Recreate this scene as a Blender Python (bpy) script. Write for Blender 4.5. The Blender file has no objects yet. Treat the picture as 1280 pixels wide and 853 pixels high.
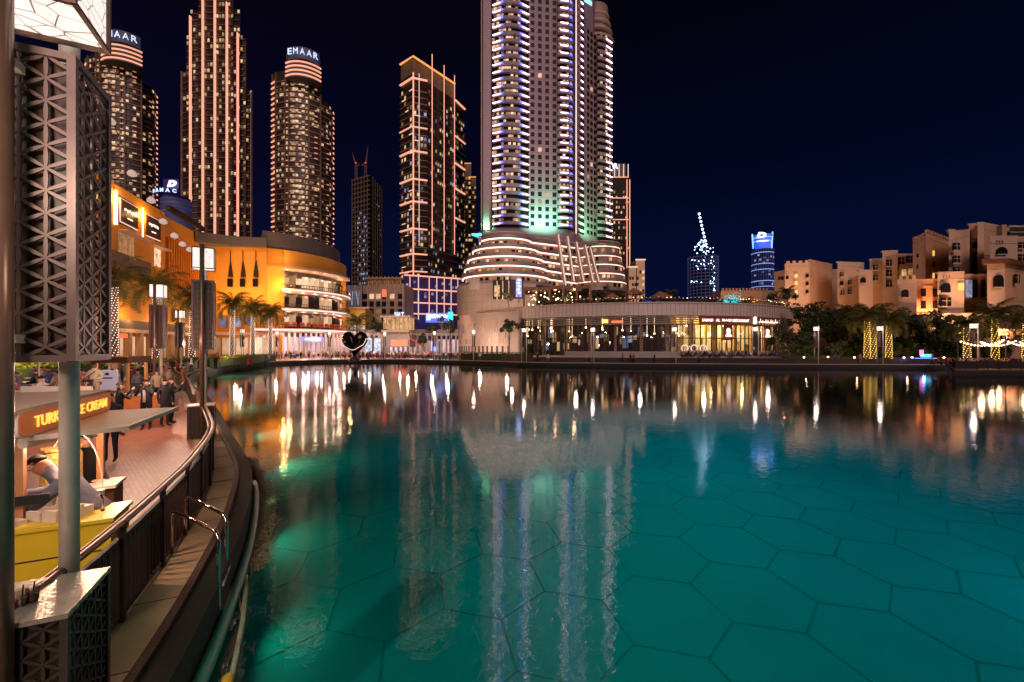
import bpy, bmesh, math, random
from mathutils import Vector, Matrix
from mathutils.geometry import tessellate_polygon
random.seed(7)
PI = math.pi
S = bpy.context.scene
COL = S.collection
F0, HZ, CZ = 530.0, 433.0, 2.95          # focal length and horizon in photo pixels, eye height above the promenade
def W(px, py, Y): return Vector(((px-640)/F0*Y, Y, CZ+(HZ-py)/F0*Y))
def XY(px, Y): return ((px-640)/F0*Y, Y)
def GP(px, py, z=0.0):
    Y = F0*(CZ-z)/(py-HZ); return Vector(((px-640)/F0*Y, Y, z))

# ------------------------------------------------------------ camera, sky, light
cam = bpy.data.cameras.new('camera'); co = bpy.data.objects.new('camera', cam); COL.objects.link(co)
cam.sensor_width = 36; cam.lens = 36*F0/1280; cam.shift_y = (HZ-426.5)/1280
co.location = (0, 0, CZ); co.rotation_euler = (PI/2, 0, 0)
cam.clip_start = 0.05; cam.clip_end = 6000
S.camera = co
w = bpy.data.worlds.new('World'); S.world = w; w.use_nodes = True
nt = w.node_tree; nt.nodes.clear()
out = nt.nodes.new('ShaderNodeOutputWorld'); bg = nt.nodes.new('ShaderNodeBackground')
tc = nt.nodes.new('ShaderNodeTexCoord'); sx = nt.nodes.new('ShaderNodeSeparateXYZ')
ad = nt.nodes.new('ShaderNodeMath'); ad.operation = 'MULTIPLY_ADD'; ad.inputs[1].default_value = 0.16
rp = nt.nodes.new('ShaderNodeValToRGB'); rp.color_ramp.interpolation = 'EASE'
e = rp.color_ramp.elements
e[0].position = 0.0; e[0].color = (0.0013, 0.0044, 0.026, 1)
e[1].position = 1.0; e[1].color = (0.0008, 0.0007, 0.0024, 1)
for p_, c_ in ((0.18, (0.0010, 0.0030, 0.019, 1)), (0.42, (0.0008, 0.0014, 0.009, 1)), (0.62, (0.0008, 0.0008, 0.0034, 1))):
    q = e.new(p_); q.color = c_
mr = nt.nodes.new('ShaderNodeMapRange'); mr.inputs[1].default_value = 0.1; mr.inputs[2].default_value = -0.75
mx = nt.nodes.new('ShaderNodeMix'); mx.data_type = 'RGBA'; mx.blend_type = 'ADD'
mx.inputs[7].default_value = (0.0014, 0.0002, 0.0008, 1)
nt.links.new(tc.outputs['Generated'], sx.inputs[0])
nt.links.new(sx.outputs['Z'], rp.inputs[0])
nt.links.new(sx.outputs['X'], mr.inputs[0]); nt.links.new(mr.outputs[0], mx.inputs[0])
nt.links.new(rp.outputs[0], mx.inputs[6]); nt.links.new(mx.outputs[2], bg.inputs[0])
bg.inputs[1].default_value = 1.0
nt.links.new(bg.outputs[0], out.inputs[0])
S.view_settings.view_transform = 'Standard'; S.view_settings.look = 'None'
S.view_settings.exposure = 0.25; S.view_settings.gamma = 1
S.render.resolution_x = 1024; S.render.resolution_y = 682
S.cycles.max_bounces = 6; S.cycles.transparent_max_bounces = 12
def aim(o, d): o.rotation_euler = Vector(d).to_track_quat('-Z', 'Y').to_euler()
sl = bpy.data.lights.new('city_fill', 'SUN'); sl.energy = 0.8; sl.angle = math.radians(30); sl.color = (1.0, 0.70, 0.64)
so = bpy.data.objects.new('city_fill', sl); COL.objects.link(so); aim(so, (-0.15, 1.0, -0.62))   # added soft fill light, placed as if from the lit tower behind the camera
def spot(loc, to, power, color, ang=90, r=0.3, blend=0.8):
    l = bpy.data.lights.new('floodlight', 'SPOT'); l.energy = power; l.color = color
    l.spot_size = math.radians(ang); l.spot_blend = blend; l.shadow_soft_size = r
    o = bpy.data.objects.new('floodlight', l); COL.objects.link(o); o.location = loc
    aim(o, Vector(to)-Vector(loc)); return o
def lamp(loc, power, color, r=0.15):
    l = bpy.data.lights.new('bulb', 'POINT'); l.energy = power; l.color = color; l.shadow_soft_size = r
    o = bpy.data.objects.new('bulb', l); COL.objects.link(o); o.location = loc; return o

# ------------------------------------------------------------ materials
MATS = {}
def mat(name, col, rough=0.6, metal=0.0, emis=None, es=0.0, var=0.15, vs=1.2, bump=0.0, bs=20, spec=None, alpha=None):
    m = bpy.data.materials.new(name); m.use_nodes = True; n = m.node_tree.nodes; L = m.node_tree.links
    b = n['Principled BSDF']; b.inputs['Roughness'].default_value = rough; b.inputs['Metallic'].default_value = metal
    if spec is not None: b.inputs['Specular IOR Level'].default_value = spec
    c = (*col, 1)
    if var > 0:
        t = n.new('ShaderNodeTexCoord'); z = n.new('ShaderNodeTexNoise'); z.inputs['Scale'].default_value = vs; z.inputs['Detail'].default_value = 4
        L.new(t.outputs['Object'], z.inputs['Vector'])
        r = n.new('ShaderNodeMix'); r.data_type = 'RGBA'
        r.inputs[6].default_value = tuple(max(0, x*(1-var*1.6)) for x in col)+(1,)
        r.inputs[7].default_value = tuple(min(1, x*(1+var*1.6)) for x in col)+(1,)
        L.new(z.outputs[0], r.inputs[0]); L.new(r.outputs[2], b.inputs['Base Color'])
        if bump > 0:
            z2 = n.new('ShaderNodeTexNoise'); z2.inputs['Scale'].default_value = bs; z2.inputs['Detail'].default_value = 3
            L.new(t.outputs['Object'], z2.inputs['Vector'])
            bp = n.new('ShaderNodeBump'); bp.inputs['Strength'].default_value = bump; bp.inputs['Distance'].default_value = 0.05
            L.new(z2.outputs[0], bp.inputs['Height']); L.new(bp.outputs[0], b.inputs['Normal'])
    else: b.inputs['Base Color'].default_value = c
    if emis:
        b.inputs['Emission Color'].default_value = (*emis, 1); b.inputs['Emission Strength'].default_value = es
        m.cycles.emission_sampling = 'NONE'
    if alpha is not None: b.inputs['Alpha'].default_value = alpha
    MATS[name] = m; return m
def lit(name, c1, c2, s0, s1, light=False):
    """lit windows: colour and strength differ from pane to pane, with a darker band of curtains and furniture"""
    m = bpy.data.materials.new(name); m.use_nodes = True; n = m.node_tree.nodes; L = m.node_tree.links
    b = n['Principled BSDF']; b.inputs['Base Color'].default_value = (0.05, 0.04, 0.03, 1); b.inputs['Roughness'].default_value = 0.2
    g = n.new('ShaderNodeNewGeometry'); oi = n.new('ShaderNodeObjectInfo')
    a = n.new('ShaderNodeMath'); a.operation = 'ADD'; fr = n.new('ShaderNodeMath'); fr.operation = 'FRACT'
    L.new(g.outputs['Random Per Island'], a.inputs[0]); L.new(oi.outputs['Random'], a.inputs[1]); L.new(a.outputs[0], fr.inputs[0])
    r = n.new('ShaderNodeMix'); r.data_type = 'RGBA'; r.inputs[6].default_value = (*c1, 1); r.inputs[7].default_value = (*c2, 1)
    L.new(fr.outputs[0], r.inputs[0]); L.new(r.outputs[2], b.inputs['Emission Color'])
    z = n.new('ShaderNodeTexNoise'); z.inputs['Scale'].default_value = 1.1
    t = n.new('ShaderNodeTexCoord'); L.new(t.outputs['Object'], z.inputs['Vector'])
    mrr = n.new('ShaderNodeMapRange'); mrr.inputs[3].default_value = s0; mrr.inputs[4].default_value = s1
    mu = n.new('ShaderNodeMath'); mu.operation = 'MULTIPLY'
    L.new(fr.outputs[0], mrr.inputs[0]); L.new(mrr.outputs[0], mu.inputs[0])
    zz = n.new('ShaderNodeMapRange'); zz.inputs[1].default_value = 0.3; zz.inputs[2].default_value = 0.6; zz.inputs[3].default_value = 0.4; zz.inputs[4].default_value = 1.2
    L.new(z.outputs[0], zz.inputs[0]); L.new(zz.outputs[0], mu.inputs[1])
    L.new(mu.outputs[0], b.inputs['Emission Strength'])
    m.cycles.emission_sampling = 'FRONT' if light else 'NONE'
    MATS[name] = m; return m
def glow(name, col, s, light=False):
    m = mat(name, (0.3, 0.3, 0.3), 0.5, 0, col, s, var=0)
    if light: m.cycles.emission_sampling = 'AUTO'
    return m

glow('peach_strip', (1.0, 0.38, 0.24), 1.0)
glow('rose_strip', (1.0, 0.50, 0.42), 0.95)
glow('amber_strip', (1.0, 0.38, 0.10), 0.9)
glow('white_strip', (1.0, 0.72, 0.58), 2.2)
glow('soft_strip', (1.0, 0.66, 0.56), 0.75)
glow('blue_dot', (0.04, 0.07, 1.0), 5.0)
glow('blue_sign', (0.15, 0.3, 1.0), 2.2)
glow('deep_blue_light', (0.01, 0.10, 0.9), 0.8)
glow('cyan_light', (0.02, 0.6, 0.75), 1.6)
glow('white_sign', (0.75, 0.85, 1.0), 2.0)
glow('warm_sign', (1.0, 0.75, 0.6), 1.6)
glow('red_sign', (1.0, 0.08, 0.03), 1.4)
glow('orange_letters', (1.0, 0.42, 0.04), 1.5)
glow('star_light', (0.45, 0.7, 1.0), 5.0)
glow('bulb_glow', (1.0, 0.62, 0.32), 6.0)
glow('fairy_glow', (1.0, 0.72, 0.62), 2.6)
glow('fairy_gold', (1.0, 0.60, 0.10), 3.5)
glow('aviation_red', (1.0, 0.05, 0.02), 1.5)
lit('window_warm', (1, 0.50, 0.20), (1, 0.70, 0.40), 0.04, 0.75)
lit('window_amber', (1, 0.42, 0.12), (1, 0.62, 0.3), 0.12, 0.7)
lit('window_cool', (0.25, 0.4, 0.75), (0.6, 0.65, 0.9), 0.08, 0.45)
lit('window_soft', (1, 0.48, 0.20), (1, 0.66, 0.42), 0.10, 0.85)
mat('dark_glass', (0.012, 0.011, 0.013), 0.4, 0.0, var=0.3, vs=0.2, spec=0.15)
mat('tower_brown', (0.085, 0.045, 0.035), 0.4, var=0.3, vs=0.1)
mat('slab_pink', (0.45, 0.28, 0.23), 0.6, var=0.2, vs=0.3)
mat('slab_tan', (0.30, 0.20, 0.13), 0.6, var=0.2, vs=0.3)
mat('slab_grey', (0.16, 0.13, 0.13), 0.6, var=0.25, vs=0.3)
mat('slab_raw', (0.24, 0.17, 0.14), 0.8, var=0.25, vs=0.3)
mat('tile_mauve', (0.42, 0.29, 0.34), 0.55, var=0.08, vs=0.3)
mat('podium_stone', (0.62, 0.47, 0.38), 0.6, var=0.1, vs=0.25)
mat('podium_metal', (0.35, 0.30, 0.29), 0.4, 0.3, var=0.15, vs=0.4)
mat('roof_grey', (0.13, 0.105, 0.10), 0.6, var=0.2, vs=0.1)
mat('roof_dark', (0.03, 0.025, 0.024), 0.7, var=0.2, vs=0.2)
mat('mall_orange', (0.85, 0.36, 0.045), 0.6, var=0.12, vs=0.12)
mat('mall_stone', (0.55, 0.36, 0.22), 0.6, var=0.12, vs=0.3)
mat('palace_sand', (0.60, 0.36, 0.22), 0.8, var=0.10, vs=0.25, bump=0.3, bs=6)
mat('palace_pale', (0.66, 0.46, 0.34), 0.8, var=0.10, vs=0.25, bump=0.3, bs=6)
mat('dark_frame', (0.02, 0.016, 0.014), 0.5, var=0.2)
mat('brown_metal', (0.11, 0.06, 0.042), 0.35, 0.6, var=0.2, vs=5)
mat('steel', (0.78, 0.70, 0.60), 0.38, 0.2, var=0.12, vs=6, bump=0.05, bs=60)
mat('chrome', (0.7, 0.65, 0.6), 0.12, 1.0, var=0.05)
mat('lattice_steel', (0.17, 0.112, 0.105), 0.35, 0.5, var=0.15, vs=6)
mat('lattice_core', (0.07, 0.035, 0.025), 0.3, var=0.3, vs=3)
mat('hedge_leaf', (0.05, 0.075, 0.012), 0.6, var=0.35, vs=3)
mat('tree_leaf', (0.045, 0.055, 0.016), 0.6, var=0.35, vs=1)
mat('palm_leaf', (0.11, 0.10, 0.02), 0.5, var=0.35, vs=1)
mat('bark', (0.16, 0.10, 0.06), 0.85, var=0.3, vs=3, bump=0.6, bs=8)
mat('grass_green', (0.03, 0.045, 0.012), 0.9, var=0.3, vs=1)

# ------------------------------------------------------------ mesh helper
class MB:
    def __init__(s): s.v = []; s.f = []; s.m = []; s.mi = 0
    def add(s, vs, fs):
        o = len(s.v); s.v += [tuple(v) for v in vs]; s.f += [tuple(i+o for i in f) for f in fs]; s.m += [s.mi]*len(fs); return s
    def box(s, c, d, a=0.0):
        hx, hy, hz = d[0]/2, d[1]/2, d[2]/2; ca, sa = math.cos(a), math.sin(a); vs = []
        for z in (-hz, hz):
            for x, y in ((-hx, -hy), (hx, -hy), (hx, hy), (-hx, hy)):
                vs.append((c[0]+x*ca-y*sa, c[1]+x*sa+y*ca, c[2]+z))
        return s.add(vs, [(0, 3, 2, 1), (4, 5, 6, 7), (0, 1, 5, 4), (1, 2, 6, 5), (2, 3, 7, 6), (3, 0, 4, 7)])
    def prism(s, poly, z0, z1):
        n = len(poly); vs = [(p[0], p[1], z0) for p in poly]+[(p[0], p[1], z1) for p in poly]
        fs = [(i, (i+1) % n, n+(i+1) % n, n+i) for i in range(n)]
        tri = tessellate_polygon([[Vector((p[0], p[1], 0)) for p in poly]])
        for t in tri: fs.append(tuple(t)); fs.append(tuple(n+i for i in reversed(t)))
        return s.add(vs, fs)
    def bar(s, p, q, w, h=None):
        p = Vector(p); q = Vector(q); h = h or w; d = (q-p)
        if d.length < 1e-6: return s
        d.normalize(); u = d.cross(Vector((0, 0, 1)))
        u = u.normalized() if u.length > 1e-3 else Vector((1, 0, 0)); v = u.cross(d)
        vs = [e+u*a*w/2+v*b*h/2 for e in (p, q) for a, b in ((-1, -1), (1, -1), (1, 1), (-1, 1))]
        return s.add(vs, [(0, 3, 2, 1), (4, 5, 6, 7), (0, 1, 5, 4), (1, 2, 6, 5), (2, 3, 7, 6), (3, 0, 4, 7)])
    def tube(s, pts, r, n=8, cap=True):
        pts = [Vector(p) for p in pts]; rr = r if isinstance(r, (list, tuple)) else [r]*len(pts); vs = []; u = None
        for i, p in enumerate(pts):
            d = (pts[min(i+1, len(pts)-1)]-pts[max(i-1, 0)]).normalized()
            if u is None: u = d.orthogonal().normalized()
            else:
                u = u-d*u.dot(d); u = u.normalized() if u.length > 1e-6 else d.orthogonal().normalized()
            v = d.cross(u)
            for k in range(n):
                a = 2*PI*k/n; vs.append(p+(u*math.cos(a)+v*math.sin(a))*rr[i])
        fs = [(i*n+k, i*n+(k+1) % n, (i+1)*n+(k+1) % n, (i+1)*n+k) for i in range(len(pts)-1) for k in range(n)]
        if cap: fs += [tuple(range(n-1, -1, -1)), tuple((len(pts)-1)*n+k for k in range(n))]
        return s.add(vs, fs)
    def lathe(s, c, prof, n=16):
        vs = [(c[0]+r*math.cos(2*PI*k/n), c[1]+r*math.sin(2*PI*k/n), c[2]+z) for r, z in prof for k in range(n)]
        fs = [(i*n+k, i*n+(k+1) % n, (i+1)*n+(k+1) % n, (i+1)*n+k) for i in range(len(prof)-1) for k in range(n)]
        fs += [tuple(range(n-1, -1, -1)), tuple((len(prof)-1)*n+k for k in range(n))]
        return s.add(vs, fs)
    def ball(s, c, r, n=8):
        prof = [(max(1e-4, r*math.sin(PI*i/n)), -r*math.cos(PI*i/n)) for i in range(n+1)]
        return s.lathe(c, prof, n+2)
    def band(s, path, z0, z1, t):
        """a wall following an open xy path, thickness t to its left; z0/z1 numbers or lists"""
        n = len(path); P = [Vector((p[0], p[1])) for p in path]; vs = []
        z0 = z0 if isinstance(z0, (list, tuple)) else [z0]*n; z1 = z1 if isinstance(z1, (list, tuple)) else [z1]*n
        for i in range(n):
            d = (P[min(i+1, n-1)]-P[max(i-1, 0)]).normalized(); m = Vector((-d.y, d.x))
            q = P[i]+m*t
            vs += [(P[i].x, P[i].y, z0[i]), (P[i].x, P[i].y, z1[i]), (q.x, q.y, z1[i]), (q.x, q.y, z0[i])]
        fs = []
        for i in range(n-1):
            a, b = i*4, i*4+4
            fs += [(a, b, b+1, a+1), (a+1, b+1, b+2, a+2), (a+2, b+2, b+3, a+3), (a+3, b+3, b, a)]
        fs += [(0, 1, 2, 3), ((n-1)*4+3, (n-1)*4+2, (n-1)*4+1, (n-1)*4)]
        return s.add(vs, fs)
    def build(s, name, m, parent=None, smooth=False):
        me = bpy.data.meshes.new(name); ox = Vector((0, 0, 0))
        if parent is not None: ox = parent.location if parent.parent is None else parent.location+parent.parent.location
        me.from_pydata([(v[0]-ox.x, v[1]-ox.y, v[2]-ox.z) for v in s.v], [], s.f)
        for q in (m if isinstance(m, (list, tuple)) else [m]): me.materials.append(MATS[q] if isinstance(q, str) else q)
        if len(me.materials) > 1: me.polygons.foreach_set('material_index', s.m)
        bm = bmesh.new(); bm.from_mesh(me); bmesh.ops.recalc_face_normals(bm, faces=bm.faces); bm.to_mesh(me); bm.free()
        if smooth: me.polygons.foreach_set('use_smooth', [True]*len(me.polygons))
        me.update()
        o = bpy.data.objects.new(name, me); COL.objects.link(o)
        if parent is not None: o.parent = parent
        return o
def tag(o, label=None, cat=None, group=None, kind=None):
    if label: o['label'] = label
    if cat: o['category'] = cat
    if group: o['group'] = group
    if kind: o['kind'] = kind
    return o
def thing(name, loc, label, cat, group=None, rz=0):
    o = bpy.data.objects.new(name, None); COL.objects.link(o); o.location = loc; o.rotation_euler = (0, 0, rz)
    o.empty_display_size = 0.3
    return tag(o, label, cat, group)
UNIT = {}
def unit(m):
    if m not in UNIT:
        b = MB().box((0, 0, 0), (1, 1, 1)); me = bpy.data.meshes.new('box_'+m)
        me.from_pydata(b.v, [], b.f); me.materials.append(MATS[m]); UNIT[m] = me
    return UNIT[m]
def reps(root, name, m, items, cap=98):
    """items: (centre, size, angle). The largest first: up to cap of them parts of their own, the rest one stuff part"""
    if not items: return
    items = sorted(items, key=lambda t: -(t[1][0]*t[1][2])/(t[0][0]**2+t[0][1]**2))
    for c, d, a in items[:cap]:
        o = bpy.data.objects.new(name, unit(m)); COL.objects.link(o); o.parent = root
        o.location = Vector(c)-root.location; o.rotation_euler = (0, 0, a); o.scale = d
    rest = items[cap:]
    if rest:
        b = MB()
        for c, d, a in rest: b.box(c, d, a)
        tag(b.build(name, m, root), kind='stuff')
def dup(root, loc, rz=0, label=None, sc=None):
    r = root.copy(); COL.objects.link(r); r.location = loc; r.rotation_euler = (0, 0, rz)
    if label: r['label'] = label
    if sc: r.scale = (sc, sc, sc)
    for ch in list(root.children):
        c = ch.copy(); COL.objects.link(c); c.parent = r
        for g in list(ch.children):
            d = g.copy(); COL.objects.link(d); d.parent = c
    return r
def spline(pts, k=6):
    P = [Vector(p) for p in pts]; o = []
    for i in range(len(P)-1):
        a, b, c, d = P[max(i-1, 0)], P[i], P[i+1], P[min(i+2, len(P)-1)]
        for j in range(k):
            t = j/k
            o.append(0.5*((2*b)+(c-a)*t+(2*a-5*b+4*c-d)*t*t+(3*b-a-3*c+d)*t**3))
    o.append(P[-1]); return o
FONTS = {}
def text_mesh(s, size, ext=0.05, bold=0.0):
    c = bpy.data.curves.new('t', 'FONT'); c.body = s; c.size = size; c.extrude = ext; c.offset = bold; c.align_x = 'CENTER'; c.resolution_u = 2
    o = bpy.data.objects.new('t', c); COL.objects.link(o)
    dg = bpy.context.evaluated_depsgraph_get(); dg.update()
    me = bpy.data.meshes.new_from_object(o.evaluated_get(dg)); bpy.data.objects.remove(o); return me
def sign_text(root, s, p, u, height, m, name='lettering', ext=0.03, bold=0.0, width=None, lean=0.0):
    """upright lettering centred on p, reading along the horizontal direction u"""
    me = text_mesh(s, 1.0, 0.02, bold); xs = [v.co.x for v in me.vertices]; ys = [v.co.y for v in me.vertices]
    h = max(ys)-min(ys) or 1; k = height/h; wd = max(xs)-min(xs) or 1; kx = (width/wd) if width else k
    u = Vector(u).normalized(); n = Vector((u.y, -u.x, 0)); p = Vector(p); cx = (max(xs)+min(xs))/2; cy = (max(ys)+min(ys))/2
    base = root.location+(root.parent.location if root.parent else Vector((0, 0, 0)))
    for v in me.vertices:
        x, y, z = v.co
        q = p+u*((x-cx)*kx)+Vector((0, 0, 1))*((y-cy)*k)+n*(z*ext/0.02)+Vector((u.x, u.y, 0))*(y-cy)*lean*k
        v.co = q-base
    me.materials.clear(); me.materials.append(MATS[m])
    o = bpy.data.objects.new(name, me); COL.objects.link(o); o.parent = root; return o
# ------------------------------------------------------------ pool, ground, water
def along(path, s):
    P = [Vector(p) for p in path]; ls = [(P[i+1]-P[i]).length for i in range(len(P)-1)]; t = s*sum(ls)
    for i, l in enumerate(ls):
        if t <= l+1e-6 or i == len(ls)-1:
            d = (P[i+1]-P[i]).normalized(); return P[i]+d*t, math.atan2(d.y, d.x), Vector((d.y, -d.x))
        t -= l
shore = [(-2.35, -14), (-2.4, -4), (-2.55, 0), (-2.85, 2.0), (-3.43, 3.79), (-4.16, 5.54), (-5.1, 7.5), (-6.55, 10), (-8.2, 12.2), (-9.95, 14.4), (-14, 19.6), (-20, 27),
         (-27, 35), (-35.6, 47), (-43.3, 62.7), (-46.3, 78), (-40.4, 91), (-24, 94), (-5, 83.5), (6, 75.5), (34, 69.7), (61, 67.2), (95, 64)]
SH = [(p.x, p.y) for p in spline([(x, y, 0) for x, y in shore], 6)]
pool = SH+[(140, 50), (150, 0), (110, -14)]
outer = [(-1800, -60), (1800, -60), (1800, 2500), (-1800, 2500)]
def sheet(name, m, loops, z, kind='structure'):
    L = [[Vector((x, y, 0)) for x, y in l] for l in loops]; flat = [p for l in L for p in l]
    b = MB().add([(p.x, p.y, z) for p in flat], [tuple(t) for t in tessellate_polygon(L)])
    o = b.build(name, m)
    bm = bmesh.new(); bm.from_mesh(o.data)
    bmesh.ops.reverse_faces(bm, faces=[f for f in bm.faces if f.normal.z < 0]); bm.to_mesh(o.data); bm.free()
    return tag(o, kind=kind)

def pave_mat():
    m = bpy.data.materials.new('paving_brick'); m.use_nodes = True; n = m.node_tree.nodes; L = m.node_tree.links; b = n['Principled BSDF']
    t = n.new('ShaderNodeTexCoord'); mp = n.new('ShaderNodeMapping'); mp.inputs['Rotation'].default_value = (0, 0, 0.75)
    br = n.new('ShaderNodeTexBrick'); br.inputs['Scale'].default_value = 4.6; br.inputs['Mortar Size'].default_value = 0.02
    br.inputs['Color1'].default_value = (0.34, 0.105, 0.065, 1); br.inputs['Color2'].default_value = (0.40, 0.155, 0.095, 1); br.inputs['Mortar'].default_value = (0.13, 0.075, 0.055, 1)
    br.inputs['Bias'].default_value = 0.1; br.inputs['Brick Width'].default_value = 0.75; br.inputs['Row Height'].default_value = 0.4
    z = n.new('ShaderNodeTexNoise'); z.inputs['Scale'].default_value = 0.8; z.inputs['Detail'].default_value = 6
    mx = n.new('ShaderNodeMix'); mx.data_type = 'RGBA'; mx.blend_type = 'MULTIPLY'; mx.inputs[0].default_value = 0.6
    cr = n.new('ShaderNodeValToRGB'); cr.color_ramp.elements[0].position = 0.3; cr.color_ramp.elements[0].color = (0.5, 0.45, 0.42, 1); cr.color_ramp.elements[1].position = 0.65
    L.new(t.outputs['Object'], mp.inputs[0]); L.new(mp.outputs[0], br.inputs[0]); L.new(t.outputs['Object'], z.inputs[0]); L.new(z.outputs[0], cr.inputs[0])
    L.new(br.outputs[0], mx.inputs[6]); L.new(cr.outputs[0], mx.inputs[7]); L.new(mx.outputs[2], b.inputs[0])
    b.inputs['Roughness'].default_value = 0.42
    bp = n.new('ShaderNodeBump'); bp.inputs['Strength'].default_value = 0.5; bp.inputs['Distance'].default_value = 0.01
    L.new(br.outputs['Fac'], bp.inputs['Height']); bp.invert = True; L.new(bp.outputs[0], b.inputs['Normal'])
    MATS['paving_brick'] = m
pave_mat()
mat('ground_dark', (0.06, 0.05, 0.045), 0.8, var=0.3, vs=0.1)
mat('coping_stone', (0.20, 0.13, 0.09), 0.6, var=0.25, vs=1.5, bump=0.3, bs=10)
mat('kerb_pale', (0.42, 0.27, 0.20), 0.6, var=0.2, vs=0.8)
mat('ledge_stone', (0.50, 0.40, 0.25), 0.5, var=0.22, vs=1.2, bump=0.1, bs=10)
mat('ledge_rim', (0.075, 0.038, 0.028), 0.55, var=0.35, vs=4, bump=0.6, bs=30)
mat('pool_wall', (0.010, 0.012, 0.010), 0.7, var=0.4, vs=1.2)
mat('pool_joint', (0.005, 0.33, 0.36), 0.7, var=0.3, vs=1)
mat('pool_tile', (0.006, 0.50, 0.62), 0.5, var=0.20, vs=0.22)
sheet('ground', 'ground_dark', [outer, pool], -0.02)
# promenade paving: a strip along the near and left shore, wide plaza on the left
inn = lambda i0, i1, d: [tuple(Vector(SH[i])+Vector((-(Vector(SH[min(i+1, len(SH)-1)])-Vector(SH[i-1])).normalized().y, (Vector(SH[min(i+1, len(SH)-1)])-Vector(SH[i-1])).normalized().x))*d) for i in range(i0, i1)]
pl = [SH[0]]+inn(1, 57, 0.70)+SH[62:110]+[(-24, 106), (-60, 130), (-100, 130), (-95, 60), (-80, 20), (-40, -14)]
sheet('promenade_paving', 'paving_brick', [pl], -0.012)
# pool wall, floor, joints, water
wl = MB().band(pool+[pool[0]], -1.6, -0.03, -0.35); tag(wl.build('pool_wall', 'pool_wall'), kind='structure')
sheet('pool_floor', 'pool_tile', [pool], -1.5)
ox, oy = -1.397, 8.273; ed = Vector((0.237, -1.101)); er = Vector((0.762, 0.801)); el = Vector((-0.989, 0.278)); uu = er-el; ww = ed-el
b = MB()
def inside(x, y):
    c = False; n = len(pool); j = n-1
    for i in range(n):
        xi, yi = pool[i]; xj, yj = pool[j]
        if (yi > y) != (yj > y) and x < (xj-xi)*(y-yi)/(yj-yi)+xi: c = not c
        j = i
    return c
for i in range(-45, 46):
    for j in range(-45, 46):
        T = Vector((ox, oy))+uu*i+ww*j
        if T.y > 62 or T.y < -2 or not inside(T.x, T.y): continue
        for d in (ed, er, el):
            q = T+d; nn = Vector((-d.y, d.x)).normalized()*0.017
            b.add([(T.x+nn.x, T.y+nn.y, -1.494), (T.x-nn.x, T.y-nn.y, -1.494), (q.x-nn.x, q.y-nn.y, -1.494), (q.x+nn.x, q.y+nn.y, -1.494)], [(0, 1, 2, 3)])
tag(b.build('pool_floor_joints', 'pool_joint'), kind='structure')
def water_mat():
    m = bpy.data.materials.new('lake_water'); m.use_nodes = True; n = m.node_tree.nodes; L = m.node_tree.links; n.clear()
    o = n.new('ShaderNodeOutputMaterial'); mix = n.new('ShaderNodeMixShader'); tr = n.new('ShaderNodeBsdfTransparent'); gl = n.new('ShaderNodeBsdfGlossy')
    tr.inputs[0].default_value = (0.72, 0.93, 0.95, 1); gl.inputs['Roughness'].default_value = 0.008
    fr = n.new('ShaderNodeFresnel'); fr.inputs[0].default_value = 1.62
    t = n.new('ShaderNodeTexCoord'); mp = n.new('ShaderNodeMapping'); mp.inputs['Scale'].default_value = (1.0, 1.0, 1.0)
    z1 = n.new('ShaderNodeTexNoise'); z1.inputs['Scale'].default_value = 4.6; z1.inputs['Detail'].default_value = 3; z1.inputs['Roughness'].default_value = 0.55; z1.inputs['Distortion'].default_value = 0.8
    z2 = n.new('ShaderNodeTexNoise'); z2.inputs['Scale'].default_value = 0.45; z2.inputs['Detail'].default_value = 2
    a = n.new('ShaderNodeMath'); a.operation = 'MULTIPLY_ADD'; a.inputs[1].default_value = 1.6
    bp = n.new('ShaderNodeBump'); bp.inputs['Strength'].default_value = 1.0; bp.inputs['Distance'].default_value = 0.0030
    L.new(t.outputs['Object'], mp.inputs[0]); L.new(mp.outputs[0], z1.inputs['Vector']); L.new(mp.outputs[0], z2.inputs['Vector'])
    L.new(z2.outputs[0], a.inputs[0]); L.new(z1.outputs[0], a.inputs[2]); L.new(a.outputs[0], bp.inputs['Height'])
    L.new(bp.outputs[0], gl.inputs['Normal'])
    L.new(fr.outputs[0], mix.inputs[0]); L.new(tr.outputs[0], mix.inputs[1]); L.new(gl.outputs[0], mix.inputs[2]); L.new(mix.outputs[0], o.inputs[0])
    MATS['lake_water'] = m
water_mat()
sheet('lake_water', 'lake_water', [pool], -0.6)
# underwater floodlights by the near wall; unseen ones added rightwards to brighten the floor
for x, y, pw, c in ((-1.0, 1.6, 40, (0.25, 1, 0.55)), (-2.6, 3.6, 9, (0.2, 1, 0.45)), (-3.9, 6.2, 12, (0.2, 1, 0.45)), (-5.6, 9.4, 18, (0.2, 1, 0.45)), (1.5, 0.5, 60, (0.15, 0.9, 0.6)), (5, 1.6, 50, (0.1, 0.8, 0.7)), (9, 4.2, 70, (0.08, 0.6, 0.8)), (15, 9.0, 110, (0.06, 0.5, 0.8)), (24, 17, 200, (0.05, 0.45, 0.8)), (36, 27, 300, (0.05, 0.45, 0.8)), (-8.8, 15.5, 50, (0.3, 1, 0.4)), (-13, 21, 50, (0.4, 1, 0.4)), (-20, 30, 60, (0.4, 1, 0.4))):
    spot((x, y, -0.75), (x+2, y+0.7*(1 if x < 0 else 2), -1.0), pw*1.1, c, 150, 0.03, 0.5)
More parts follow.
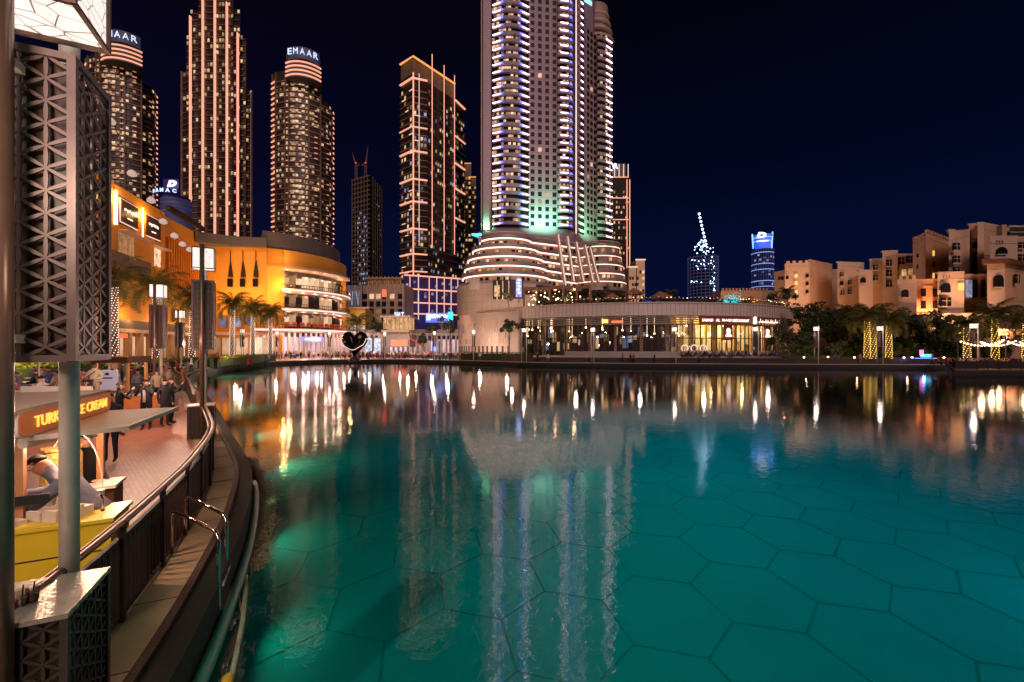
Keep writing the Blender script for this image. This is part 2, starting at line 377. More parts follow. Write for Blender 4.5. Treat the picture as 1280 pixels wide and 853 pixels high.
# coloured floodlights added unseen, high behind the camera, to brighten the lake
spot((70, -60, 110), (46, 38, -1), 62000, (0.02, 0.40, 0.95), 34, 3, 0.9)
spot((40, -50, 110), (14, 13, -1), 80000, (0.02, 0.9, 0.85), 13, 3, 1.0)
spot((10, -55, 110), (6.5, 8, -1), 75000, (0.04, 1.0, 0.70), 8, 2, 0.8)
spot((-30, -60, 110), (0.3, 9.5, -1), 75000, (0.06, 1.0, 0.60), 5.5, 2, 0.9)
spot((-30, -60, 110), (-2.5, 23, -1), 90000, (0.05, 1.0, 0.70), 8, 2, 0.9)
spot((30, -50, 110), (6, 26, -1), 150000, (0.03, 1.0, 0.85), 12, 3, 1.0)
spot((50, -60, 110), (4, 44, -1), 220000, (0.04, 0.9, 0.78), 17, 3, 1.0)
# coping kerb round the far shore
far = SH[60:]
tag(MB().band([(p[0], p[1]) for p in far], -0.22, 0.08, 0.9).build('kerb', 'kerb_pale'), kind='structure')
# near ledge outside the railing, with dark rim
near = SH[:57]
tag(MB().band(near, -0.16, -0.004, 0.72).build('ledge', 'ledge_stone'), kind='structure')
tag(MB().band(near, -0.22, 0.03, -0.09).build('ledge_rim', 'ledge_rim'), kind='structure')

b = MB()
for k in range(26):
    p, a, nn = along(near, (k+0.5)/26); q = p-nn*0.36; b.box((q.x, q.y, -0.003), (0.010, 0.70, 0.006), a)
tag(b.build('ledge_joints', 'ledge_rim'), kind='structure')
# ------------------------------------------------------------ towers
def arc(p0, p1, bulge, n):
    """arc path from p0 to p1, bulging towards the camera by bulge metres"""
    a = Vector(p0); c = Vector(p1); m = (a+c)/2; d = c-a; L = d.length; u = d/L; v = Vector((u.y, -u.x))
    R = (L*L/4+bulge*bulge)/(2*bulge); th = math.asin(min(1, L/2/R)); ctr = m+v*(bulge-R); out = []
    for i in range(n+1):
        t = -th+2*th*i/n; q = ctr+v*R*math.cos(t)+u*R*math.sin(t); out.append((q.x, q.y))
    return out
def plen(path): return sum((Vector(path[i+1])-Vector(path[i])).length for i in range(len(path)-1))
def skin_wins(path, zs, ncol, prob, ww_, wh, off=0.12, u0=0.02, u1=0.98, wmul=1.0, dz=0.0, rnd=random):
    """window boxes on a facade path, picked at random"""
    o = []; L = plen(path)
    for z in zs:
        for k in range(ncol):
            if rnd.random() > prob: continue
            s = u0+(u1-u0)*(k+0.5)/ncol; p, a, n = along(path, s); q = p+n*off
            o.append(((q.x, q.y, z+dz), (ww_, 0.15, wh), a))
    return o
def poly_from(path, depth):
    P = [Vector(p) for p in path]; v = ((P[0]+P[-1])/2).normalized()
    return [tuple(p) for p in P]+[tuple(P[-1]+v*depth), tuple(P[0]+v*depth)]

def crescent_tower(pxl, pxr, pyt, Y, label, signtext, seed=1):
    R = random.Random(seed); w_ = pxr-pxl; z0 = 0
    h = lambda py, YY=Y: CZ+(HZ-py)/F0*YY
    t = thing('crescent_tower', (*XY((pxl+pxr)/2, Y), z0), label, 'skyscraper', 'towers behind the mall')
    p0 = XY(pxl, Y); p1 = XY(pxl+w_*0.80, Y*1.01); Wd = plen([p0, p1])
    path = arc(p0, p1, Wd*0.20, 18); zb = h(pyt+17); zs_ = h(pyt+41)
    side = arc(XY(pxl+w_*0.78, Y*1.015), XY(pxr, Y*1.06), 2.0, 6)
    MB().prism(poly_from(path, Wd*0.5), z0, zb).build('wall', 'tower_brown', t)
    MB().prism(poly_from(side, Wd*0.35), z0, zs_).build('side_wall', 'tower_brown', t)
    fh = 3.75; zs = [z0+4+i*fh for i in range(int((zb-z0-5)/fh))]; zss = [z for z in zs if z < zs_-2]
    b = MB()
    for z in zs: b.band(path, z-0.3, z+0.3, -0.5)
    b.build('floor_slab', 'slab_pink', t)
    b = MB()
    for z in zss: b.band(side, z-0.3, z+0.3, -0.5)
    b.build('side_floor_slab', 'slab_pink', t)
    for s in (0.01, 0.13, 0.36, 0.42, 0.72, 0.78, 0.99):
        p, a, n = along(path, s); q = p+n*0.5; MB().box((q.x, q.y, (z0+zb)/2), (0.7, 0.9, zb-z0), a).build('pier', 'slab_tan', t)
    it = skin_wins(path, zs, 20, 0.28, 1.5, 1.7, 0.1, 0.03, 0.97, dz=1.9, rnd=R)
    it += skin_wins(path, zs, 6, 0.5, 1.8, 1.6, 0.3, 0.44, 0.76, dz=1.9, rnd=R)+skin_wins(side, zss, 4, 0.3, 1.5, 1.7, 0.1, dz=1.9, rnd=R)
    reps(t, 'window', 'window_warm', it)
    st = []; s2 = []
    for i, z in enumerate(zs):                                     # lit balcony edges at both flanks and in the middle
        p, a, n = along(path, 0.05); q = p+n*0.9; st.append(((q.x, q.y, z+0.4), (Wd*0.13, 0.5, 0.9), a))
        for s, wd in ((0.50+0.02*(i % 2), 0.07), (0.62+0.03*((i+1) % 2), 0.06), (0.40, 0.04), (0.74, 0.05), (0.9, 0.06)):
            if R.random() < 0.35: continue
            p, a, n = along(path, s); q = p+n*1.0; s2.append(((q.x, q.y, z+0.3), (Wd*wd*R.uniform(.7, 1.2), 0.4, 0.6), a))
    for z in zss:
        p, a, n = along(side, 0.90); q = p+n*0.9; st.append(((q.x, q.y, z+0.4), (2.4, 0.5, 0.75), a))
        p, a, n = along(side, 0.4); q = p+n*0.8
        if R.random() < .6: s2.append(((q.x, q.y, z+0.3), (1.8, 0.4, 0.5), a))
    reps(t, 'light_strip', 'peach_strip', st); reps(t, 'balcony_light', 'peach_dim', s2)
    # crown: bands and a drum carrying the sign
    c0 = XY(pxl+w_*0.22, Y*0.965); c1 = XY(pxl+w_*0.80, Y*0.985); Wc = plen([c0, c1])
    cp = arc(c0, c1, Wc*0.22, 14)
    MB().prism(poly_from(cp, Wc*0.55), zb-9, h(pyt+3)).build('crown', 'roof_grey', t)
    for k in range(4):
        z = zb-8+k*2.9; MB().band(cp, z, z+0.9, -0.6).build('crown_band', 'peach_strip', t)
    sp = arc(XY(pxl+w_*0.24, Y*0.955), XY(pxl+w_*0.78, Y*0.975), Wc*0.2, 14)
    MB().band(sp, zb+2.2, h(pyt), 1.0).build('sign_panel', 'sign_night', t)
    L = len(signtext); zc = (zb+2.2+h(pyt))/2
    for i, ch in enumerate(signtext):
        p, a, n = along(sp, 0.06+0.88*(i+0.5)/L); q = p+n*1.0
        sign_text(t, ch, (q.x, q.y, zc), (math.cos(a), math.sin(a), 0), 4.0, 'sign_soft', 'letter', 0.25, -0.005, width=plen(sp)*0.13)
    q = Vector(XY(pxl+w_*0.4, Y+5)); MB().tube([(q.x, q.y, zb), (q.x, q.y, h(pyt-3))], 0.25, 6).build('mast', 'roof_grey', t)
    return t
glow('peach_dim', (1.0, 0.45, 0.28), 0.5); glow('sign_soft', (0.7, 0.8, 1.0), 0.95)
mat('sign_night', (0.05, 0.05, 0.09), 0.5, 0, (0.10, 0.13, 0.3), 0.12, var=0)
crescent_tower(341, 416, 77, 300, 'curved tower with letters on its crown standing between the stepped tower and the unfinished one', 'EMAAR', seed=3)
crescent_tower(108, 195, 57, 292, 'leftmost curved tower with a lettered crown rising behind the latticed lamp', 'EMAAR', seed=5)

mat('tower_dark', (0.04, 0.022, 0.018), 0.4, var=0.3, vs=0.1)
def stepped_tower():
    Y = 260; t = thing('stepped_tower', (*XY(266, Y), 0), 'tall dark stepped tower striped with four bright vertical lines of light', 'skyscraper', 'towers behind the mall')
    def zz(py): return CZ+(HZ-py)/F0*Y
    R = random.Random(11)
    parts = [(222, 232, 84, 4), (229, 240, 44, 2.5), (236, 250, 12, 1.2), (248, 292, -30, 0), (290, 299, 10, 1.2), (297, 304.5, 44, 2.5), (302, 311, 110, 4)]
    for a, c, top, rec in parts:
        x0 = XY(a, Y)[0]; x1 = XY(c, Y)[0]
        MB().prism(poly_from([(x0, Y+rec), (x1, Y+rec)], 14), 0, zz(top)).build('tower_block', 'tower_dark', t)
    b = MB(); it = []; slabs = []
    fh = 3.7; nf = int(zz(-30)/fh)
    for i in range(2, nf):
        z = i*fh
        for a, c, top, rec in parts:
            if z > zz(top)-1: continue
            x0 = XY(a, Y)[0]; x1 = XY(c, Y)[0]
            b.box(((x0+x1)/2, Y+rec-0.3, z), ((x1-x0)-1.6, 0.9, 0.32))
            n = max(1, int((c-a)/3.4))
            for k in range(n):
                pr = 0.27 if z > 66 else 0.6
                if R.random() < pr:
                    x = x0+(x1-x0)*(k+0.5)/n
                    it.append(((x, Y+rec-0.12, z+1.9), (1.15, 0.2, 1.9), 0))
    b.build('balcony_slab', 'slab_tan', t)
    reps(t, 'window', 'window_warm', it)
    for px, top in ((239.5, 22), (255, -30), (270, -30), (285, 5), (298.5, 43)):
        x = XY(px, Y)[0]; MB().box((x, Y-1.0, (zz(top)+25)/2), (0.62, 1.4, zz(top)-25)).build('light_line', 'peach_strip', t)
    for px, top in ((222.6, 86), (310.6, 112)):
        x = XY(px, Y)[0]; MB().box((x, Y+3, zz(top)/2), (0.4, 1.4, zz(top))).build('edge_fin', 'slab_pink', t)
    return t
stepped_tower()

def construction_tower():
    Y = 330; t = thing('unfinished_tower', (*XY(459, Y), 0), 'unfinished concrete tower with cranes on its roof', 'skyscraper', 'towers behind the mall')
    A = Vector(XY(440, Y)); B = Vector(XY(463, Y*0.97)); C = Vector(XY(477, Y*1.06)); zt = CZ+(HZ-224)/F0*Y
    MB().prism([A*1.004, B*1.004, C*1.004, (A.x+10, Y+40)], 0, zt).build('core', 'dark_glass', t)
    b = MB(); z = 6; zs = []
    while z < zt: zs.append(z); z += 3.6
    for z in zs: b.prism([A, B, C, (A.x+8, Y+40)], z-0.38, z+0.38)
    b.build('floor_slab', 'slab_raw', t)
    b = MB()
    for p, q, n in ((A, B, 6), (B, C, 5)):
        for k in range(n+1):
            r = p.lerp(q, k/n); b.box((r.x, r.y+0.3, zt/2), (0.5, 0.5, zt))
    b.build('column', 'slab_raw', t)
    R = random.Random(4); lower = [z for z in zs if z < CZ+(HZ-262)/F0*Y]
    it = skin_wins([A, B], lower[:-1], 9, 0.35, 1.0, 1.6, 0.05, 0.3, 0.85, dz=1.8, rnd=R)+skin_wins([A, B], lower, 8, 0.12, 1.0, 1.2, 0.05, dz=1.8, rnd=R)
    it += skin_wins([B, C], zs, 6, 0.10, 1.0, 1.2, 0.05, dz=1.8, rnd=R)
    reps(t, 'work_light', 'window_cool', it)
    for i, (px, tp, lean) in enumerate(((443, 190, -3), (455, 182, 5))):
        c = thing('tower_crane', (*XY(px, Y), zt), ('luffing crane with its jib raised to the left on the unfinished tower', 'taller luffing crane leaning right on the unfinished tower')[i], 'crane', 'cranes on the unfinished tower')
        x = XY(px, Y)[0]; b = MB()
        for dx in (-0.7, 0.7):
            for dy in (-0.7, 0.7): b.bar((x+dx, Y+dy+4, zt-2), (x+dx, Y+dy+4, zt+12), 0.3)
        for k in range(6): b.bar((x-0.7, Y+3.3, zt+k*2), (x+0.7, Y+3.3, zt+k*2+2), 0.2)
        b.build('mast', 'slab_raw', c)
        top = W(px+lean, tp, Y+4); b = MB(); b.bar((x-0.5, Y+4, zt+12), top, 0.35); b.bar((x+0.5, Y+4, zt+12), top, 0.35)
        for k in range(8):
            f = k/8; p = Vector((x-0.5, Y+4, zt+12)).lerp(top, f); q = Vector((x+0.5, Y+4, zt+12)).lerp(top, f+0.12); b.bar(p, q, 0.2)
        b.build('jib', 'slab_raw', c)
        MB().box((x+(3 if lean < 0 else -3), Y+4, zt+12.5), (3.2, 2, 1.6)).build('counterweight', 'roof_grey', c)
        MB().ball((x, Y+3.2, zt+14), 0.5, 6).build('beacon', 'aviation_red', c)
construction_tower()

def outlined_tower():
    Y = 240
    t = thing('outlined_tower', (*XY(520, Y), 0), 'angular dark tower whose edges and roofline are traced in warm light', 'skyscraper', 'towers behind the mall')
    A = Vector(XY(501, Y*1.03)); B = Vector(XY(516, Y)); B2 = Vector(XY(534, Y*1.012)); C = Vector(XY(568, Y*1.105)); D = Vector(XY(580.5, Y*1.15)); Bk = Vector(((D.x+A.x)/2-8, Y*1.3))
    h = lambda py, YY: CZ+(HZ-py)/F0*YY
    zt = h(92, Y); zc = h(70, Y)
    MB().prism([A, B, C, Bk+Vector((4, 0)), Bk-Vector((6, 0))], 0, zt).build('tower_block', 'tower_dark', t)
    zD = h(138, Y*1.15); MB().prism([C*1.002, D, Bk+Vector((14, 8)), Bk+Vector((4, 1))], 0, zD).build('side_block', 'dark_glass', t)
    MB().prism([A*1.004, B*1.004, C*1.002, Bk, Bk-Vector((5, 0))], zt, zc-0.8).build('crown', 'slab_tan', t)
    R = random.Random(8); fh = 3.55; zs = [20+i*fh for i in range(int((zt-24)/fh))]
    b = MB()
    for z in zs: b.band([A, B, B2], z-0.25, z+0.25, -0.7)
    b.build('balcony_slab', 'slab_tan', t)
    b = MB()
    for z in zs:
        b.band([B2, C], z-0.16, z+0.16, -0.25)
        if z < zD-3: b.band([C, D], z-0.22, z+0.22, -0.7)
    b.build('floor_slab', 'slab_grey', t)
    it = skin_wins([A, B], zs, 4, 0.35, 1.3, 1.9, 0.15, dz=1.8, rnd=R)+skin_wins([B, B2], zs, 4, 0.3, 1.4, 1.9, 0.15, dz=1.8, rnd=R)
    it += skin_wins([B2, C], zs, 12, 0.24, 1.2, 1.8, 0.15, dz=1.8, rnd=R)+skin_wins([C, D], [z for z in zs if z < zD-4], 5, 0.25, 1.3, 1.8, 0.15, dz=1.8, rnd=R)
    k = int(len(it)*0.75); R.shuffle(it); reps(t, 'window', 'window_warm', it[:k]); reps(t, 'window', 'window_cool', it[k:])
    # vertical light lines
    def line(s, p, q, z0, z1, m='peach_strip', wd=0.45):
        r = p.lerp(q, s); n = Vector(((q-p).y, -(q-p).x)).normalized(); r = r+n*0.9; MB().box((r.x, r.y, (z0+z1)/2), (wd, 0.6, z1-z0)).build('light_line', m, t)
    line(0.02, B, B2, 22, zt, 'peach_strip', 0.7)
    line(0.42, B, B2, 60, zt, 'soft_strip', 0.3)
    for px in (538.5, 553.5, 567.6):
        s = (px-534)/(568-534)*0.97; line(s, B2, C, 60, h(70+(px-516)*0.65-9, Y*(1.0+(px-516)/520)), 'peach_strip', 0.42)
    # horizontal light lines that turn the corner
    segs = []
    for py in (102, 163, 193, 228, 256, 290, 321.6, 343.5): segs.append(([A, B, B2], h(py-4, Y)))
    segs.append(([A, B, C], zc-0.5))
    for py in (176, 209, 240, 276): segs.append(([C, D], h(py, Y*1.13)))
    segs.append(([C, D], zD+0.4))
    for pth, z in segs:
        MB().band(pth, z-0.33, z+0.33, -1.0).build('light_line', 'peach_strip' if z < zt else 'amber_strip', t)
    it = []
    for z in zs:
        if R.random() < 0.45:
            p, a, n = along([A, B, B2], R.choice((0.2, 0.35, 0.55, 0.7))); q = p+n*0.8; it.append(((q.x, q.y, z), (R.uniform(2, 4), 0.4, 0.4), a))
    reps(t, 'light_strip', 'soft_strip', it)
    spot((B.x, B.y-30, zt-10), (B.x+10, B.y, zc), 1, (1, .5, .2), 60)
    # lower podium of the tower
    t2 = thing('tower_podium', (*XY(540, 205), 0), 'purple lit glass podium block gridded with warm light lines below the outlined tower', 'building')
    YP = 205; P0 = Vector(XY(505, YP)); P1 = Vector(XY(578, YP*1.06)); zp = h(343, YP)
    MB().prism([P0, P1, P1+Vector((0, 25)), P0+Vector((0, 25))], 0, zp).build('wall', 'podium_purple', t2)
    for f in (0.10, 0.24, 0.42, 0.55, 0.68, 0.80, 0.92):
        r = P0.lerp(P1, f); MB().box((r.x, r.y-0.4, zp/2+8), (0.35, 0.5, zp-16)).build('light_line', 'soft_strip' if f in (0.24, 0.55, 0.8) else 'peach_strip', t2)
    for py in (344, 361, 378, 392):
        z = h(py, YP); MB().band([P0, P1], z-0.3, z+0.3, -0.7).build('light_line', 'peach_strip', t2)
    reps(t2, 'window', 'window_cool', skin_wins([P0, P1], [h(p, YP) for p in (352, 356, 366, 370, 374, 384, 388)], 16, 0.2, 1.1, 1.3, 0.2, rnd=R))
    MB().band([Vector(XY(532, YP-4)), Vector(XY(566, YP-2))], h(404, YP), h(392, YP), 0.5).build('sign_panel', 'deep_blue_light', t2)
    sign_text(t2, 'SEPHORA', (*XY(550, YP-4.2), h(396.3, YP)), (1, 0.06, 0), 1.8, 'white_sign', 'lettering', 0.1, 0.02, width=9)
    for k in range(4): MB().bar((*XY(533, YP-4.3), h(394+k*2.2, YP)), (*XY(538, YP-4.3), h(394+k*2.2, YP)), 0.3).build('sign_bar', 'white_sign', t2)
    MB().box((*XY(563, YP-4.5), h(397, YP)), (2.4, 0.5, 4.6)).build('sign_screen', 'cyan_light', t2)
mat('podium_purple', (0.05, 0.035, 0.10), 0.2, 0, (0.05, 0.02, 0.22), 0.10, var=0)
outlined_tower()
def rear_tan_tower():
    Y = 330; t = thing('tan_tower', (*XY(588, Y), 0), 'slim tan tower with amber balconies peeking out right of the outlined tower', 'skyscraper')
    R = random.Random(2)
    for a, c, top in ((574, 589, 205), (586, 595, 222)):
        x0 = XY(a, Y)[0]; x1 = XY(c, Y)[0]; zt = CZ+(HZ-top)/F0*Y
        MB().prism(poly_from([(x0, Y), (x1, Y)], 12), 0, zt).build('tower_block', 'slab_tan', t)
        zs = [30+3.7*i for i in range(int((zt-34)/3.7))]
        reps(t, 'window', 'window_amber', skin_wins([(x0, Y), (x1, Y)], zs, 4, 0.42, 1.5, 1.9, 0.15, rnd=R), 45)
        reps(t, 'dark_window', 'dark_glass', skin_wins([(x0, Y), (x1, Y)], zs, 4, 1.0, 1.6, 2.0, 0.06, rnd=R), 45)
        b = MB()
        for z in zs: b.box(((x0+x1)/2, Y-0.5, z-1.4), (x1-x0, 0.6, 0.35))
        b.build('balcony_slab', 'slab_tan', t)
        MB().box(((x0+x1)/2, Y-0.9, zt), (x1-x0, 0.4, 0.5)).build('light_line', 'amber_strip', t)
rear_tan_tower()

# ---------------- the big hotel tower
def hotel_tower():
    Y = 196; t = thing('hotel_tower', (*XY(680, Y+18), 0), 'huge pale curved hotel tower with rows of balconies edged in white and blue light', 'skyscraper')
    h = lambda py, YY=Y: CZ+(HZ-py)/F0*YY
    zt = h(-60)
    a0 = Vector(XY(603, Y)); a1 = Vector(XY(613.5, Y-2)); b0 = Vector(XY(614.5, Y-1)); b1 = Vector(XY(661, Y)); c1 = Vector(XY(699, Y+2)); d1 = Vector(XY(719, Y+6))
    f1 = Vector(XY(733, Y+14)); g1 = Vector(XY(746, Y+20)); k1 = Vector(XY(760, Y+36))
    back = Vector((k1.x-6, Y+60)); bl = Vector((a0.x+2, Y+50))
    body = [a0, a1]+[Vector(p) for p in arc(b0, b1, 2.0, 8)]+[c1]+[Vector(p) for p in arc(c1, d1, 1.4, 5)]+[f1, g1]+[Vector(p) for p in arc(g1, k1, 4.0, 6)]+[back, bl]
    # right side steps down at the crown: split the body
    MB().prism([tuple(p) for p in body], 6, h(46, Y+20)).build('wall', 'tile_mauve', t)
    up = [a0, a1]+[Vector(p) for p in arc(b0, b1, 2.0, 8)]+[c1]+[Vector(p) for p in arc(c1, d1, 1.4, 5)]+[f1, Vector(XY(741, Y+18)), Vector(XY(748, Y+40)), bl]
    MB().prism([tuple(p) for p in up], h(46, Y+20), zt).build('upper_wall', 'tile_mauve', t)
    fh = 9.3/F0*Y; z = h(283); zs = []
    while z < zt: zs.append(z); z += fh
    zr = [q for q in zs if q < h(46, Y+20)-2]
    # edge pilaster with tile grid
    MB().box(((a0.x+a1.x)/2, (a0.y+a1.y)/2-1.0, (zt+h(290))/2), (2.8, 2.4, zt-h(290))).build('pilaster', 'tile_pale', t)
    MB().box((a0.x-0.3, a0.y-1.5, (zt+h(290))/2), (0.45, 0.8, zt-h(290))).build('edge_fin', 'podium_stone', t)
    MB().box((d1.x, d1.y-3.0, (zt+h(290))/2), (0.6, 1.0, zt-h(290))).build('edge_fin', 'soft_strip', t)
    R = random.Random(21)
    # recess behind balconies
    bay1 = arc(XY(616, Y-2.4), XY(660, Y-1.4), 2.8, 10); bay2 = arc(XY(697, Y-0.6), XY(716.5, Y+2.0), 1.6, 6); bay3 = [tuple(Vector(XY(722.5, Y+6))), tuple(Vector(XY(731.5, Y+11.5)))]
    bay4 = arc(XY(747, Y+17), XY(760.5, Y+32), 4.5, 8)
    MB().band(arc(XY(614.5, Y-1.6), XY(661, Y-0.6), 2.2, 10), h(286), zt, 0.4).build('balcony_recess', 'dark_glass', t)
    MB().band(arc(XY(697, Y+1), XY(719, Y+5), 1.8, 6), h(286), zt, 0.3).build('balcony_recess', 'dark_glass', t)
    MB().band([(p[0]-0.5, p[1]-0.2) for p in bay3], h(286), zt, 0.2).build('balcony_recess', 'dark_glass', t)
    MB().band(arc(XY(747, Y+18), XY(760.2, Y+33), 4.2, 8), h(292), h(46, Y+20), 0.2).build('balcony_recess', 'dark_glass', t)
    cols = []
    for pth, zz, nm in ((bay1, zs, 1), (bay2, zs, 2), (bay3, zs, 3), (bay4, zr, 4)):
        b = MB()
        for q in zz:
            b.band(pth, q-0.10, q+1.05, 0.15)                     # balustrade
            b.band(pth, q-0.35, q-0.1, 2.4)                       # slab
        b.build('balcony', 'balcony_pale', t)
    st = []; bl_ = []
    for q in zs:
        for pth, s, wd in ((bay1, 0.13, 4.2), (bay1, 0.90, 3.8), (bay2, 0.35, 3.6), (bay3, 0.5, 2.0)):
            p, a, n = along(pth, s); r = p+n*0.35
            st.append(((r.x, r.y, q+0.1), (wd, 0.3, 0.20), a))
        for pth, s in ((bay1, 0.265), (bay1, 0.775), (bay2, 0.72)):
            p, a, n = along(pth, s); r = p+n*0.45; bl_.append(((r.x, r.y, q+0.15), (1.2, 0.4, 0.5), a))
    for q in zr:
        p, a, n = along(bay4, 0.35); r = p+n*0.3; st.append(((r.x, r.y, q+0.1), (4.6, 0.3, 0.27), a))
    reps(t, 'light_strip', 'bright_rose', st); reps(t, 'blue_light', 'blue_dot', bl_)
    # rooms behind the balconies
    it = skin_wins(arc(XY(614.5, Y-1.9), XY(661, Y-0.9), 2.25, 10), zs, 12, 0.5, 1.2, 1.5, 0.05, 0.02, 0.75, dz=1.9, rnd=R)
    it += skin_wins(arc(XY(697, Y+0.8), XY(717, Y+4.5), 1.8, 6), zs, 5, 0.5, 1.2, 1.5, 0.1, dz=1.9, rnd=R)
    it += skin_wins(arc(XY(747, Y+17.6), XY(760.2, Y+32.6), 4.2, 8), zr, 6, 0.45, 1.3, 1.4, 0.1, dz=1.9, rnd=R)
    reps(t, 'window', 'window_soft', it)
    # flat fronts with a grid of punched windows
    dk = []; ltw = []; fr = []
    for pth, n_, zz in (([b1, c1], 4, zs), ([f1, g1], 3, zr)):
        for q in zz:
            for k in range(n_):
                p, a, n = along(pth, (k+0.42)/n_*0.96+0.02); r = p+n*0.06
                lk = R.random() < 0.07
                (ltw if lk else dk).append(((r.x, r.y, q+1.3), (1.75, 0.2, 1.9), a))
        # joints
        for q in zz: MB().band([tuple(pth[0]), tuple(pth[1])], q-0.25, q-0.15, -0.04).build('joint_line', 'slab_grey', t)
    reps(t, 'dark_window', 'dark_glass', dk); reps(t, 'window', 'window_soft', ltw)
    # crown ledge on the right
    zc = h(46, Y+20); b = MB()
    cp = [(741, 24), (752, 20), (762, 34), (756, 50)]
    MB().prism([XY(px, Y+dy) for px, dy in cp], zc-1.2, zc+1.2).build('crown_ledge', 'podium_stone', t)
    cc = XY(744, Y+34)
    for k in range(5):
        MB().lathe((cc[0], cc[1], zc+4+k*4.5), [(9.5-k*0.8, 0), (10-k*0.8, 0.5), (10-k*0.8, 1.4), (9.3-k*0.8, 1.8)], 20).build('crown_ring', 'podium_stone', t)
    MB().lathe((cc[0], cc[1], zc), [(7.5, 0), (6.8, 24)], 20).build('crown_drum', 'slab_pink', t)
    MB().box((*XY(735, Y+6), h(2, Y+6)), (5, 0.4, 2.0), 0.6).build('crown_light', 'cyan_soft', t)
    # green and white uplights at the foot
    for px, YY, col, pw in ((608, Y-5, (0.2, 1, 0.4), 9000), (682, Y-9, (0.2, 1, 0.4), 18000), (668, Y-9, (0.35, 1, 0.8), 11000), (693, Y-9, (0.3, 1, 0.75), 11000), (741, Y+2, (0.25, 1, 0.45), 24000)):
        x, y = XY(px, YY); spot((x, y, h(290)), (x, y+11, h(262)), pw, col, 110, 0.5, 1.0)
    # mauve floods on the whole facade
    for px in (560, 640, 720, 800):
        x, y = XY(px, Y-70); spot((x, y, 40), (XY(690, Y)[0], Y, 110), 9000, (1.0, 0.58, 0.76), 70, 2)
def tile_mat(name, base, line, sx, sz):
    m = bpy.data.materials.new(name); m.use_nodes = True; n = m.node_tree.nodes; L = m.node_tree.links; b = n['Principled BSDF']
    t = n.new('ShaderNodeTexCoord'); s = n.new('ShaderNodeSeparateXYZ'); c = n.new('ShaderNodeCombineXYZ'); L.new(t.outputs['Object'], s.inputs[0]); L.new(s.outputs[0], c.inputs[0]); L.new(s.outputs[2], c.inputs[1])
    br = n.new('ShaderNodeTexBrick'); br.offset = 0; br.inputs['Scale'].default_value = 1; br.inputs['Brick Width'].default_value = sx; br.inputs['Row Height'].default_value = sz; br.inputs['Mortar Size'].default_value = 0.05
    br.inputs['Color1'].default_value = (*base, 1); br.inputs['Color2'].default_value = tuple(x*0.92 for x in base)+(1,); br.inputs['Mortar'].default_value = (*line, 1)
    L.new(c.outputs[0], br.inputs[0]); L.new(br.outputs[0], b.inputs[0]); b.inputs['Roughness'].default_value = 0.5; MATS[name] = m
tile_mat('tile_pale', (0.55, 0.45, 0.46), (0.2, 0.15, 0.16), 0.7, 0.7)
mat('balcony_pale', (0.36, 0.27, 0.29), 0.5, 0, var=0.15, vs=0.3)
glow('bright_rose', (0.95, 0.58, 0.72), 6.5); glow('cyan_soft', (0.3, 0.8, 1.0), 1.0)
hotel_tower()

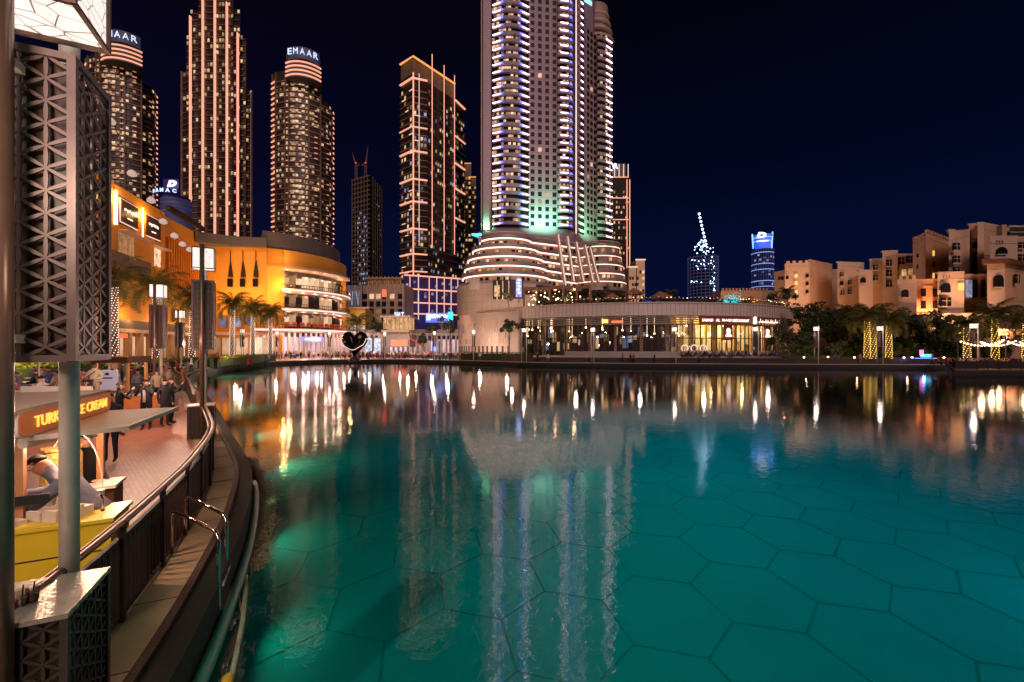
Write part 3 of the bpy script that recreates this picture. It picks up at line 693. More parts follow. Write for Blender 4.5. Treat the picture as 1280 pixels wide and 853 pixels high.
def podium():
    t = thing('hotel_podium', (*XY(670, 150), 0), 'curved terraced hotel podium of stacked lit balconies below the huge tower', 'building')
    Y0 = 165; h = lambda py, YY=150: CZ+(HZ-py)/F0*YY
    cx, cy = XY(632, Y0)[0], Y0+4; rx0, ry0 = 11.5, 12
    levels = [(286, 35, 0), (300, 44, 1), (313, 50, 2), (326, 54, 3), (338, 57, 4), (351, 60, 5)]
    def outline(w_, k):
        """plan of one terrace: left drum, straight middle, right drum"""
        o = []; r = w_/F0*Y0
        for i in range(26):
            a = PI*0.98+(PI*1.02)*i/25*0.93; o.append((cx+r*math.cos(a), cy+r*0.85*math.sin(a)))
        x2, y2 = XY(752, Y0+10); r2 = (29+k*2.0)/F0*Y0
        for i in range(18):
            a = PI*1.15+PI*0.85*i/17; o.append((x2+r2*math.cos(a), y2+6+r2*0.9*math.sin(a)))
        return o
    zz = []
    for py, w_, k in levels:
        o = outline(w_, k); z = h(py); zz.append(z)
        MB().prism(o+[(o[-1][0], cy+26), (o[0][0], cy+26)], z-0.55, z-0.1).build('terrace_slab', 'podium_metal', t)
        MB().band(o, z-0.1, z+0.75, 0.2).build('parapet', 'podium_metal', t)
        if k < 5:
            oi = outline(w_-4, k)
            MB().band([(p[0], p[1]) for p in outline(w_-1.2, k)], z-0.95, z-0.60, 0.35).build('light_strip', 'rose_soft', t)
    for i in range(5):
        py, w_, k = levels[i]; z1 = zz[i]-0.55; z0 = zz[i+1]-0.1
        oi = outline(w_-6, k)
        MB().band(oi, z0, z1, 0.5).build('set_back_wall', 'podium_wall', t)
        R = random.Random(i)
        reps(t, 'window', 'window_soft', skin_wins(oi, [(z0+z1)/2-0.2], 46, 0.42, 1.25, 1.9, 0.08, 0.0, 1.0, rnd=R), 20)
        reps(t, 'dark_window', 'dark_glass', skin_wins(oi, [(z0+z1)/2-0.2], 40, 0.5, 1.3, 1.9, 0.05, 0.0, 1.0, rnd=R), 20)
    # slanted ribs
    for i, (xa, ya, xb, yb) in enumerate(((697, 293, 706.5, 357), (709, 296, 717, 352), (720, 303, 729, 352), (731, 307, 741, 352), (737, 309, 748, 352))):
        MB().bar(W(xa, ya, 158), W(xb, yb, 152), 0.9, 1.3).build('rib', 'podium_stone', t)
        MB().bar(W(xa+0.8, ya, 157.2), W(xb+0.8, yb, 151.2), 0.25, 0.3).build('rib_light', 'soft_strip', t)
    # roof cap
    o = outline(37, 0); MB().band(o, zz[0]+1.25, zz[0]+1.6, 0.6).build('roof_cap', 'podium_stone', t)
    # stone drum below, with window opening and stepped left edge
    base = outline(62, 5)[:20]
    zt = h(352); zb = h(384)
    MB().band(base, h(412), zt, 0.8).build('stone_wall', 'stone_panels', t)
    MB().box((*XY(593, 131), h(366)), (3.2, 1.2, 3.2), -0.7).build('wall_box', 'podium_metal', t)
    MB().band([XY(616, 138), XY(634, 136.5), XY(654, 136)], h(374, 137), h(350, 137), 0.5).build('opening', 'dark_frame', t)
    MB().band([XY(618, 137), XY(624, 136)], h(371, 137), h(357, 137), 0.3).build('window', 'window_amber', t)
    for px in (621.5, 628.5, 636):
        MB().box((*XY(px, 136), h(363, 136)), (0.35, 0.4, 6)).build('mullion', 'podium_stone', t)
    for px, YY in ((600, 120), (640, 110), (700, 112), (760, 115)):
        x, y = XY(px, YY); spot((x, y, 14), (x, y+40, h(320)), 9000, (1.0, 0.66, 0.5), 100, 1)
    s = thing('blue_banner', (*XY(648.5, 132), h(372, 132)), 'tall blue lit banner panel beside the dark opening of the stone drum', 'banner')
    MB().box((*XY(648.5, 132), h(360, 132)), (1.8, 0.3, 5.8)).build('panel', 'deep_blue_light', s)
    for k in range(5): MB().lathe((*XY(648.5+(-1) ** k*0.6, 131.7), h(351+k*4, 132)), [(0.35, 0), (0.5, 0.2), (0.3, 0.35)], 8).build('emblem', 'white_sign', s)
    MB().box((*XY(648.5, 132), h(374, 132)), (0.3, 0.3, 2.5)).build('post', 'dark_frame', s)
    # turquoise lit roof tip at the left shoulder
    c = thing('lit_roof_fin', (*XY(594, 150), h(296)), 'small turquoise lit fin at the left shoulder of the podium', 'roof fin')
    MB().prism([XY(589.5, 150), XY(602, 150), XY(600, 154)], h(294.5), h(292)).build('fin', 'cyan_light', c)
    MB().box((*XY(600, 151), h(296)), (1.0, 1.0, 3.5)).build('support', 'podium_metal', c)
glow('rose_soft', (1.0, 0.58, 0.46), 2.6)
mat('podium_wall', (0.45, 0.28, 0.20), 0.5, var=0.25, vs=0.3)
tile_mat('stone_panels', (0.60, 0.45, 0.36), (0.38, 0.27, 0.21), 3.2, 2.4)
podium()
def hz(py, Y): return CZ+(HZ-py)/F0*Y
def lettered_tower():
    Y = 300; t = thing('lettered_tower', (*XY(772, Y), 0), 'dark square tower with a floodlit crown half hidden behind the hotel tower', 'skyscraper')
    x0, x1 = XY(754, Y)[0], XY(787.5, Y)[0]; R = random.Random(6)
    MB().box(((x0+x1)/2, Y+10, hz(222, Y)/2), (x1-x0, 20, hz(222, Y))).build('tower_block', 'dark_glass', t)
    MB().box(((x0+x1)/2-1, Y+9, (hz(222, Y)+hz(204, Y))/2), (x1-x0-3.5, 16, hz(204, Y)-hz(222, Y))).build('crown', 'slab_grey', t)
    for k in range(5): MB().box((x0+5+k*3.2, Y+0.6, hz(213, Y)), (0.5, 0.6, 9)).build('crown_fin', 'soft_strip', t)
    for px in (764.5, 783.5, 787): MB().box((XY(px, Y)[0], Y-0.4, hz(225, Y)/2+20), (0.5, 0.6, hz(225, Y)-40)).build('light_line', 'peach_strip', t)
    for py in (222, 248, 275): MB().box((XY(774, Y)[0], Y-0.5, hz(py, Y)), (13, 0.5, 0.5)).build('light_line', 'peach_strip', t)
    zs = [40+3.6*i for i in range(int((hz(225, Y)-44)/3.6))]
    reps(t, 'window', 'window_amber', skin_wins([(x0, Y), (x1, Y)], zs, 11, 0.28, 1.0, 1.7, 0.2, rnd=R))
    b = MB()
    for z in zs: b.box(((x0+x1)/2, Y-0.2, z-1.3), (x1-x0, 0.5, 0.3))
    b.build('floor_slab', 'slab_grey', t)
    for i, ch in enumerate('AAR'): sign_text(t, ch, (*XY(760+i*5.0, Y-1), hz(208.5, Y)), (1, 0, 0), 3.6, 'white_sign', 'letter', 0.2, 0.02)
lettered_tower()
def small_block():
    Y = 230; t = thing('apartment_block', (*XY(797, Y), 0), 'small pale apartment block with slanted roof right of the hotel podium', 'building'); R = random.Random(9)
    for a, c, top in ((786, 796, 334), (795, 806, 325)):
        x0, x1 = XY(a, Y)[0], XY(c, Y)[0]; z = hz(top, Y)
        MB().prism([(x0, Y), (x1, Y), (x1, Y+12), (x0, Y+12)], 0, z).build('wall', 'palace_pale', t)
        zs = [16+3.4*i for i in range(int((z-18)/3.4))]
        reps(t, 'window', 'window_soft', skin_wins([(x0, Y), (x1, Y)], zs, 3, 0.35, 1.0, 1.6, 0.1, rnd=R)); reps(t, 'dark_window', 'dark_glass', skin_wins([(x0, Y), (x1, Y)], zs, 3, 0.6, 1.0, 1.6, 0.05, rnd=R))
        MB().box(((x0+x1)/2, Y-0.3, z), (x1-x0+0.6, 0.8, 0.6)).build('roof_edge', 'soft_strip', t)
    x, y = XY(797, Y-25); spot((x, y, 12), (x, Y, 38), 12000, (1, 0.7, 0.5), 60)
small_block()
def crane_tower():
    Y = 520; t = thing('blue_lit_tower', (*XY(878, Y), 0), 'distant unfinished round tower sprinkled with blue white work lights', 'skyscraper', 'blue lit towers on the horizon'); R = random.Random(3)
    c = XY(878.5, Y); zt = hz(322, Y); r = 17.5
    MB().lathe((c[0], c[1], 0), [(r-1.5, 0), (r-1.5, zt)], 24).build('core', 'dark_glass', t)
    b = MB(); z = 10
    while z < zt: b.lathe((c[0], c[1], z), [(r, 0), (r, 0.9)], 24); z += 4
    b.build('floor_slab', 'slab_blue', t)
    b = MB()
    for k in range(24):
        a = 2*PI*k/24; b.box((c[0]+r*math.cos(a), c[1]+r*math.sin(a), zt/2), (0.6, 0.6, zt), a)
    b.build('column', 'slab_blue', t)
    pts = []
    for i in range(46):
        f = R.random(); px = 878+R.gauss(0, 1)*(9-7*f); py = 322-f*22
        pts.append((px, py, 0.5+0.5*R.random()))
    for i in range(34): pts.append((R.uniform(864, 893), R.choice((326, 330, 333, 337, 352, 354))+R.uniform(-1, 1), 0.45+0.5*R.random()))
    for i in range(18): pts.append((R.uniform(890, 894), R.uniform(330, 372), 0.7))
    for i, (px, py, s) in enumerate(pts):
        YY = Y-16; MB().ball((*XY(px, YY), hz(py, YY)), s*0.8, 5).build('work_light', 'star_light', t)
    x0 = XY(880, Y); b = MB()
    for dx in (-1, 1): b.bar((x0[0]+dx, Y, zt), (x0[0]+dx*0.7, Y, hz(300, Y)), 0.6)
    b.build('roof_mast', 'slab_blue', t)
    k = thing('lit_crane', (*x0, zt), 'crane jib strung with white lights rising from the round blue lit tower', 'crane')
    P = W(882, 306, Y-2); Q = W(873.5, 268, Y-2); b = MB(); b.bar(P, Q, 0.6); b.bar(P+Vector((1.6, 0, 0)), Q+Vector((0.4, 0, 0)), 0.4)
    for i in range(12): b.bar(P.lerp(Q, i/12), P.lerp(Q, (i+1)/12)+Vector((1.2, 0, 0)), 0.3)
    b.build('jib', 'slab_blue', k)
    MB().box((P.x, P.y, (P.z+zt)/2), (1.6, 1.6, P.z-zt)).build('mast', 'slab_blue', k)
    for i in range(9):
        p = P.lerp(Q, i/8); MB().ball((p.x, p.y-1, p.z), 1.35, 6).build('lamp', 'star_light', k)
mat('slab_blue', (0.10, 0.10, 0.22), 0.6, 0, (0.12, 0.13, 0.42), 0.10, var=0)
crane_tower()
def crowned_tower():
    Y = 560; t = thing('crowned_tower', (*XY(953, Y), 0), 'distant blue glass tower with flared glowing crown and a white letter on top', 'skyscraper', 'blue lit towers on the horizon'); R = random.Random(5)
    c = XY(953.2, Y); r = 12.0/F0*Y; zb = hz(313, Y); zt = hz(292, Y)
    MB().lathe((c[0], c[1], 0), [(r, 0), (r, zb)], 28).build('tower_shaft', 'blue_glass', t)
    for k in range(12):
        z = hz(318+k*7.0, Y)
        if k % 3 != 1: MB().lathe((c[0], c[1], z), [(r+0.4, 0), (r+0.4, 0.9)], 28).build('light_ring', 'steel_blue_light', t)
        else: MB().lathe((c[0], c[1], z), [(r+0.25, 0), (r+0.25, 0.5)], 28).build('floor_ring', 'slab_blue', t)
    b = MB()
    for k in range(28):
        a = 2*PI*k/28; b.box((c[0]+r*math.cos(a), c[1]+r*math.sin(a), zb/2), (0.45, 0.45, zb), a)
    b.build('mullion', 'slab_blue', t)
    n = 24; vs = []
    for z, q, e in ((zb-2, 0.62, 0), (zt-3, 0.95, 0)):
        for k in range(n):
            a = 2*PI*k/n; vs.append((c[0]+r*q*math.cos(a), c[1]+r*q*math.sin(a), z))
    MB().add(vs, [(k, (k+1) % n, n+(k+1) % n, n+k) for k in range(n)]+[tuple(range(n, 2*n))]).build('crown', 'deep_blue_light', t)
    for k in range(4): MB().lathe((c[0], c[1], hz(311-k*4, Y)), [(r*(0.66+0.08*k), 0), (r*(0.67+0.08*k), 0.8)], 28).build('crown_ring', 'blue_sign', t)
    for px, s in ((941.5, 1), (964.5, -1)): MB().bar(W(px, 311, Y-8), W(px-1.2*s, 293 if s > 0 else 290, Y-8), 1.2).build('horn', 'blue_sign', t)
    sign_text(t, 'D', (*XY(952.5, Y-r-3), hz(298, Y)), (1, 0, 0), 7.5, 'white_sign', 'letter', 0.4, 0.04, width=11, lean=0.35)
    MB().bar(W(946, 302, Y-r-4), W(961, 301, Y-r-4), 0.5, 1.2).build('letter_underline', 'white_sign', t)
    reps(t, 'window', 'window_cool', [((c[0]+r*1.01*math.cos(a), c[1]+r*1.01*math.sin(a), z), (2.6, 0.3, 2.2), a+PI/2) for a, z in ((R.uniform(-PI+0.3, -0.3), hz(R.uniform(318, 358), Y)) for _ in range(26))])
mat('blue_glass', (0.01, 0.015, 0.06), 0.2, 0, (0.01, 0.03, 0.25), 0.10, var=0)
glow('steel_blue_light', (0.35, 0.45, 0.95), 0.7)
crowned_tower()
def blue_letter_block():
    Y = 210; t = thing('lettered_block', (*XY(208, Y), 0), 'low curved block with glowing blue roof letters between the mall wing and the stepped tower', 'building'); R = random.Random(15)
    c = XY(209, Y); r = 6.5
    MB().lathe((c[0], c[1]+6, 0), [(r, 0), (r, hz(246, Y))], 26).build('wall', 'slab_blue', t)
    for k in range(5): MB().lathe((c[0], c[1]+6, hz(249+k*5, Y)), [(r+0.3, 0), (r+0.3, 0.7)], 26).build('floor_ring', 'slab_pink' if k % 2 else 'slab_blue', t)
    MB().lathe((c[0], c[1]+6, hz(246, Y)), [(r-1, 0), (r-0.6, 1.2), (r-2, 1.6)], 26).build('roof', 'roof_grey', t)
    MB().prism([XY(204, Y-4), XY(223, Y-4), XY(223, Y+2), XY(204, Y+2)], hz(240, Y), hz(228, Y)).build('roof_fin', 'dark_violet', t)
    sign_text(t, 'D', (*XY(215.5, Y-5), hz(234.5, Y)), (1, 0, 0), 3.2, 'white_sign', 'letter', 0.1, 0.07, width=4, lean=0.3)
    pth = arc(XY(193, Y-4), XY(222, Y-4), 2, 8)
    for i, ch in enumerate('DAMAC'):
        p, a, n = along(pth, (i+0.5)/5); q = p+n*0.6; sign_text(t, ch, (q.x, q.y, hz(243.5, Y)), (math.cos(a), math.sin(a), 0), 1.8, 'blue_white', 'letter', 0.1, 0.04)
mat('dark_violet', (0.05, 0.03, 0.10), 0.5, 0, (0.15, 0.05, 0.4), 0.12, var=0)
glow('blue_white', (0.45, 0.6, 1.0), 1.6)
blue_letter_block()

# ------------------------------------------------------------ the mall
def mall():
    t = thing('shopping_mall', (*XY(330, 125), 0), 'orange lit shopping mall with a curved balcony front and dark overhanging roof', 'shopping mall')
    # wing with framed sign panels, running away from the camera
    Wg = [XY(88, 66), XY(136, 78), XY(172, 87), XY(206, 97)]
    W2 = [XY(206, 98.5), XY(228, 106), XY(250, 115)]
    zr = 33.5
    MB().band(Wg, 0, zr, 12).build('wing_wall', 'mall_orange', t)
    MB().band(W2, 0, 33.2, 5).build('wing_wall', 'mall_orange', t)
    MB().band([(p[0]+2.2, p[1]-1.2) for p in W2], [hz(264, 98), hz(278, 106), hz(291, 115)], [hz(258, 98), hz(271, 106), hz(286, 115)], 0.8).build('roof_edge', 'roof_dark', t)
    it = []
    for k in range(16):
        p, a, n = along(W2, (k+0.5)/16); q = p+n*0.35; it.append(((q.x, q.y, 22), (0.35, 0.7, 13), a))
    reps(t, 'facade_fin', 'mall_orange', it)
    U = (Vector(Wg[2])-Vector(Wg[1])).normalized()
    # sign panels
    for i, (pa, pb, ya, yb, txt) in enumerate(((148, 173, 247, 285, 'AL MALLAH'), (180, 201, 265, 297, 'MARKETTE'))):
        Ya = 81+(pa-148)*0.28; Yb = 81+(pb-148)*0.28
        A = Vector(XY(pa, Ya-0.6)); B = Vector(XY(pb, Yb-0.6)); zt = (hz(ya, Ya)+hz(ya+12, Yb))/2; zb = zt-5.2
        f = MB().band([A, B], zb, zt, 0.6).build('sign_frame', 'brown_metal', t)
        MB().band([A.lerp(B, .05), A.lerp(B, .95)], zb+0.25, zt-0.25, -0.1).build('sign_border', 'soft_strip', t)
        MB().band([A.lerp(B, .08), A.lerp(B, .92)], zb+0.45, zt-0.45, -0.2).build('sign_panel', 'lattice_core', t)
        C = A.lerp(B, .5); d = B-A; n = Vector((d.y, -d.x)).normalized(); C = C+n*0.25
        w0 = C-d*0.25
        bb = MB()
        for k in range(9):
            p = w0+d*(0.5*k/8); bb.box((p.x, p.y, (zt+zb)/2+0.45+0.12*math.sin(k*2.1)), (0.28, 0.06, (0.5, 0.25, 0.6, 0.3)[k % 4]), math.atan2(d.y, d.x))
        bb.build('lettering', 'warm_sign', t)
        MB().bar((C.x-d.x*0.12, C.y-d.y*0.12, (zt+zb)/2-1.0), (C.x+d.x*0.12, C.y+d.y*0.12, (zt+zb)/2-1.0), 0.08, 0.22).build('lettering', 'warm_sign', t)
        MB().band([A, B+d*0.25], zb-1.5, zb-1.2, -1.4).build('canopy', 'white_panel', t)
        MB().band([A, B], zb-5.5, zb-1.6, 0.1).build('shopfront', 'window_soft', t)
        p = A-d*0.12; MB().box((p.x, p.y, (zt+zb)/2), (0.5, 0.3, 6.4)).build('light_tube', 'white_strip', t)
        lamp((p.x+n.x*0.7, p.y+n.y*0.7, zt-1), 900, (1, 0.55, 0.15), 0.4)
    # terrace balcony with planting
    Bp = [XY(100, 65), XY(136, 75.5), XY(172, 84.5), XY(189, 89)]
    MB().band(Bp, 17.2, 18.0, 4).build('terrace_slab', 'slab_pink', t); MB().band(Bp, 18.0, 20.4, 0.3).build('parapet', 'roof_grey', t)
    # lower storeys of the wing
    Lw = [XY(88, 64), XY(136, 76), XY(190, 90), XY(246, 110)]
    MB().band(Lw, 5.6, 6.3, 5).build('terrace_slab', 'white_panel', t); MB().band(Lw, 6.3, 8.0, 0.2).build('parapet', 'roof_grey', t)
    R = random.Random(12)
    sh_ = []; 
    for k in range(12):
        p, a, n = along(Lw, (k+0.5)/12); q = p-n*1.2; sh_.append(((q.x, q.y, 2.6), (3.0, 0.3, 4.6), a))
    reps(t, 'shopfront', 'window_soft', sh_)
    for k in range(13):
        p, a, n = along(Lw, k/12); q = p-n*0.4; MB().box((q.x, q.y, 2.8), (0.8, 0.8, 5.6), a).build('column', 'mall_stone', t)
    for k in range(10):
        p, a, n = along(Lw, (k+0.5)/10); q = p-n*1.5; MB().box((q.x, q.y, 10.4), (2.2, 0.3, 3.2), a).build('window', 'window_warm', t)
    for s in (0.15, 0.4, 0.65, 0.9):
        p, a, n = along(Lw, s); q = p+n*1.0; lamp((q.x, q.y, 8.5), 500, (1, 0.5, 0.14), 0.4)
    s_ = along(Lw, 0.33)[0]; MB().box((s_.x+0.5, s_.y-0.8, 4.9), (3, 0.3, 0.8), 1.1).build('red_sign', 'red_sign', t)
    # straight wall with lancet windows
    Fw = [XY(250, 117), XY(291, 118), XY(334, 120)]
    MB().band(Fw, 0, hz(308, 118), 14).build('front_wall', 'mall_orange', t)
    MB().band([(p[0], p[1]-0.5) for p in [XY(246, 112), XY(291, 117), XY(334, 119)]], hz(309, 118), hz(297, 118), 16).build('roof_edge', 'roof_grey', t)
    for i, px in enumerate((289, 304.5, 320.5)):
        Yl = 116.6+(px-250)*0.0357; x, y = XY(px, Yl+0.1); wd = 0.65
        zb, zm, zt = hz(346, Yl), hz(341, Yl), hz(326, Yl)
        v = [(x-wd, y-0.4, zb), (x+wd, y-0.4, zb), (x+wd*0.8, y-0.4, zm), (x, y-0.4, zt), (x-wd*0.8, y-0.4, zm)]; v += [(a, b_+0.5, c) for a, b_, c in v]
        wn = MB().add(v, [(0, 1, 2, 3, 4), (9, 8, 7, 6, 5), (0, 5, 6, 1), (1, 6, 7, 2), (2, 7, 8, 3), (3, 8, 9, 4), (4, 9, 5, 0)]).build('lancet_window', 'dark_frame', t)
        MB().box((x, y-0.5, hz(354, Yl)), (1.3, 0.4, 2.2)).build('window', 'dark_glass', t)
        MB().bar((x, y-0.3, zt), (x, y-0.3, zt+2.6), 0.15).build('groove', 'roof_dark', t)
    R = random.Random(19)
    reps(t, 'shopfront', 'window_soft', [((XY(px, 118)[0], 116.5, 3.0), (3.2, 0.3, 4.6), 0) for px in range(256, 346, 17)])
    MB().band([XY(248, 113.5), XY(300, 114), XY(350, 116)], 6.0, 6.7, 3).build('canopy', 'white_panel', t)
    reps(t, 'window', 'window_cool', [((XY(px, 118)[0], 116.8, 9.6), (1.8, 0.3, 2.6), 0) for px in (268, 282, 300, 316)])
    for px in (262, 292, 318, 340):
        x, y = XY(px, 111); spot((x, y, 7.5), (x, 118, 24), 7500, (1, 0.58, 0.16), 85, 0.4)
    # the curved balcony front
    C3 = arc(XY(334, 119), XY(433, 149), 5.5, 24); C4 = arc(XY(352, 119.5), XY(437, 145), 6.0, 20); C5 = arc(XY(352, 123.5), XY(428, 150), 4.5, 20)
    MB().band(C3, 25.6, 30.6, 10).build('front_wall', 'mall_orange', t)
    MB().band(C3[:4], 0, 30.6, 8).build('front_wall', 'mall_orange', t)
    MB().band(arc(XY(328, 119), XY(425, 149), 5.8, 24), 30.6, 35.5, 14).build('roof_edge', 'roof_grey', t)
    MB().band(C4, 25.0, 25.6, 6).build('canopy', 'slab_pink', t)
    MB().band(C3[-3:], 0, 25.6, 6).build('front_wall', 'mall_orange', t)
    for i, z in enumerate((19.4, 13.85, 7.9)):
        pth = C4 if i < 2 else arc(XY(318, 113), XY(449, 141), 6, 24)
        MB().band(pth, z-0.9, z, 8).build('balcony_slab', 'mall_white', t)
        MB().band(pth, z-0.65, z-0.3, -0.15).build('light_strip', 'soft_white', t)
        MB().band([(p[0], p[1]+0.15) for p in pth], z+1.0, z+1.15, 0.1).build('handrail', 'dark_frame', t)
        ps = []
        for k in range(40):
            p, a, n = along(pth, (k+0.5)/40); q = p-n*0.2; ps.append(((q.x, q.y, z+0.5), (0.09, 0.09, 1.0), a))
        reps(t, 'baluster', 'dark_frame', ps, 40)
    MB().band(C5, 0.2, 25.5, 1.0).build('back_wall', 'lattice_core', t)
    wi = []; dk = []
    for z, m in ((22.1, 0), (16.4, 0), (10.6, 0)):
        for k in range(16):
            p, a, n = along(C5, (k+0.5)/16); q = p+n*0.3
            (wi if R.random() < (0.75 if z > 20 else 0.55) else dk).append(((q.x, q.y, z), (1.9, 0.3, 3.3 if R.random() < .6 else 2.0), a))
    reps(t, 'window', 'window_soft', wi); reps(t, 'dark_window', 'dark_glass', dk)
    rd = []
    for k in range(16):
        p, a, n = along(C5, (k+0.5)/16); q = p+n*2.4; rd.append(((q.x, q.y, 9.3), (1.2, 0.3, 1.3), a))
    reps(t, 'red_panel', 'red_dim', rd)
    for k in range(7):
        p, a, n = along(C4, (k+0.4)/7); q = p-n*3; lamp((q.x, q.y, 18.2), 110, (1, 0.6, 0.45), 0.3); lamp((q.x, q.y, 12.6), 110, (1, 0.5, 0.4), 0.3); lamp((q.x, q.y, 24), 110, (1, 0.75, 0.5), 0.3)
    for s in (0.05, 0.92):
        p, a, n = along(C4, s); q = p+n*-1.5; lamp((q.x+(0.5 if s < .5 else 1.5), q.y, 20.4), 600, (1, 0.6, 0.2), 0.3)
    p, a, n = along(C3, 0.1); lamp((p.x+n.x*3, p.y+n.y*3, 20), 700, (1, 0.6, 0.2), 0.4); lamp((p.x+n.x*3, p.y+n.y*3, 28), 500, (1, 0.6, 0.2), 0.4)
    # bright ground floor with white frames and a blue sign
    G = arc(XY(322, 117), XY(446, 145), 5, 24)
    sw = []; fr = []
    for k in range(22):
        p, a, n = along(G, (k+0.5)/22); q = p-n*2; sw.append(((q.x, q.y, 3.2), (2.3, 0.3, 5.0), a)); r = along(G, k/22)[0]-n*0.8; fr.append(((r.x, r.y, 3.4), (0.5, 0.5, 6.8), a))
    reps(t, 'shopfront', 'window_bright', sw); reps(t, 'column', 'mall_white', fr)
    p, a, n = along(G, 0.40); q = p+n*0.6; MB().box((q.x, q.y, 5.0), (6.5, 0.4, 1.5), a).build('sign_panel', 'deep_blue_light', t)
    
    for dd in (-1.2, 1.3): MB().box((q.x+n.x*.3+math.cos(a)*dd, q.y+n.y*.3+math.sin(a)*dd, 5.0), (2.2, 0.2, 0.5), a).build('lit_bar', 'white_sign', t)
    for k in range(6):
        p, a, n = along(G, (k+.5)/6); lamp((p.x+n.x*2, p.y+n.y*2, 5.5), 350, (1, 0.62, 0.5), 0.3)
glow('soft_white', (1.0, 0.72, 0.62), 1.1)
mat('white_panel', (0.75, 0.62, 0.52), 0.5, var=0.1); mat('mall_white', (0.7, 0.58, 0.5), 0.5, var=0.1, vs=0.4)
mat('red_dim', (0.4, 0.04, 0.02), 0.6, 0, (1, 0.10, 0.04), 0.18, var=0)
lit('window_bright', (1, 0.55, 0.42), (0.85, 0.70, 0.85), 0.15, 0.9)
mall()

def midrise():
    Y = 175; t = thing('midrise_block', (*XY(480, Y), 0), 'pinkish midrise block with a grid of recessed balconies and roof pergola behind the square', 'building'); R = random.Random(31)
    for a, c, top in ((430, 453, 357), (453, 478, 357), (476, 506, 355)):
        x0, x1 = XY(a, Y)[0], XY(c, Y)[0]; z = hz(top, Y)
        MB().box(((x0+x1)/2, Y+8, z/2), (x1-x0-0.3, 16, z)).build('wall', 'slab_pink' if a > 440 else 'podium_metal', t)
        if a > 440:
            dk = []; li = []
            for zf in [8+3.1*i for i in range(int((z-9)/3.1))]:
                for k in range(3):
                    x = x0+(x1-x0)*(k+0.5)/3; (li if R.random() < 0.16 else dk).append(((x, Y-0.05, zf), (2.3, 0.3, 2.1), 0))
            reps(t, 'dark_window', 'dark_glass', dk); reps(t, 'window', 'window_soft', li)
        for k in range(3): MB().box((x0+(x1-x0)*(k+0.5)/3+1, Y-0.4, z/2+3), (0.35, 0.5, z-6)).build('pier', 'podium_stone', t)
    for k in range(9): MB().box((*XY(461+k*5, Y+2), hz(351, Y)), (0.5, 0.5, 4)).build('pergola_post', 'mall_stone', t)
    MB().box((*XY(481, Y+2), hz(347.5, Y)), (15, 3, 0.5)).build('pergola_roof', 'mall_stone', t)
    MB().box((*XY(481, Y+3.5), hz(352, Y)), (14, 0.3, 3)).build('roof_room', 'window_amber', t)
    MB().box((*XY(480.5, Y-0.4), hz(367, Y)), (1.8, 0.3, 3)).build('red_window', 'red_sign', t)
    for k in range(4): MB().bar(W(437+k*4, 364, Y-1), W(440+k*4-(k % 2)*4, 382, Y-1), 0.3).build('light_line', 'window_cool', t)
    y_ = thing('yellow_hall', (*XY(446, 150), 0), 'plain yellow walled hall behind the palm beside the mall', 'building')
    MB().box((*XY(446, 155), hz(386, 150)/2), (9, 8, hz(386, 150))).build('wall', 'olive_wall', y_)
    MB().box((*XY(446, 150.5), hz(386, 150)+0.3), (9.4, 1, 0.6)).build('cornice', 'mall_stone', y_)
    MB().box((*XY(446, 150.6), hz(414, 150)), (6, 0.4, 4)).build('shopfront', 'window_bright', y_)
mat('olive_wall', (0.62, 0.42, 0.10), 0.6, 0, var=0.1, vs=0.3)
midrise()
lamp((*XY(446, 146), 9), 500, (1, 0.7, 0.3), 0.3)
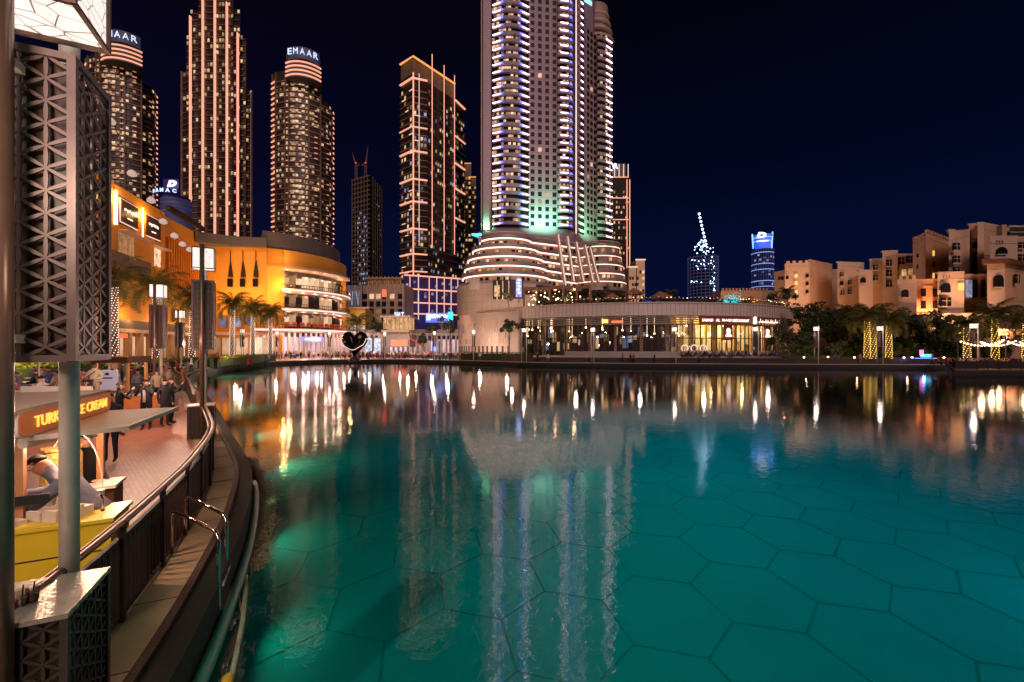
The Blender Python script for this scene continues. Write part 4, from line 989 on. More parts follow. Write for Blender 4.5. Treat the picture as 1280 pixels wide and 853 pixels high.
def gallery():
    """the glass footbridge and the restaurant house at the end of the square"""
    Y = 140; t = thing('gallery_bridge', (*XY(510, Y), 0), 'long glazed gallery on columns closing the square, trees in front', 'gallery'); R = random.Random(41)
    MB().box((*XY(512, Y+3), hz(418, Y)), (40, 5, 0.8)).build('deck', 'mall_white', t)
    MB().box((*XY(512, Y+0.6), hz(414, Y)), (40, 0.15, 1.2)).build('parapet', 'podium_metal', t)
    reps(t, 'column', 'mall_white', [((*XY(px, Y+1), 3.3), (0.6, 0.6, 6.6), 0) for px in range(444, 580, 6)])
    reps(t, 'shopfront', 'window_bright', [((*XY(px, Y+5), 3), (3.0, 0.3, 4.6), 0) for px in range(444, 580, 12)])
    s = thing('restaurant_house', (*XY(499, 128), 0), 'two storey glass restaurant with white roof letters at the end of the square', 'building')
    Y = 126; h = lambda py: hz(py, Y)
    MB().box((*XY(499, Y+4), h(426)), (8.4, 8, h(418)-h(434))).build('wall', 'podium_metal', s)
    for top, bot, wd in ((396, 412, 7.6), (414, 424, 7.0)):
        MB().box((*XY(499, Y+4), (h(top)+h(bot))/2), (wd, 7, h(top)-h(bot)-0.4)).build('storey', 'window_amber', s)
        MB().box((*XY(499, Y+3.5), h(top)), (wd+1.4, 9, 0.5)).build('roof_slab', 'mall_white', s)
        for k in range(7): MB().box((XY(499, Y)[0]-wd/2+wd*k/6, Y+0.3, (h(top)+h(bot))/2), (0.18, 0.25, h(top)-h(bot))).build('mullion', 'mall_stone', s)
    MB().box((*XY(499, Y-0.4), h(429)), (5, 0.3, 1.9)).build('entrance', 'red_orange', s)
    sign_text(s, 'SALT', (*XY(499, Y+0.5), h(393.3)), (1, 0, 0), 1.5, 'blue_white', 'lettering', 0.15, 0.03, width=2.8)
    k = thing('red_awning', (*XY(520, 128), 0), 'sloping red lit awning at the right of the restaurant house', 'awning')
    a, b_ = W(513, 423, 128), W(527, 432, 128); MB().bar(a, b_, 2.4, 0.3).build('awning', 'red_dim2', k); MB().bar((b_.x, b_.y, 0), b_, 0.15).build('post', 'podium_metal', k); MB().bar((a.x, a.y, 0), a, 0.15).build('post', 'podium_metal', k)
    u = thing('lit_arcade', (*XY(466, 135), 0), 'cool white arcade entrance glowing under the gallery beside the heart sculpture', 'arcade')
    MB().box((*XY(466, 136), 3.2), (6, 0.4, 4.8)).build('screen', 'window_coolb', u)
    for q in (-1, 0, 1): MB().box((XY(466, 135)[0]+q*2.8, 135, 3.0), (0.5, 0.6, 6)).build('pier', 'mall_white', u)
    v = thing('blue_shop', (*XY(542, 124), 0), 'shop with bright blue light on the square below the tower podium', 'shop')
    MB().box((*XY(542, 126), 2.4), (3.6, 2.4, 4.4)).build('wall', 'podium_metal', v); MB().box((*XY(542, 124.6), 2.6), (1.3, 0.3, 3.6)).build('lit_doorway', 'blue_sign', v)
glow('red_orange', (1, 0.16, 0.04), 0.9); mat('red_dim2', (0.5, 0.03, 0.02), 0.5, 0, (1, 0.08, 0.05), 0.25, var=0); lit('window_coolb', (0.5, 0.7, 1), (0.8, 0.85, 1), 0.6, 1.0)
gallery()
for px in (380, 420, 455, 480, 510, 540): lamp((*XY(px, 107), 5), 1100, (1, 0.66, 0.52), 0.3)

def heart():
    t = thing('heart_sculpture', GP(441.5, 451.5), 'big dark mirror polished heart sculpture on the waterfront square', 'sculpture')
    Y = t.location.y; cx = XY(443.5, Y)[0]; sc = 2.75; cz = hz(430.5, Y); n = 40; rings = 9; vs = []; fs = []
    prof = []
    for k in range(n):
        a = 2*PI*k/n; x = 16*math.sin(a)**3; z = 13*math.cos(a)-5*math.cos(2*a)-2*math.cos(3*a)-math.cos(4*a); prof.append((x/17, (z+2)/15))
    for r in range(rings+1):
        p = -PI/2+PI*r/rings; s = math.cos(p)**0.7 if abs(math.cos(p)) > 1e-3 else 0.01; d = math.sin(p)*0.45
        for x, z in prof: vs.append((cx+x*s*sc, Y+d*sc, cz+z*s*sc))
    for r in range(rings):
        for k in range(n): fs.append((r*n+k, r*n+(k+1) % n, (r+1)*n+(k+1) % n, (r+1)*n+k))
    MB().add(vs, fs).build('heart', 'black_mirror', t, True)
    MB().tube(spline([(cx+x*sc, Y-yy*sc, cz+z*sc) for x, z, yy in ((-.93, .42, .30), (-.8, .02, .42), (-.45, -.22, .46), (0, -.42, .46), (.45, -.22, .46), (.8, .02, .42), (.93, .42, .30))], 4), 0.07, 6).build('light_rim', 'soft_strip', t)
    MB().lathe((cx, Y, 0), [(1.2, 0), (1.0, 0.5), (0.5, 0.8)], 16).build('pedestal', 'dark_frame', t)
mat('black_mirror', (0.03, 0.02, 0.02), 0.08, 0.7, var=0)
heart()

# ------------------------------------------------------------ lakeside pavilion
def pavilion():
    t = thing('pavilion', (*XY(800, 95), 0), 'long curved lakeside pavilion with pale panelled roof band and glazed restaurant floor', 'pavilion')
    R_ = 50.0; c = Vector((33.0, 88+R_)); rad = R_
    def pt(ang, r): return (c.x+r*math.cos(ang), c.y+r*math.sin(ang))
    a0, a1 = math.radians(212), math.radians(316)
    P = lambda r, n=60, u=a0, v=a1: [pt(u+(v-u)*i/n, r) for i in range(n+1)]
    z0, z1 = 9.4, 11.9
    MB().band(P(rad), z0, z1, 0.5).build('roof_band', 'panel_band', t)
    MB().band(P(rad+0.25), z1, z1+0.25, 1.2).build('roof_coping', 'podium_stone', t)
    MB().prism(P(rad-0.4), z0-0.1, z0+1.0).build('roof_slab', 'podium_metal', t)
    it = []
    for k in range(96):
        p, a, n = along(P(rad), (k+0.5)/96); q = p+n*0.02; it.append(((q.x, q.y, (z0+z1)/2), (0.07, 0.06, z1-z0), a))
    reps(t, 'panel_joint', 'podium_metal', it)
    for k in range(4): MB().band(P(rad-1.2-k*0.35), z0-0.5-k*0.42, z0-0.28-k*0.42, 0.12).build('soffit_louvre', 'podium_metal', t)
    # ground floor: wall, glazing, mullions
    MB().band(P(rad-9.5, 40, a0, math.radians(275)), 0.8, z0, 0.5).build('back_wall', 'lattice_core', t); MB().band(P(rad-9.5, 24, math.radians(275), a1), 0.8, z0, 0.5).build('back_wall', 'interior_gold', t)  # dark left wall, gold right wall: room light put into the colour
    g = MB(); g.band(P(rad-3.0), 0.9, 7.6, 0.06).build('glazing', 'clear_glass', t)
    mu = []
    for k in range(64):
        p, a, n = along(P(rad-2.95), (k+0.5)/64); mu.append(((p.x, p.y, 4.3), (0.12, 0.25, 6.8), a))
    reps(t, 'mullion', 'dark_frame', mu)
    for z in (4.6, 7.55): MB().band(P(rad-2.85), z, z+0.18, 0.2).build('transom', 'dark_frame', t)
    cl = []
    for k in range(15):
        p, a, n = along(P(rad-4.2), (k+0.5)/15); cl.append(((p.x, p.y, 4.8), (0.6, 0.6, 8.4), a))
    reps(t, 'column', 'warm_column', cl)
    # floor deck with low wall
    MB().prism(P(rad+3.5, 50, math.radians(238), math.radians(312)), 0.0, 0.9).build('terrace_base', 'podium_stone', t)
    MB().band(P(rad+3.5, 50, math.radians(246), math.radians(300)), 0.9, 1.9, 0.3).build('terrace_wall', 'podium_metal', t)
    R = random.Random(55); pr = []; wa = []; cy = []; bd = []
    for k in range(70):
        s = (k+0.5)/70; p, a, n = along(P(rad-9.0), s)
        px = 640+F0*p.x/p.y; 
        if px > 850: wa.append(((p.x, p.y, R.uniform(2, 6.5)), (1.3, 0.2, R.uniform(2, 5)), a))
        elif R.random() < 0.8: (cy if R.random() < .35 else bd).append(((p.x, p.y, R.uniform(2, 6.5)), (R.uniform(.3, 1.4), 0.2, R.uniform(.8, 3.5)), a))
    reps(t, 'wall_glow_panel', 'rest_glow', wa); reps(t, 'bar_shelf', 'window_cool', cy); reps(t, 'decor_panel', 'window_amber', bd)  # glowing wall panels imitate lamplight on the right back wall
    # pendant lamps
    for k in range(46):
        s = R.random(); p, a, n = along(P(rad-R.uniform(4, 8)), s); px = 640+F0*p.x/p.y
        if px < 655: continue
        z = R.uniform(5.2, 7.5); b = MB().ball((p.x, p.y, z), R.uniform(.14, .26), 6); b.bar((p.x, p.y, z), (p.x, p.y, z0), 0.03); b.build('pendant_lamp', 'bulb_glow', t)
    for ang in (286, 292, 298, 304):
        x, y = pt(math.radians(ang), rad-6); lamp((x, y, 7.2), 1300, (1, 0.68, 0.25), 0.3)
    for ang in (238, 250, 262, 274):
        x, y = pt(math.radians(ang), rad-6); lamp((x, y, 7.0), 60, (1, 0.5, 0.3), 0.3)
    # restaurant sign band on the right
    sg = P(rad-0.75, 20, math.radians(277.5), math.radians(307))
    MB().band(sg, 7.75, 9.3, 0.2).build('sign_band', 'dark_maroon', t)
    def sgn(ch, s, h_, wd=None):
        p, a, n = along(sg, s); q = p+n*0.2; sign_text(t, ch, (q.x, q.y, 8.45), (math.cos(a), math.sin(a), 0), h_, 'warm_sign', 'lettering', 0.03, 0.02, width=wd)
    for i, wd_ in enumerate(('SAMAD', 'AL', 'IRAQI', 'RESTAURANT')): sgn(wd_, (0.07, 0.165, 0.25, 0.40)[i], 0.62, (2.6, 1.0, 2.3, 4.6)[i])
    p, a, n = along(sg, 0.56); q = p+n*0.3
    b = MB(); b.lathe((q.x, q.y, 7.8), [(0.35, 0), (0.42, 0.5), (0.3, 0.9), (0.38, 1.3), (0.2, 1.6), (0.05, 1.9)], 10); b.build('sign_emblem', 'warm_sign', t)
    b = MB()
    for k in range(22):
        s = 0.62+0.32*k/21; p, a, n = along(sg, s); q = p+n*0.25; d = Vector((math.cos(a), math.sin(a), 0)); z = 8.25+0.08*math.sin(k*1.7); hh = (0.15, 0.7, 0.25, 0.5, 0.12)[k % 5]
        b.bar(Vector((q.x, q.y, z))-d*0.24, Vector((q.x, q.y, z))+d*0.24, 0.05, 0.16)
        b.bar(Vector((q.x, q.y, z)), Vector((q.x, q.y, z+hh)), 0.12, 0.05)
        if k % 3 == 0: b.box((q.x, q.y, z-0.3), (0.13, 0.06, 0.13), a)
    b.build('arabic_lettering', 'warm_sign', t)
    for ang in (287.5, 303.5):
        x, y = pt(math.radians(ang), rad-2.6); a = math.radians(ang)+PI/2
        s = thing('restaurant_poster', (x, y, 4), 'maroon portrait poster with a pale emblem, %s on the restaurant glazing' % ('left of the two' if ang < 290 else 'right of the two'), 'poster')
        MB().box((x, y, 5.9), (2.4, 0.12, 3.3), a).build('panel', 'dark_maroon', s)
        n = Vector((math.cos(a-PI/2), math.sin(a-PI/2)))*0.12
        b = MB(); b.lathe((x+n.x, y+n.y, 5.0), [(0.65, 0), (0.75, 0.3), (0.35, 0.7), (0.45, 1.1), (0.5, 1.5), (0.2, 1.9)], 10); b.build('emblem', 'warm_sign', s)
    # small signs on the left half
    p, a, n = along(P(rad-1.0), 0.375); 
    x, y = pt(math.radians(254.5), rad-0.9); a = math.radians(254.5)+PI/2
    MB().box((x, y, 8.3), (1.3, 0.3, 0.8), a).build('sign_panel', 'amber_sign', t); x2, y2 = pt(math.radians(257.5), rad-0.9); MB().box((x2, y2, 8.15), (2.4, 0.3, 0.5), a).build('sign_panel', 'red_orange', t)
    # round tables and white sofas outside, three bright rings
    for k in range(3):
        x, y = pt(math.radians(272+k*2.1), rad+2.6); r = thing('white_ring_seat', (x, y, 1.9), ('leftmost', 'middle', 'rightmost')[k]+' of three bright white ring seats on the pavilion terrace', 'seat', 'ring seats on the terrace')
        pts = [(x+0.65*math.cos(2*PI*i/16), y, 2.55+0.65*math.sin(2*PI*i/16)) for i in range(17)]; MB().tube(pts, 0.13, 6, False).build('ring', 'soft_strip', r); MB().box((x, y, 2.0), (0.9, 0.6, 0.2)).build('seat', 'mall_white', r)
    return P, pt, rad
glow('rest_glow', (1.0, 0.62, 0.2), 0.55); glow('amber_sign', (1, 0.5, 0.1), 1.6)
mat('panel_band', (0.70, 0.55, 0.50), 0.5, 0.1, var=0.08, vs=0.4); mat('interior_gold', (0.55, 0.38, 0.15), 0.7, var=0.2)
mat('warm_column', (0.6, 0.4, 0.25), 0.6, var=0.1); mat('dark_maroon', (0.08, 0.012, 0.01), 0.5, 0, (0.6, 0.06, 0.03), 0.10, var=0)
def glass():
    m = bpy.data.materials.new('clear_glass'); m.use_nodes = True; n = m.node_tree.nodes; L = m.node_tree.links; n.clear()
    o = n.new('ShaderNodeOutputMaterial'); mix = n.new('ShaderNodeMixShader'); tr = n.new('ShaderNodeBsdfTransparent'); gl = n.new('ShaderNodeBsdfGlossy'); gl.inputs[1].default_value = 0.03
    tr.inputs[0].default_value = (0.85, 0.85, 0.85, 1); mix.inputs[0].default_value = 0.06; L.new(tr.outputs[0], mix.inputs[1]); L.new(gl.outputs[0], mix.inputs[2]); L.new(mix.outputs[0], o.inputs[0]); MATS['clear_glass'] = m
glass()
PV, pvpt, pvr = pavilion()
for px, YY in ((560, 95), (640, 80), (720, 76), (800, 74), (880, 74), (960, 76)):
    lamp((*XY(px, YY), 5.2), 260, (1, 0.72, 0.62), 0.25)
def stone_wall():
    t = thing('stone_wall', (*XY(610, 108), 0), 'pale stone wall with staggered slot pattern curving into the pavilion', 'wall')
    pth = arc(XY(573, 128), XY(648, 98.5), 3.5, 16)
    n = len(pth); zt = [hz(397, 128)*(1-i/(n-1))+hz(389, 99)*(i/(n-1)) for i in range(n)]
    MB().band(pth, 0, zt, 0.8).build('wall', 'podium_stone', t)
    R = random.Random(17); it = []
    for k in range(90):
        s = 0.08+0.87*R.random(); p, a, nn = along(pth, s); q = p+nn*0.03; it.append(((q.x, q.y, R.choice((4.2, 5.6, 7.0, 8.2))), (0.10, 0.1, 1.3), a))
    reps(t, 'slot', 'podium_metal', it)
    it = []
    for k in range(16): p, a, nn = along(pth, 0.12+0.85*k/16); q = p+nn*0.03; it.append(((q.x, q.y, 1.9), (0.6, 0.12, 2.2), a))
    reps(t, 'low_opening', 'dark_frame', it)
    lamp((*XY(600, 100), 3), 900, (1, 0.68, 0.5), 0.3); lamp((*XY(634, 92), 3.5), 500, (1, 0.68, 0.5), 0.3)
stone_wall()
def roof_terrace():
    z = 11.9
    t = thing('roof_pergola', (*XY(700, 104), z), 'brown flat roofed pergola bar full of warm light on the pavilion roof', 'pergola')
    A = XY(655, 103); B = XY(738, 99); zz = hz(358, 101)
    MB().prism([A, B, (B[0]+2, B[1]+9), (A[0], A[1]+9)], zz-0.7, zz).build('roof', 'brown_metal', t)
    MB().band([A, B], zz-0.75, zz-0.1, -0.15).build('fascia', 'fascia_brown', t)
    for k in range(6): 
        x = A[0]+(B[0]-A[0])*k/5; y = A[1]+(B[1]-A[1])*k/5; MB().box((x, y, (z+zz)/2), (0.45, 0.45, zz-z)).build('post', 'fascia_brown', t)
    R = random.Random(77)
    for k in range(36):
        x = R.uniform(A[0]+1, B[0]-1); y = R.uniform(101, 108); MB().ball((x, y, R.uniform(z+1.0, zz-1)), R.uniform(.08, .2), 5).build('lamp', 'bulb_glow', t)
    for x in (A[0]+3, (A[0]+B[0])/2, B[0]-3): lamp((x, 104, zz-1.4), 130, (1, 0.5, 0.25), 0.2)
    h = thing('roof_hedge', (*XY(700, 98), z), 'planting running along the roof edge in front of the pergola bar', 'hedge'); b = MB()
    for k in range(520):
        s = 0.22+0.56*R.random(); p, a, n = along(PV(pvr-1.2), s); c = Vector((p.x, p.y, z+0.2+R.random()*0.9)); d = Vector((R.gauss(0, 1), R.gauss(0, 1), R.gauss(0, 1))).normalized()*0.28; e_ = d.cross(Vector((R.random(), R.random(), 1))).normalized()*0.2
        b.add([c-d, c+e_, c+d, c-e_], [(0, 1, 2, 3)])
    b.build('foliage', 'hedge_leaf', h)
    for i, (px, tp, w_) in enumerate(((765, 366, 20), (792, 360, 24), (825, 364, 24), (1000, 366, 22), (975, 372, 18), (938, 370, 20))):
        if px > 985: continue
        YY = 104; x, y = XY(px, YY); hw = w_/2/F0*YY; zp = hz(tp, YY); 
        o = thing('parasol', (x, y, z), ('brown canvas parasol just right of the roof pergola', 'large pale canvas parasol at the middle of the roof terrace', 'brown peaked parasol left of the blue glow', '', 'brown parasol near the right end of the roof', 'low parasol beside the cyan lit tree')[i], 'parasol', 'parasols on the pavilion roof')
        b = MB().add([(x-hw, y-hw, zp-1.6), (x+hw, y-hw, zp-1.6), (x+hw, y+hw, zp-1.6), (x-hw, y+hw, zp-1.6), (x, y, zp)], [(0, 1, 4), (1, 2, 4), (2, 3, 4), (3, 0, 4), (3, 2, 1, 0)]); b.build('canopy', 'canvas_brown', o)
        MB().tube([(x, y, z), (x, y, zp-1)], 0.08, 6).build('pole', 'dark_frame', o); lamp((x, y-1.5, z+1.4), 40, (1, 0.5, 0.25), 0.1)
    for i, (px, py, m, lb) in enumerate(((812, 372, 'deep_blue_light', 'blue lit bar counter on the pavilion roof'),)):
        x, y = XY(816, 98); o = thing('blue_bar', (x, y, z), lb, 'bar counter'); MB().box((x, y, z+0.8), (4.6, 1.0, 1.5)).build('counter', 'deep_blue_dim', o); MB().box((x, y, z+1.6), (5.0, 1.3, 0.12)).build('top', 'dark_frame', o)
    # dots of table lights over the roof
    rr = thing('roof_railing', (*XY(880, 92), z), 'thin railing with tiny lights along the pavilion roof edge', 'railing'); MB().band(PV(pvr-0.9)[18:58], z+1.0, z+1.1, 0.08).build('handrail', 'brown_metal', rr)
    for k in range(70):
        p, a, n = along(PV(pvr-1.0), 0.3+0.68*k/70); MB().ball((p.x, p.y, z+1.15+R.random()*0.3), 0.055+0.05*R.random(), 4).build('small_light', R.choice(('soft_strip', 'peach_strip', 'bulb_glow')), rr)
    return
mat('fascia_brown', (0.35, 0.17, 0.08), 0.5, var=0.2); mat('canvas_brown', (0.40, 0.2, 0.09), 0.8, var=0.15); mat('deep_blue_dim', (0.02, 0.03, 0.2), 0.4, 0, (0.02, 0.05, 1), 0.35, var=0)
roof_terrace()

# ------------------------------------------------------------ palace style buildings on the right
def arch_opening(x, y, a, z, wd, ht, arched, m='dark_frame', depth=0.5):
    """a recessed opening: dark pane behind a projecting surround"""
    n = 10; pts = [(-wd/2, 0), (wd/2, 0)]
    if arched: pts += [(wd/2*math.cos(PI*i/n), ht-wd/2+wd/2*math.sin(PI*i/n)) for i in range(n+1)]
    else: pts += [(wd/2, ht), (-wd/2, ht)]
    u = Vector((math.cos(a), math.sin(a))); nn = Vector((u.y, -u.x)); b = MB(); k = len(pts); vs = []
    for d in (0.06, -0.3): vs += [(x+u.x*p+nn.x*d, y+u.y*p+nn.y*d, z+q) for p, q in pts]
    return b.add(vs, [tuple(range(k)), tuple(range(2*k-1, k-1, -1))]+[(i, k+i, k+(i+1) % k, (i+1) % k) for i in range(k)])
def palace():
    t = thing('palace_hotel', (*XY(1150, 130), 0), 'long sand coloured palace style hotel of stepped blocks with battlements and arched windows', 'hotel')
    R = random.Random(99)
    def block(pxs, top, Y, Y2=None, m='palace_sand', depth=10, bot=0, merlons=False, name='wall'):
        Y2 = Y2 or Y; A = Vector(XY(pxs[0], Y)); B = Vector(XY(pxs[1], Y2)); z = hz(top, (Y+Y2)/2)
        d = (B-A).normalized(); v = ((A+B)/2).normalized()
        MB().prism([A, B, B+v*depth, A+v*depth], bot, z).build(name, m, t)
        if name == 'wall' and (B-A).length > 3:
            for zz_ in (z-1.5, z-8.4): MB().band([A, B], zz_, zz_+0.18, -0.12).build('moulding', 'palace_pale', t)
        MB().band([A-d*0.15, B+d*0.15], z, z+0.45, 0.6).build('parapet', 'palace_pale', t) if not merlons else None
        if merlons:
            L = (B-A).length; n = max(3, int(L/1.9))
            for k in range(n):
                p = A.lerp(B, (k+0.5)/n); MB().box((p.x+v.x*.3, p.y+v.y*.3, z+0.45), (L/n*0.55, 0.6, 0.9), math.atan2(d.y, d.x)).build('merlon', m, t)
        return A, B, z
    def op(px, py, wpx, hpx, Y, arched=False, m='dark_frame', ang=0.0, frame=True, lightm=None):
        wd = wpx/F0*Y; ht = hpx/F0*Y; x, y = XY(px, Y); z = hz(py, Y)
        o = arch_opening(x, y-0.15, ang, z, wd, ht, arched).build('arched_window' if arched else 'window', lightm or 'dark_glass', t)
        if frame and wd > 1.2:
            b = MB(); b.box((x, y-0.28, z-0.1), (wd+0.35, 0.22, 0.2), ang)
            if not arched: b.box((x, y-0.25, z+ht/2), (0.08, 0.14, ht), ang); b.box((x, y-0.25, z+ht*0.6), (wd, 0.14, 0.08), ang)
            b.build('sill', 'palace_pale', o)
    # far left block with battlements (968-1040)
    Y = 170
    block((968, 984), 340, Y+6, Y, 'palace_pale'); block((981, 1012), 329, Y, Y-2, 'palace_pale', merlons=True); block((1011, 1040), 330, Y-2, Y+8, 'palace_sand', merlons=True)
    for px, py in ((995, 347), (995, 356), (995, 367), ): op(px, py, 3.2, 4.5, Y-2, True, lightm='window_gold')
    for px, py in ((1009, 347), (1009, 357), (1009, 367), (974, 350), (984, 349), (978, 350)): op(px, py, 3, 4.5, Y-2.5, True)
    block((1040, 1052), 338, Y+14, Y+14, 'palace_sand')
    block((1047, 1080), 329, Y-8, Y-6, 'palace_pale'); block((1073, 1090), 339, Y-14, Y-14, 'palace_sand')
    for px, py in ((1052, 346), (1052, 357), (1062, 356), (1062, 368), (1053, 369)): op(px, py, 4, 5.5, Y-8.6, px == 1052 and py > 350)
    op(1079, 353, 5, 6, Y-14.6, True)
    # stepped middle
    Y = 135
    block((1087, 1105), 325, Y+2, Y, 'palace_sand'); block((1103, 1122), 315, Y-1, Y-2, 'palace_pale'); block((1120, 1142), 319, Y+4, Y+4, 'palace_sand')
    for px in (1094,): 
        for py in (338, 351): op(px, py, 5, 7, Y-0.5)
    for py in (333, 346, 359): op(1111, py, 6, 8, Y-2.3)
    for px, py in ((1126, 331), (1137, 329)): op(px, py, 7.5, 9, Y+3.6)
    for px, py in ((1130, 345), (1138, 344)): op(px, py, 4.5, 8, Y+3.6, lightm='window_amber')
    block((1074, 1091), 339, Y-4, Y-4, 'palace_pale', depth=8); op(1079, 354, 5.5, 7, Y-4.4, True)
    # battlement tower
    block((1141, 1157), 298, 128, 122, 'palace_pale', 12, merlons=True); block((1157, 1186), 296, 122, 132, 'palace_orange', 16, merlons=True)  # one tower: paler side, oranger front, warm light put into the wall colours
    for py in (322, 336): op(1147, py, 3, 5, 125.5, True, ang=-0.9)
    op(1167, 320, 5, 6.5, 125, True, ang=0.9, lightm='window_gold'); op(1167, 334, 5, 6.5, 125, True, ang=0.9); op(1167, 348, 5, 6.5, 125, True, ang=0.9, lightm='window_gold')
    # right cluster
    Y = 112
    block((1186, 1212), 290, Y, Y-2, 'palace_pale', 14); block((1211, 1232), 281, Y+5, Y+4, 'palace_sand', 16); block((1228, 1262), 283, Y+3, Y+8, 'palace_sand', 16)
    block((1186, 1194), 289, Y-1, Y-1, 'palace_pale', 3); block((1222, 1230), 280, Y+2, Y+2, 'palace_pale', 3)
    for py in (313, 329): op(1195, py, 8, 9, Y-2.2); 
    op(1195, 340, 7, 6, Y-2.2)
    op(1221, 311, 8.5, 8.5, Y+4, True); op(1221, 326, 9, 10, Y+4); op(1221, 339, 9, 8, Y+4); op(1210, 327, 3.5, 8, Y+4)
    MB().box((*XY(1221, Y+3), hz(327, Y)), (2.4, 1.2, 0.2)).build('balcony_slab', 'dark_frame', t); MB().box((*XY(1221, Y+2.5), hz(324.5, Y)), (2.4, 0.1, 0.9)).build('balcony_railing', 'dark_frame', t)
    block((1238, 1272), 297, 104, 104, 'palace_pale', 12); op(1252, 318, 13, 9, 103.8, True); 
    for k in range(3): MB().box((*XY(1247+k*3.5, 103.8), hz(303, 104)), (0.3, 0.15, 0.9)).build('slit', 'palace_orange', t)
    block((1270, 1300), 298, 108, 108, 'palace_sand', 12); op(1276, 311, 9, 8, 107.6); op(1276, 327, 9, 9, 107.6)
    block((1262, 1300), 284, 116, 116, 'roof_dark', 12); MB().box((*XY(1252, 105), hz(290, 105)), (1.2, 1.2, 3.2)).build('chimney', 'palace_sand', t)
    # lower row
    Y = 100
    block((1122, 1146), 349, Y+6, Y+4, 'palace_pale', 12, merlons=True); op(1131, 372, 8, 10, Y+4, True)
    block((1144, 1176), 351, Y+8, Y+7, 'palace_orange', 12)
    for px in (1154, 1169):
        for py in (371, 386): op(px, py, 5, 10, Y+7)
    block((1172, 1205), 342, Y, Y-1, 'palace_pale', 12); op(1182, 366, 10.5, 12, Y-1, True); op(1182, 383, 12, 11, Y-1); op(1201, 363, 6, 9, Y-1.2, lightm='window_gold')
    for k in range(3): MB().box((*XY(1180+k*3.5, Y-1.4), hz(347, Y)), (0.3, 0.15, 0.8)).build('slit', 'palace_orange', t)
    block((1204, 1236), 345, Y+5, Y+5, 'palace_orange', 10)
    for px, m in ((1211, 'window_cool'), (1218, 'dark_glass'), (1231, 'dark_glass')): op(px, 372, 6 if px < 1230 else 7, 22, Y+4.6, lightm=m)
    block((1234, 1256), 330, Y-3, Y-3.4, 'palace_pale', 12); block((1255, 1290), 332, Y-3.4, Y+4, 'palace_sand', 12); op(1248, 359, 11, 15, Y-3.6, True)
    op(1271, 355, 8, 12, Y-1.5, ang=0.3)
    MB().prism([XY(1227, Y-5), XY(1262, Y-6), XY(1300, Y+2), XY(1300, Y+12), XY(1230, Y+8)], hz(333, Y), hz(329.5, Y)).build('roof', 'roof_tile', t)
    # base wall and ground floor openings
    block((1130, 1300), 394, 98, 93, 'palace_pale', 10)
    for px in (1170, 1182, 1196, 1240, 1268): op(px, 407, 6, 8, 94)
    block((1240, 1310), 414, 88, 86, 'palace_orange', 5); 
    for px in (1256, 1274): op(px, 428, 9, 9, 86.4)
    b = thing('distant_crenellated_hall', (*XY(930, 200), 0), 'low dark crenellated roofline just right of the cyan lit tree', 'building')
    MB().box((*XY(935, 205), hz(363, 200)/2), (30, 8, hz(363, 200))).build('wall', 'palace_sand', b)
    for k in range(14): MB().box((XY(926, 200)[0]-8+k*1.6, 201, hz(362, 200)), (0.8, 0.5, 1.4)).build('merlon', 'palace_sand', b)
    # floodlights
    for px, YY, tz, pw in ((1000, 140, 34, 16000), (1060, 140, 32, 11000), (1110, 112, 28, 9000), (1165, 105, 34, 13000), (1200, 90, 32, 9000), (1250, 88, 26, 9000), (1160, 90, 14, 3000), (1215, 88, 14, 2600), (1275, 84, 22, 5000)):
        x, y = XY(px, YY); spot((x, y, 5.5), (x, y+24, tz), pw*1.5, (1.0, 0.50, 0.25), 120, 0.5)
mat('palace_orange', (0.62, 0.34, 0.18), 0.8, var=0.1, vs=0.25, bump=0.3, bs=6); mat('roof_tile', (0.12, 0.05, 0.03), 0.8, var=0.3, vs=2)
glow('window_gold', (1, 0.6, 0.12), 0.85)
palace()
# ------------------------------------------------------------ vegetation
def frond(b, base, yaw, up, L, R, wd=0.09, n=9, droop=1.1):
    """one palm frond: an arching rib with leaflets on both sides"""
    d = Vector((math.cos(yaw), math.sin(yaw), 0)); side = Vector((-d.y, d.x, 0)); pts = []; p = Vector(base); el = up
    for i in range(n+1): pts.append(p.copy()); p = p+(d*math.cos(el)+Vector((0, 0, 1))*math.sin(el))*(L/n); el -= droop*(1.1+i*0.16)/n
    for i in range(n):
        a, c = pts[i], pts[i+1]; b.add([a-side*0.03, a+side*0.03, c+side*0.02, c-side*0.02], [(0, 1, 2, 3)])
        if i < 1: continue
        for k in range(4):
            q = a.lerp(c, k/4); f = (i+k/4)/n; l = L*0.30*math.sin(PI*min(1, 0.12+f*0.88))**0.7*(0.8+0.4*R.random())
            for s in (-1, 1):
                tip = q+side*s*l*0.8+d*l*0.55+Vector((0, 0, -l*(0.25+0.45*R.random()))); w_ = (c-a).normalized()*wd*0.5
                b.add([q-w_, q+w_, tip], [(0, 1, 2)])
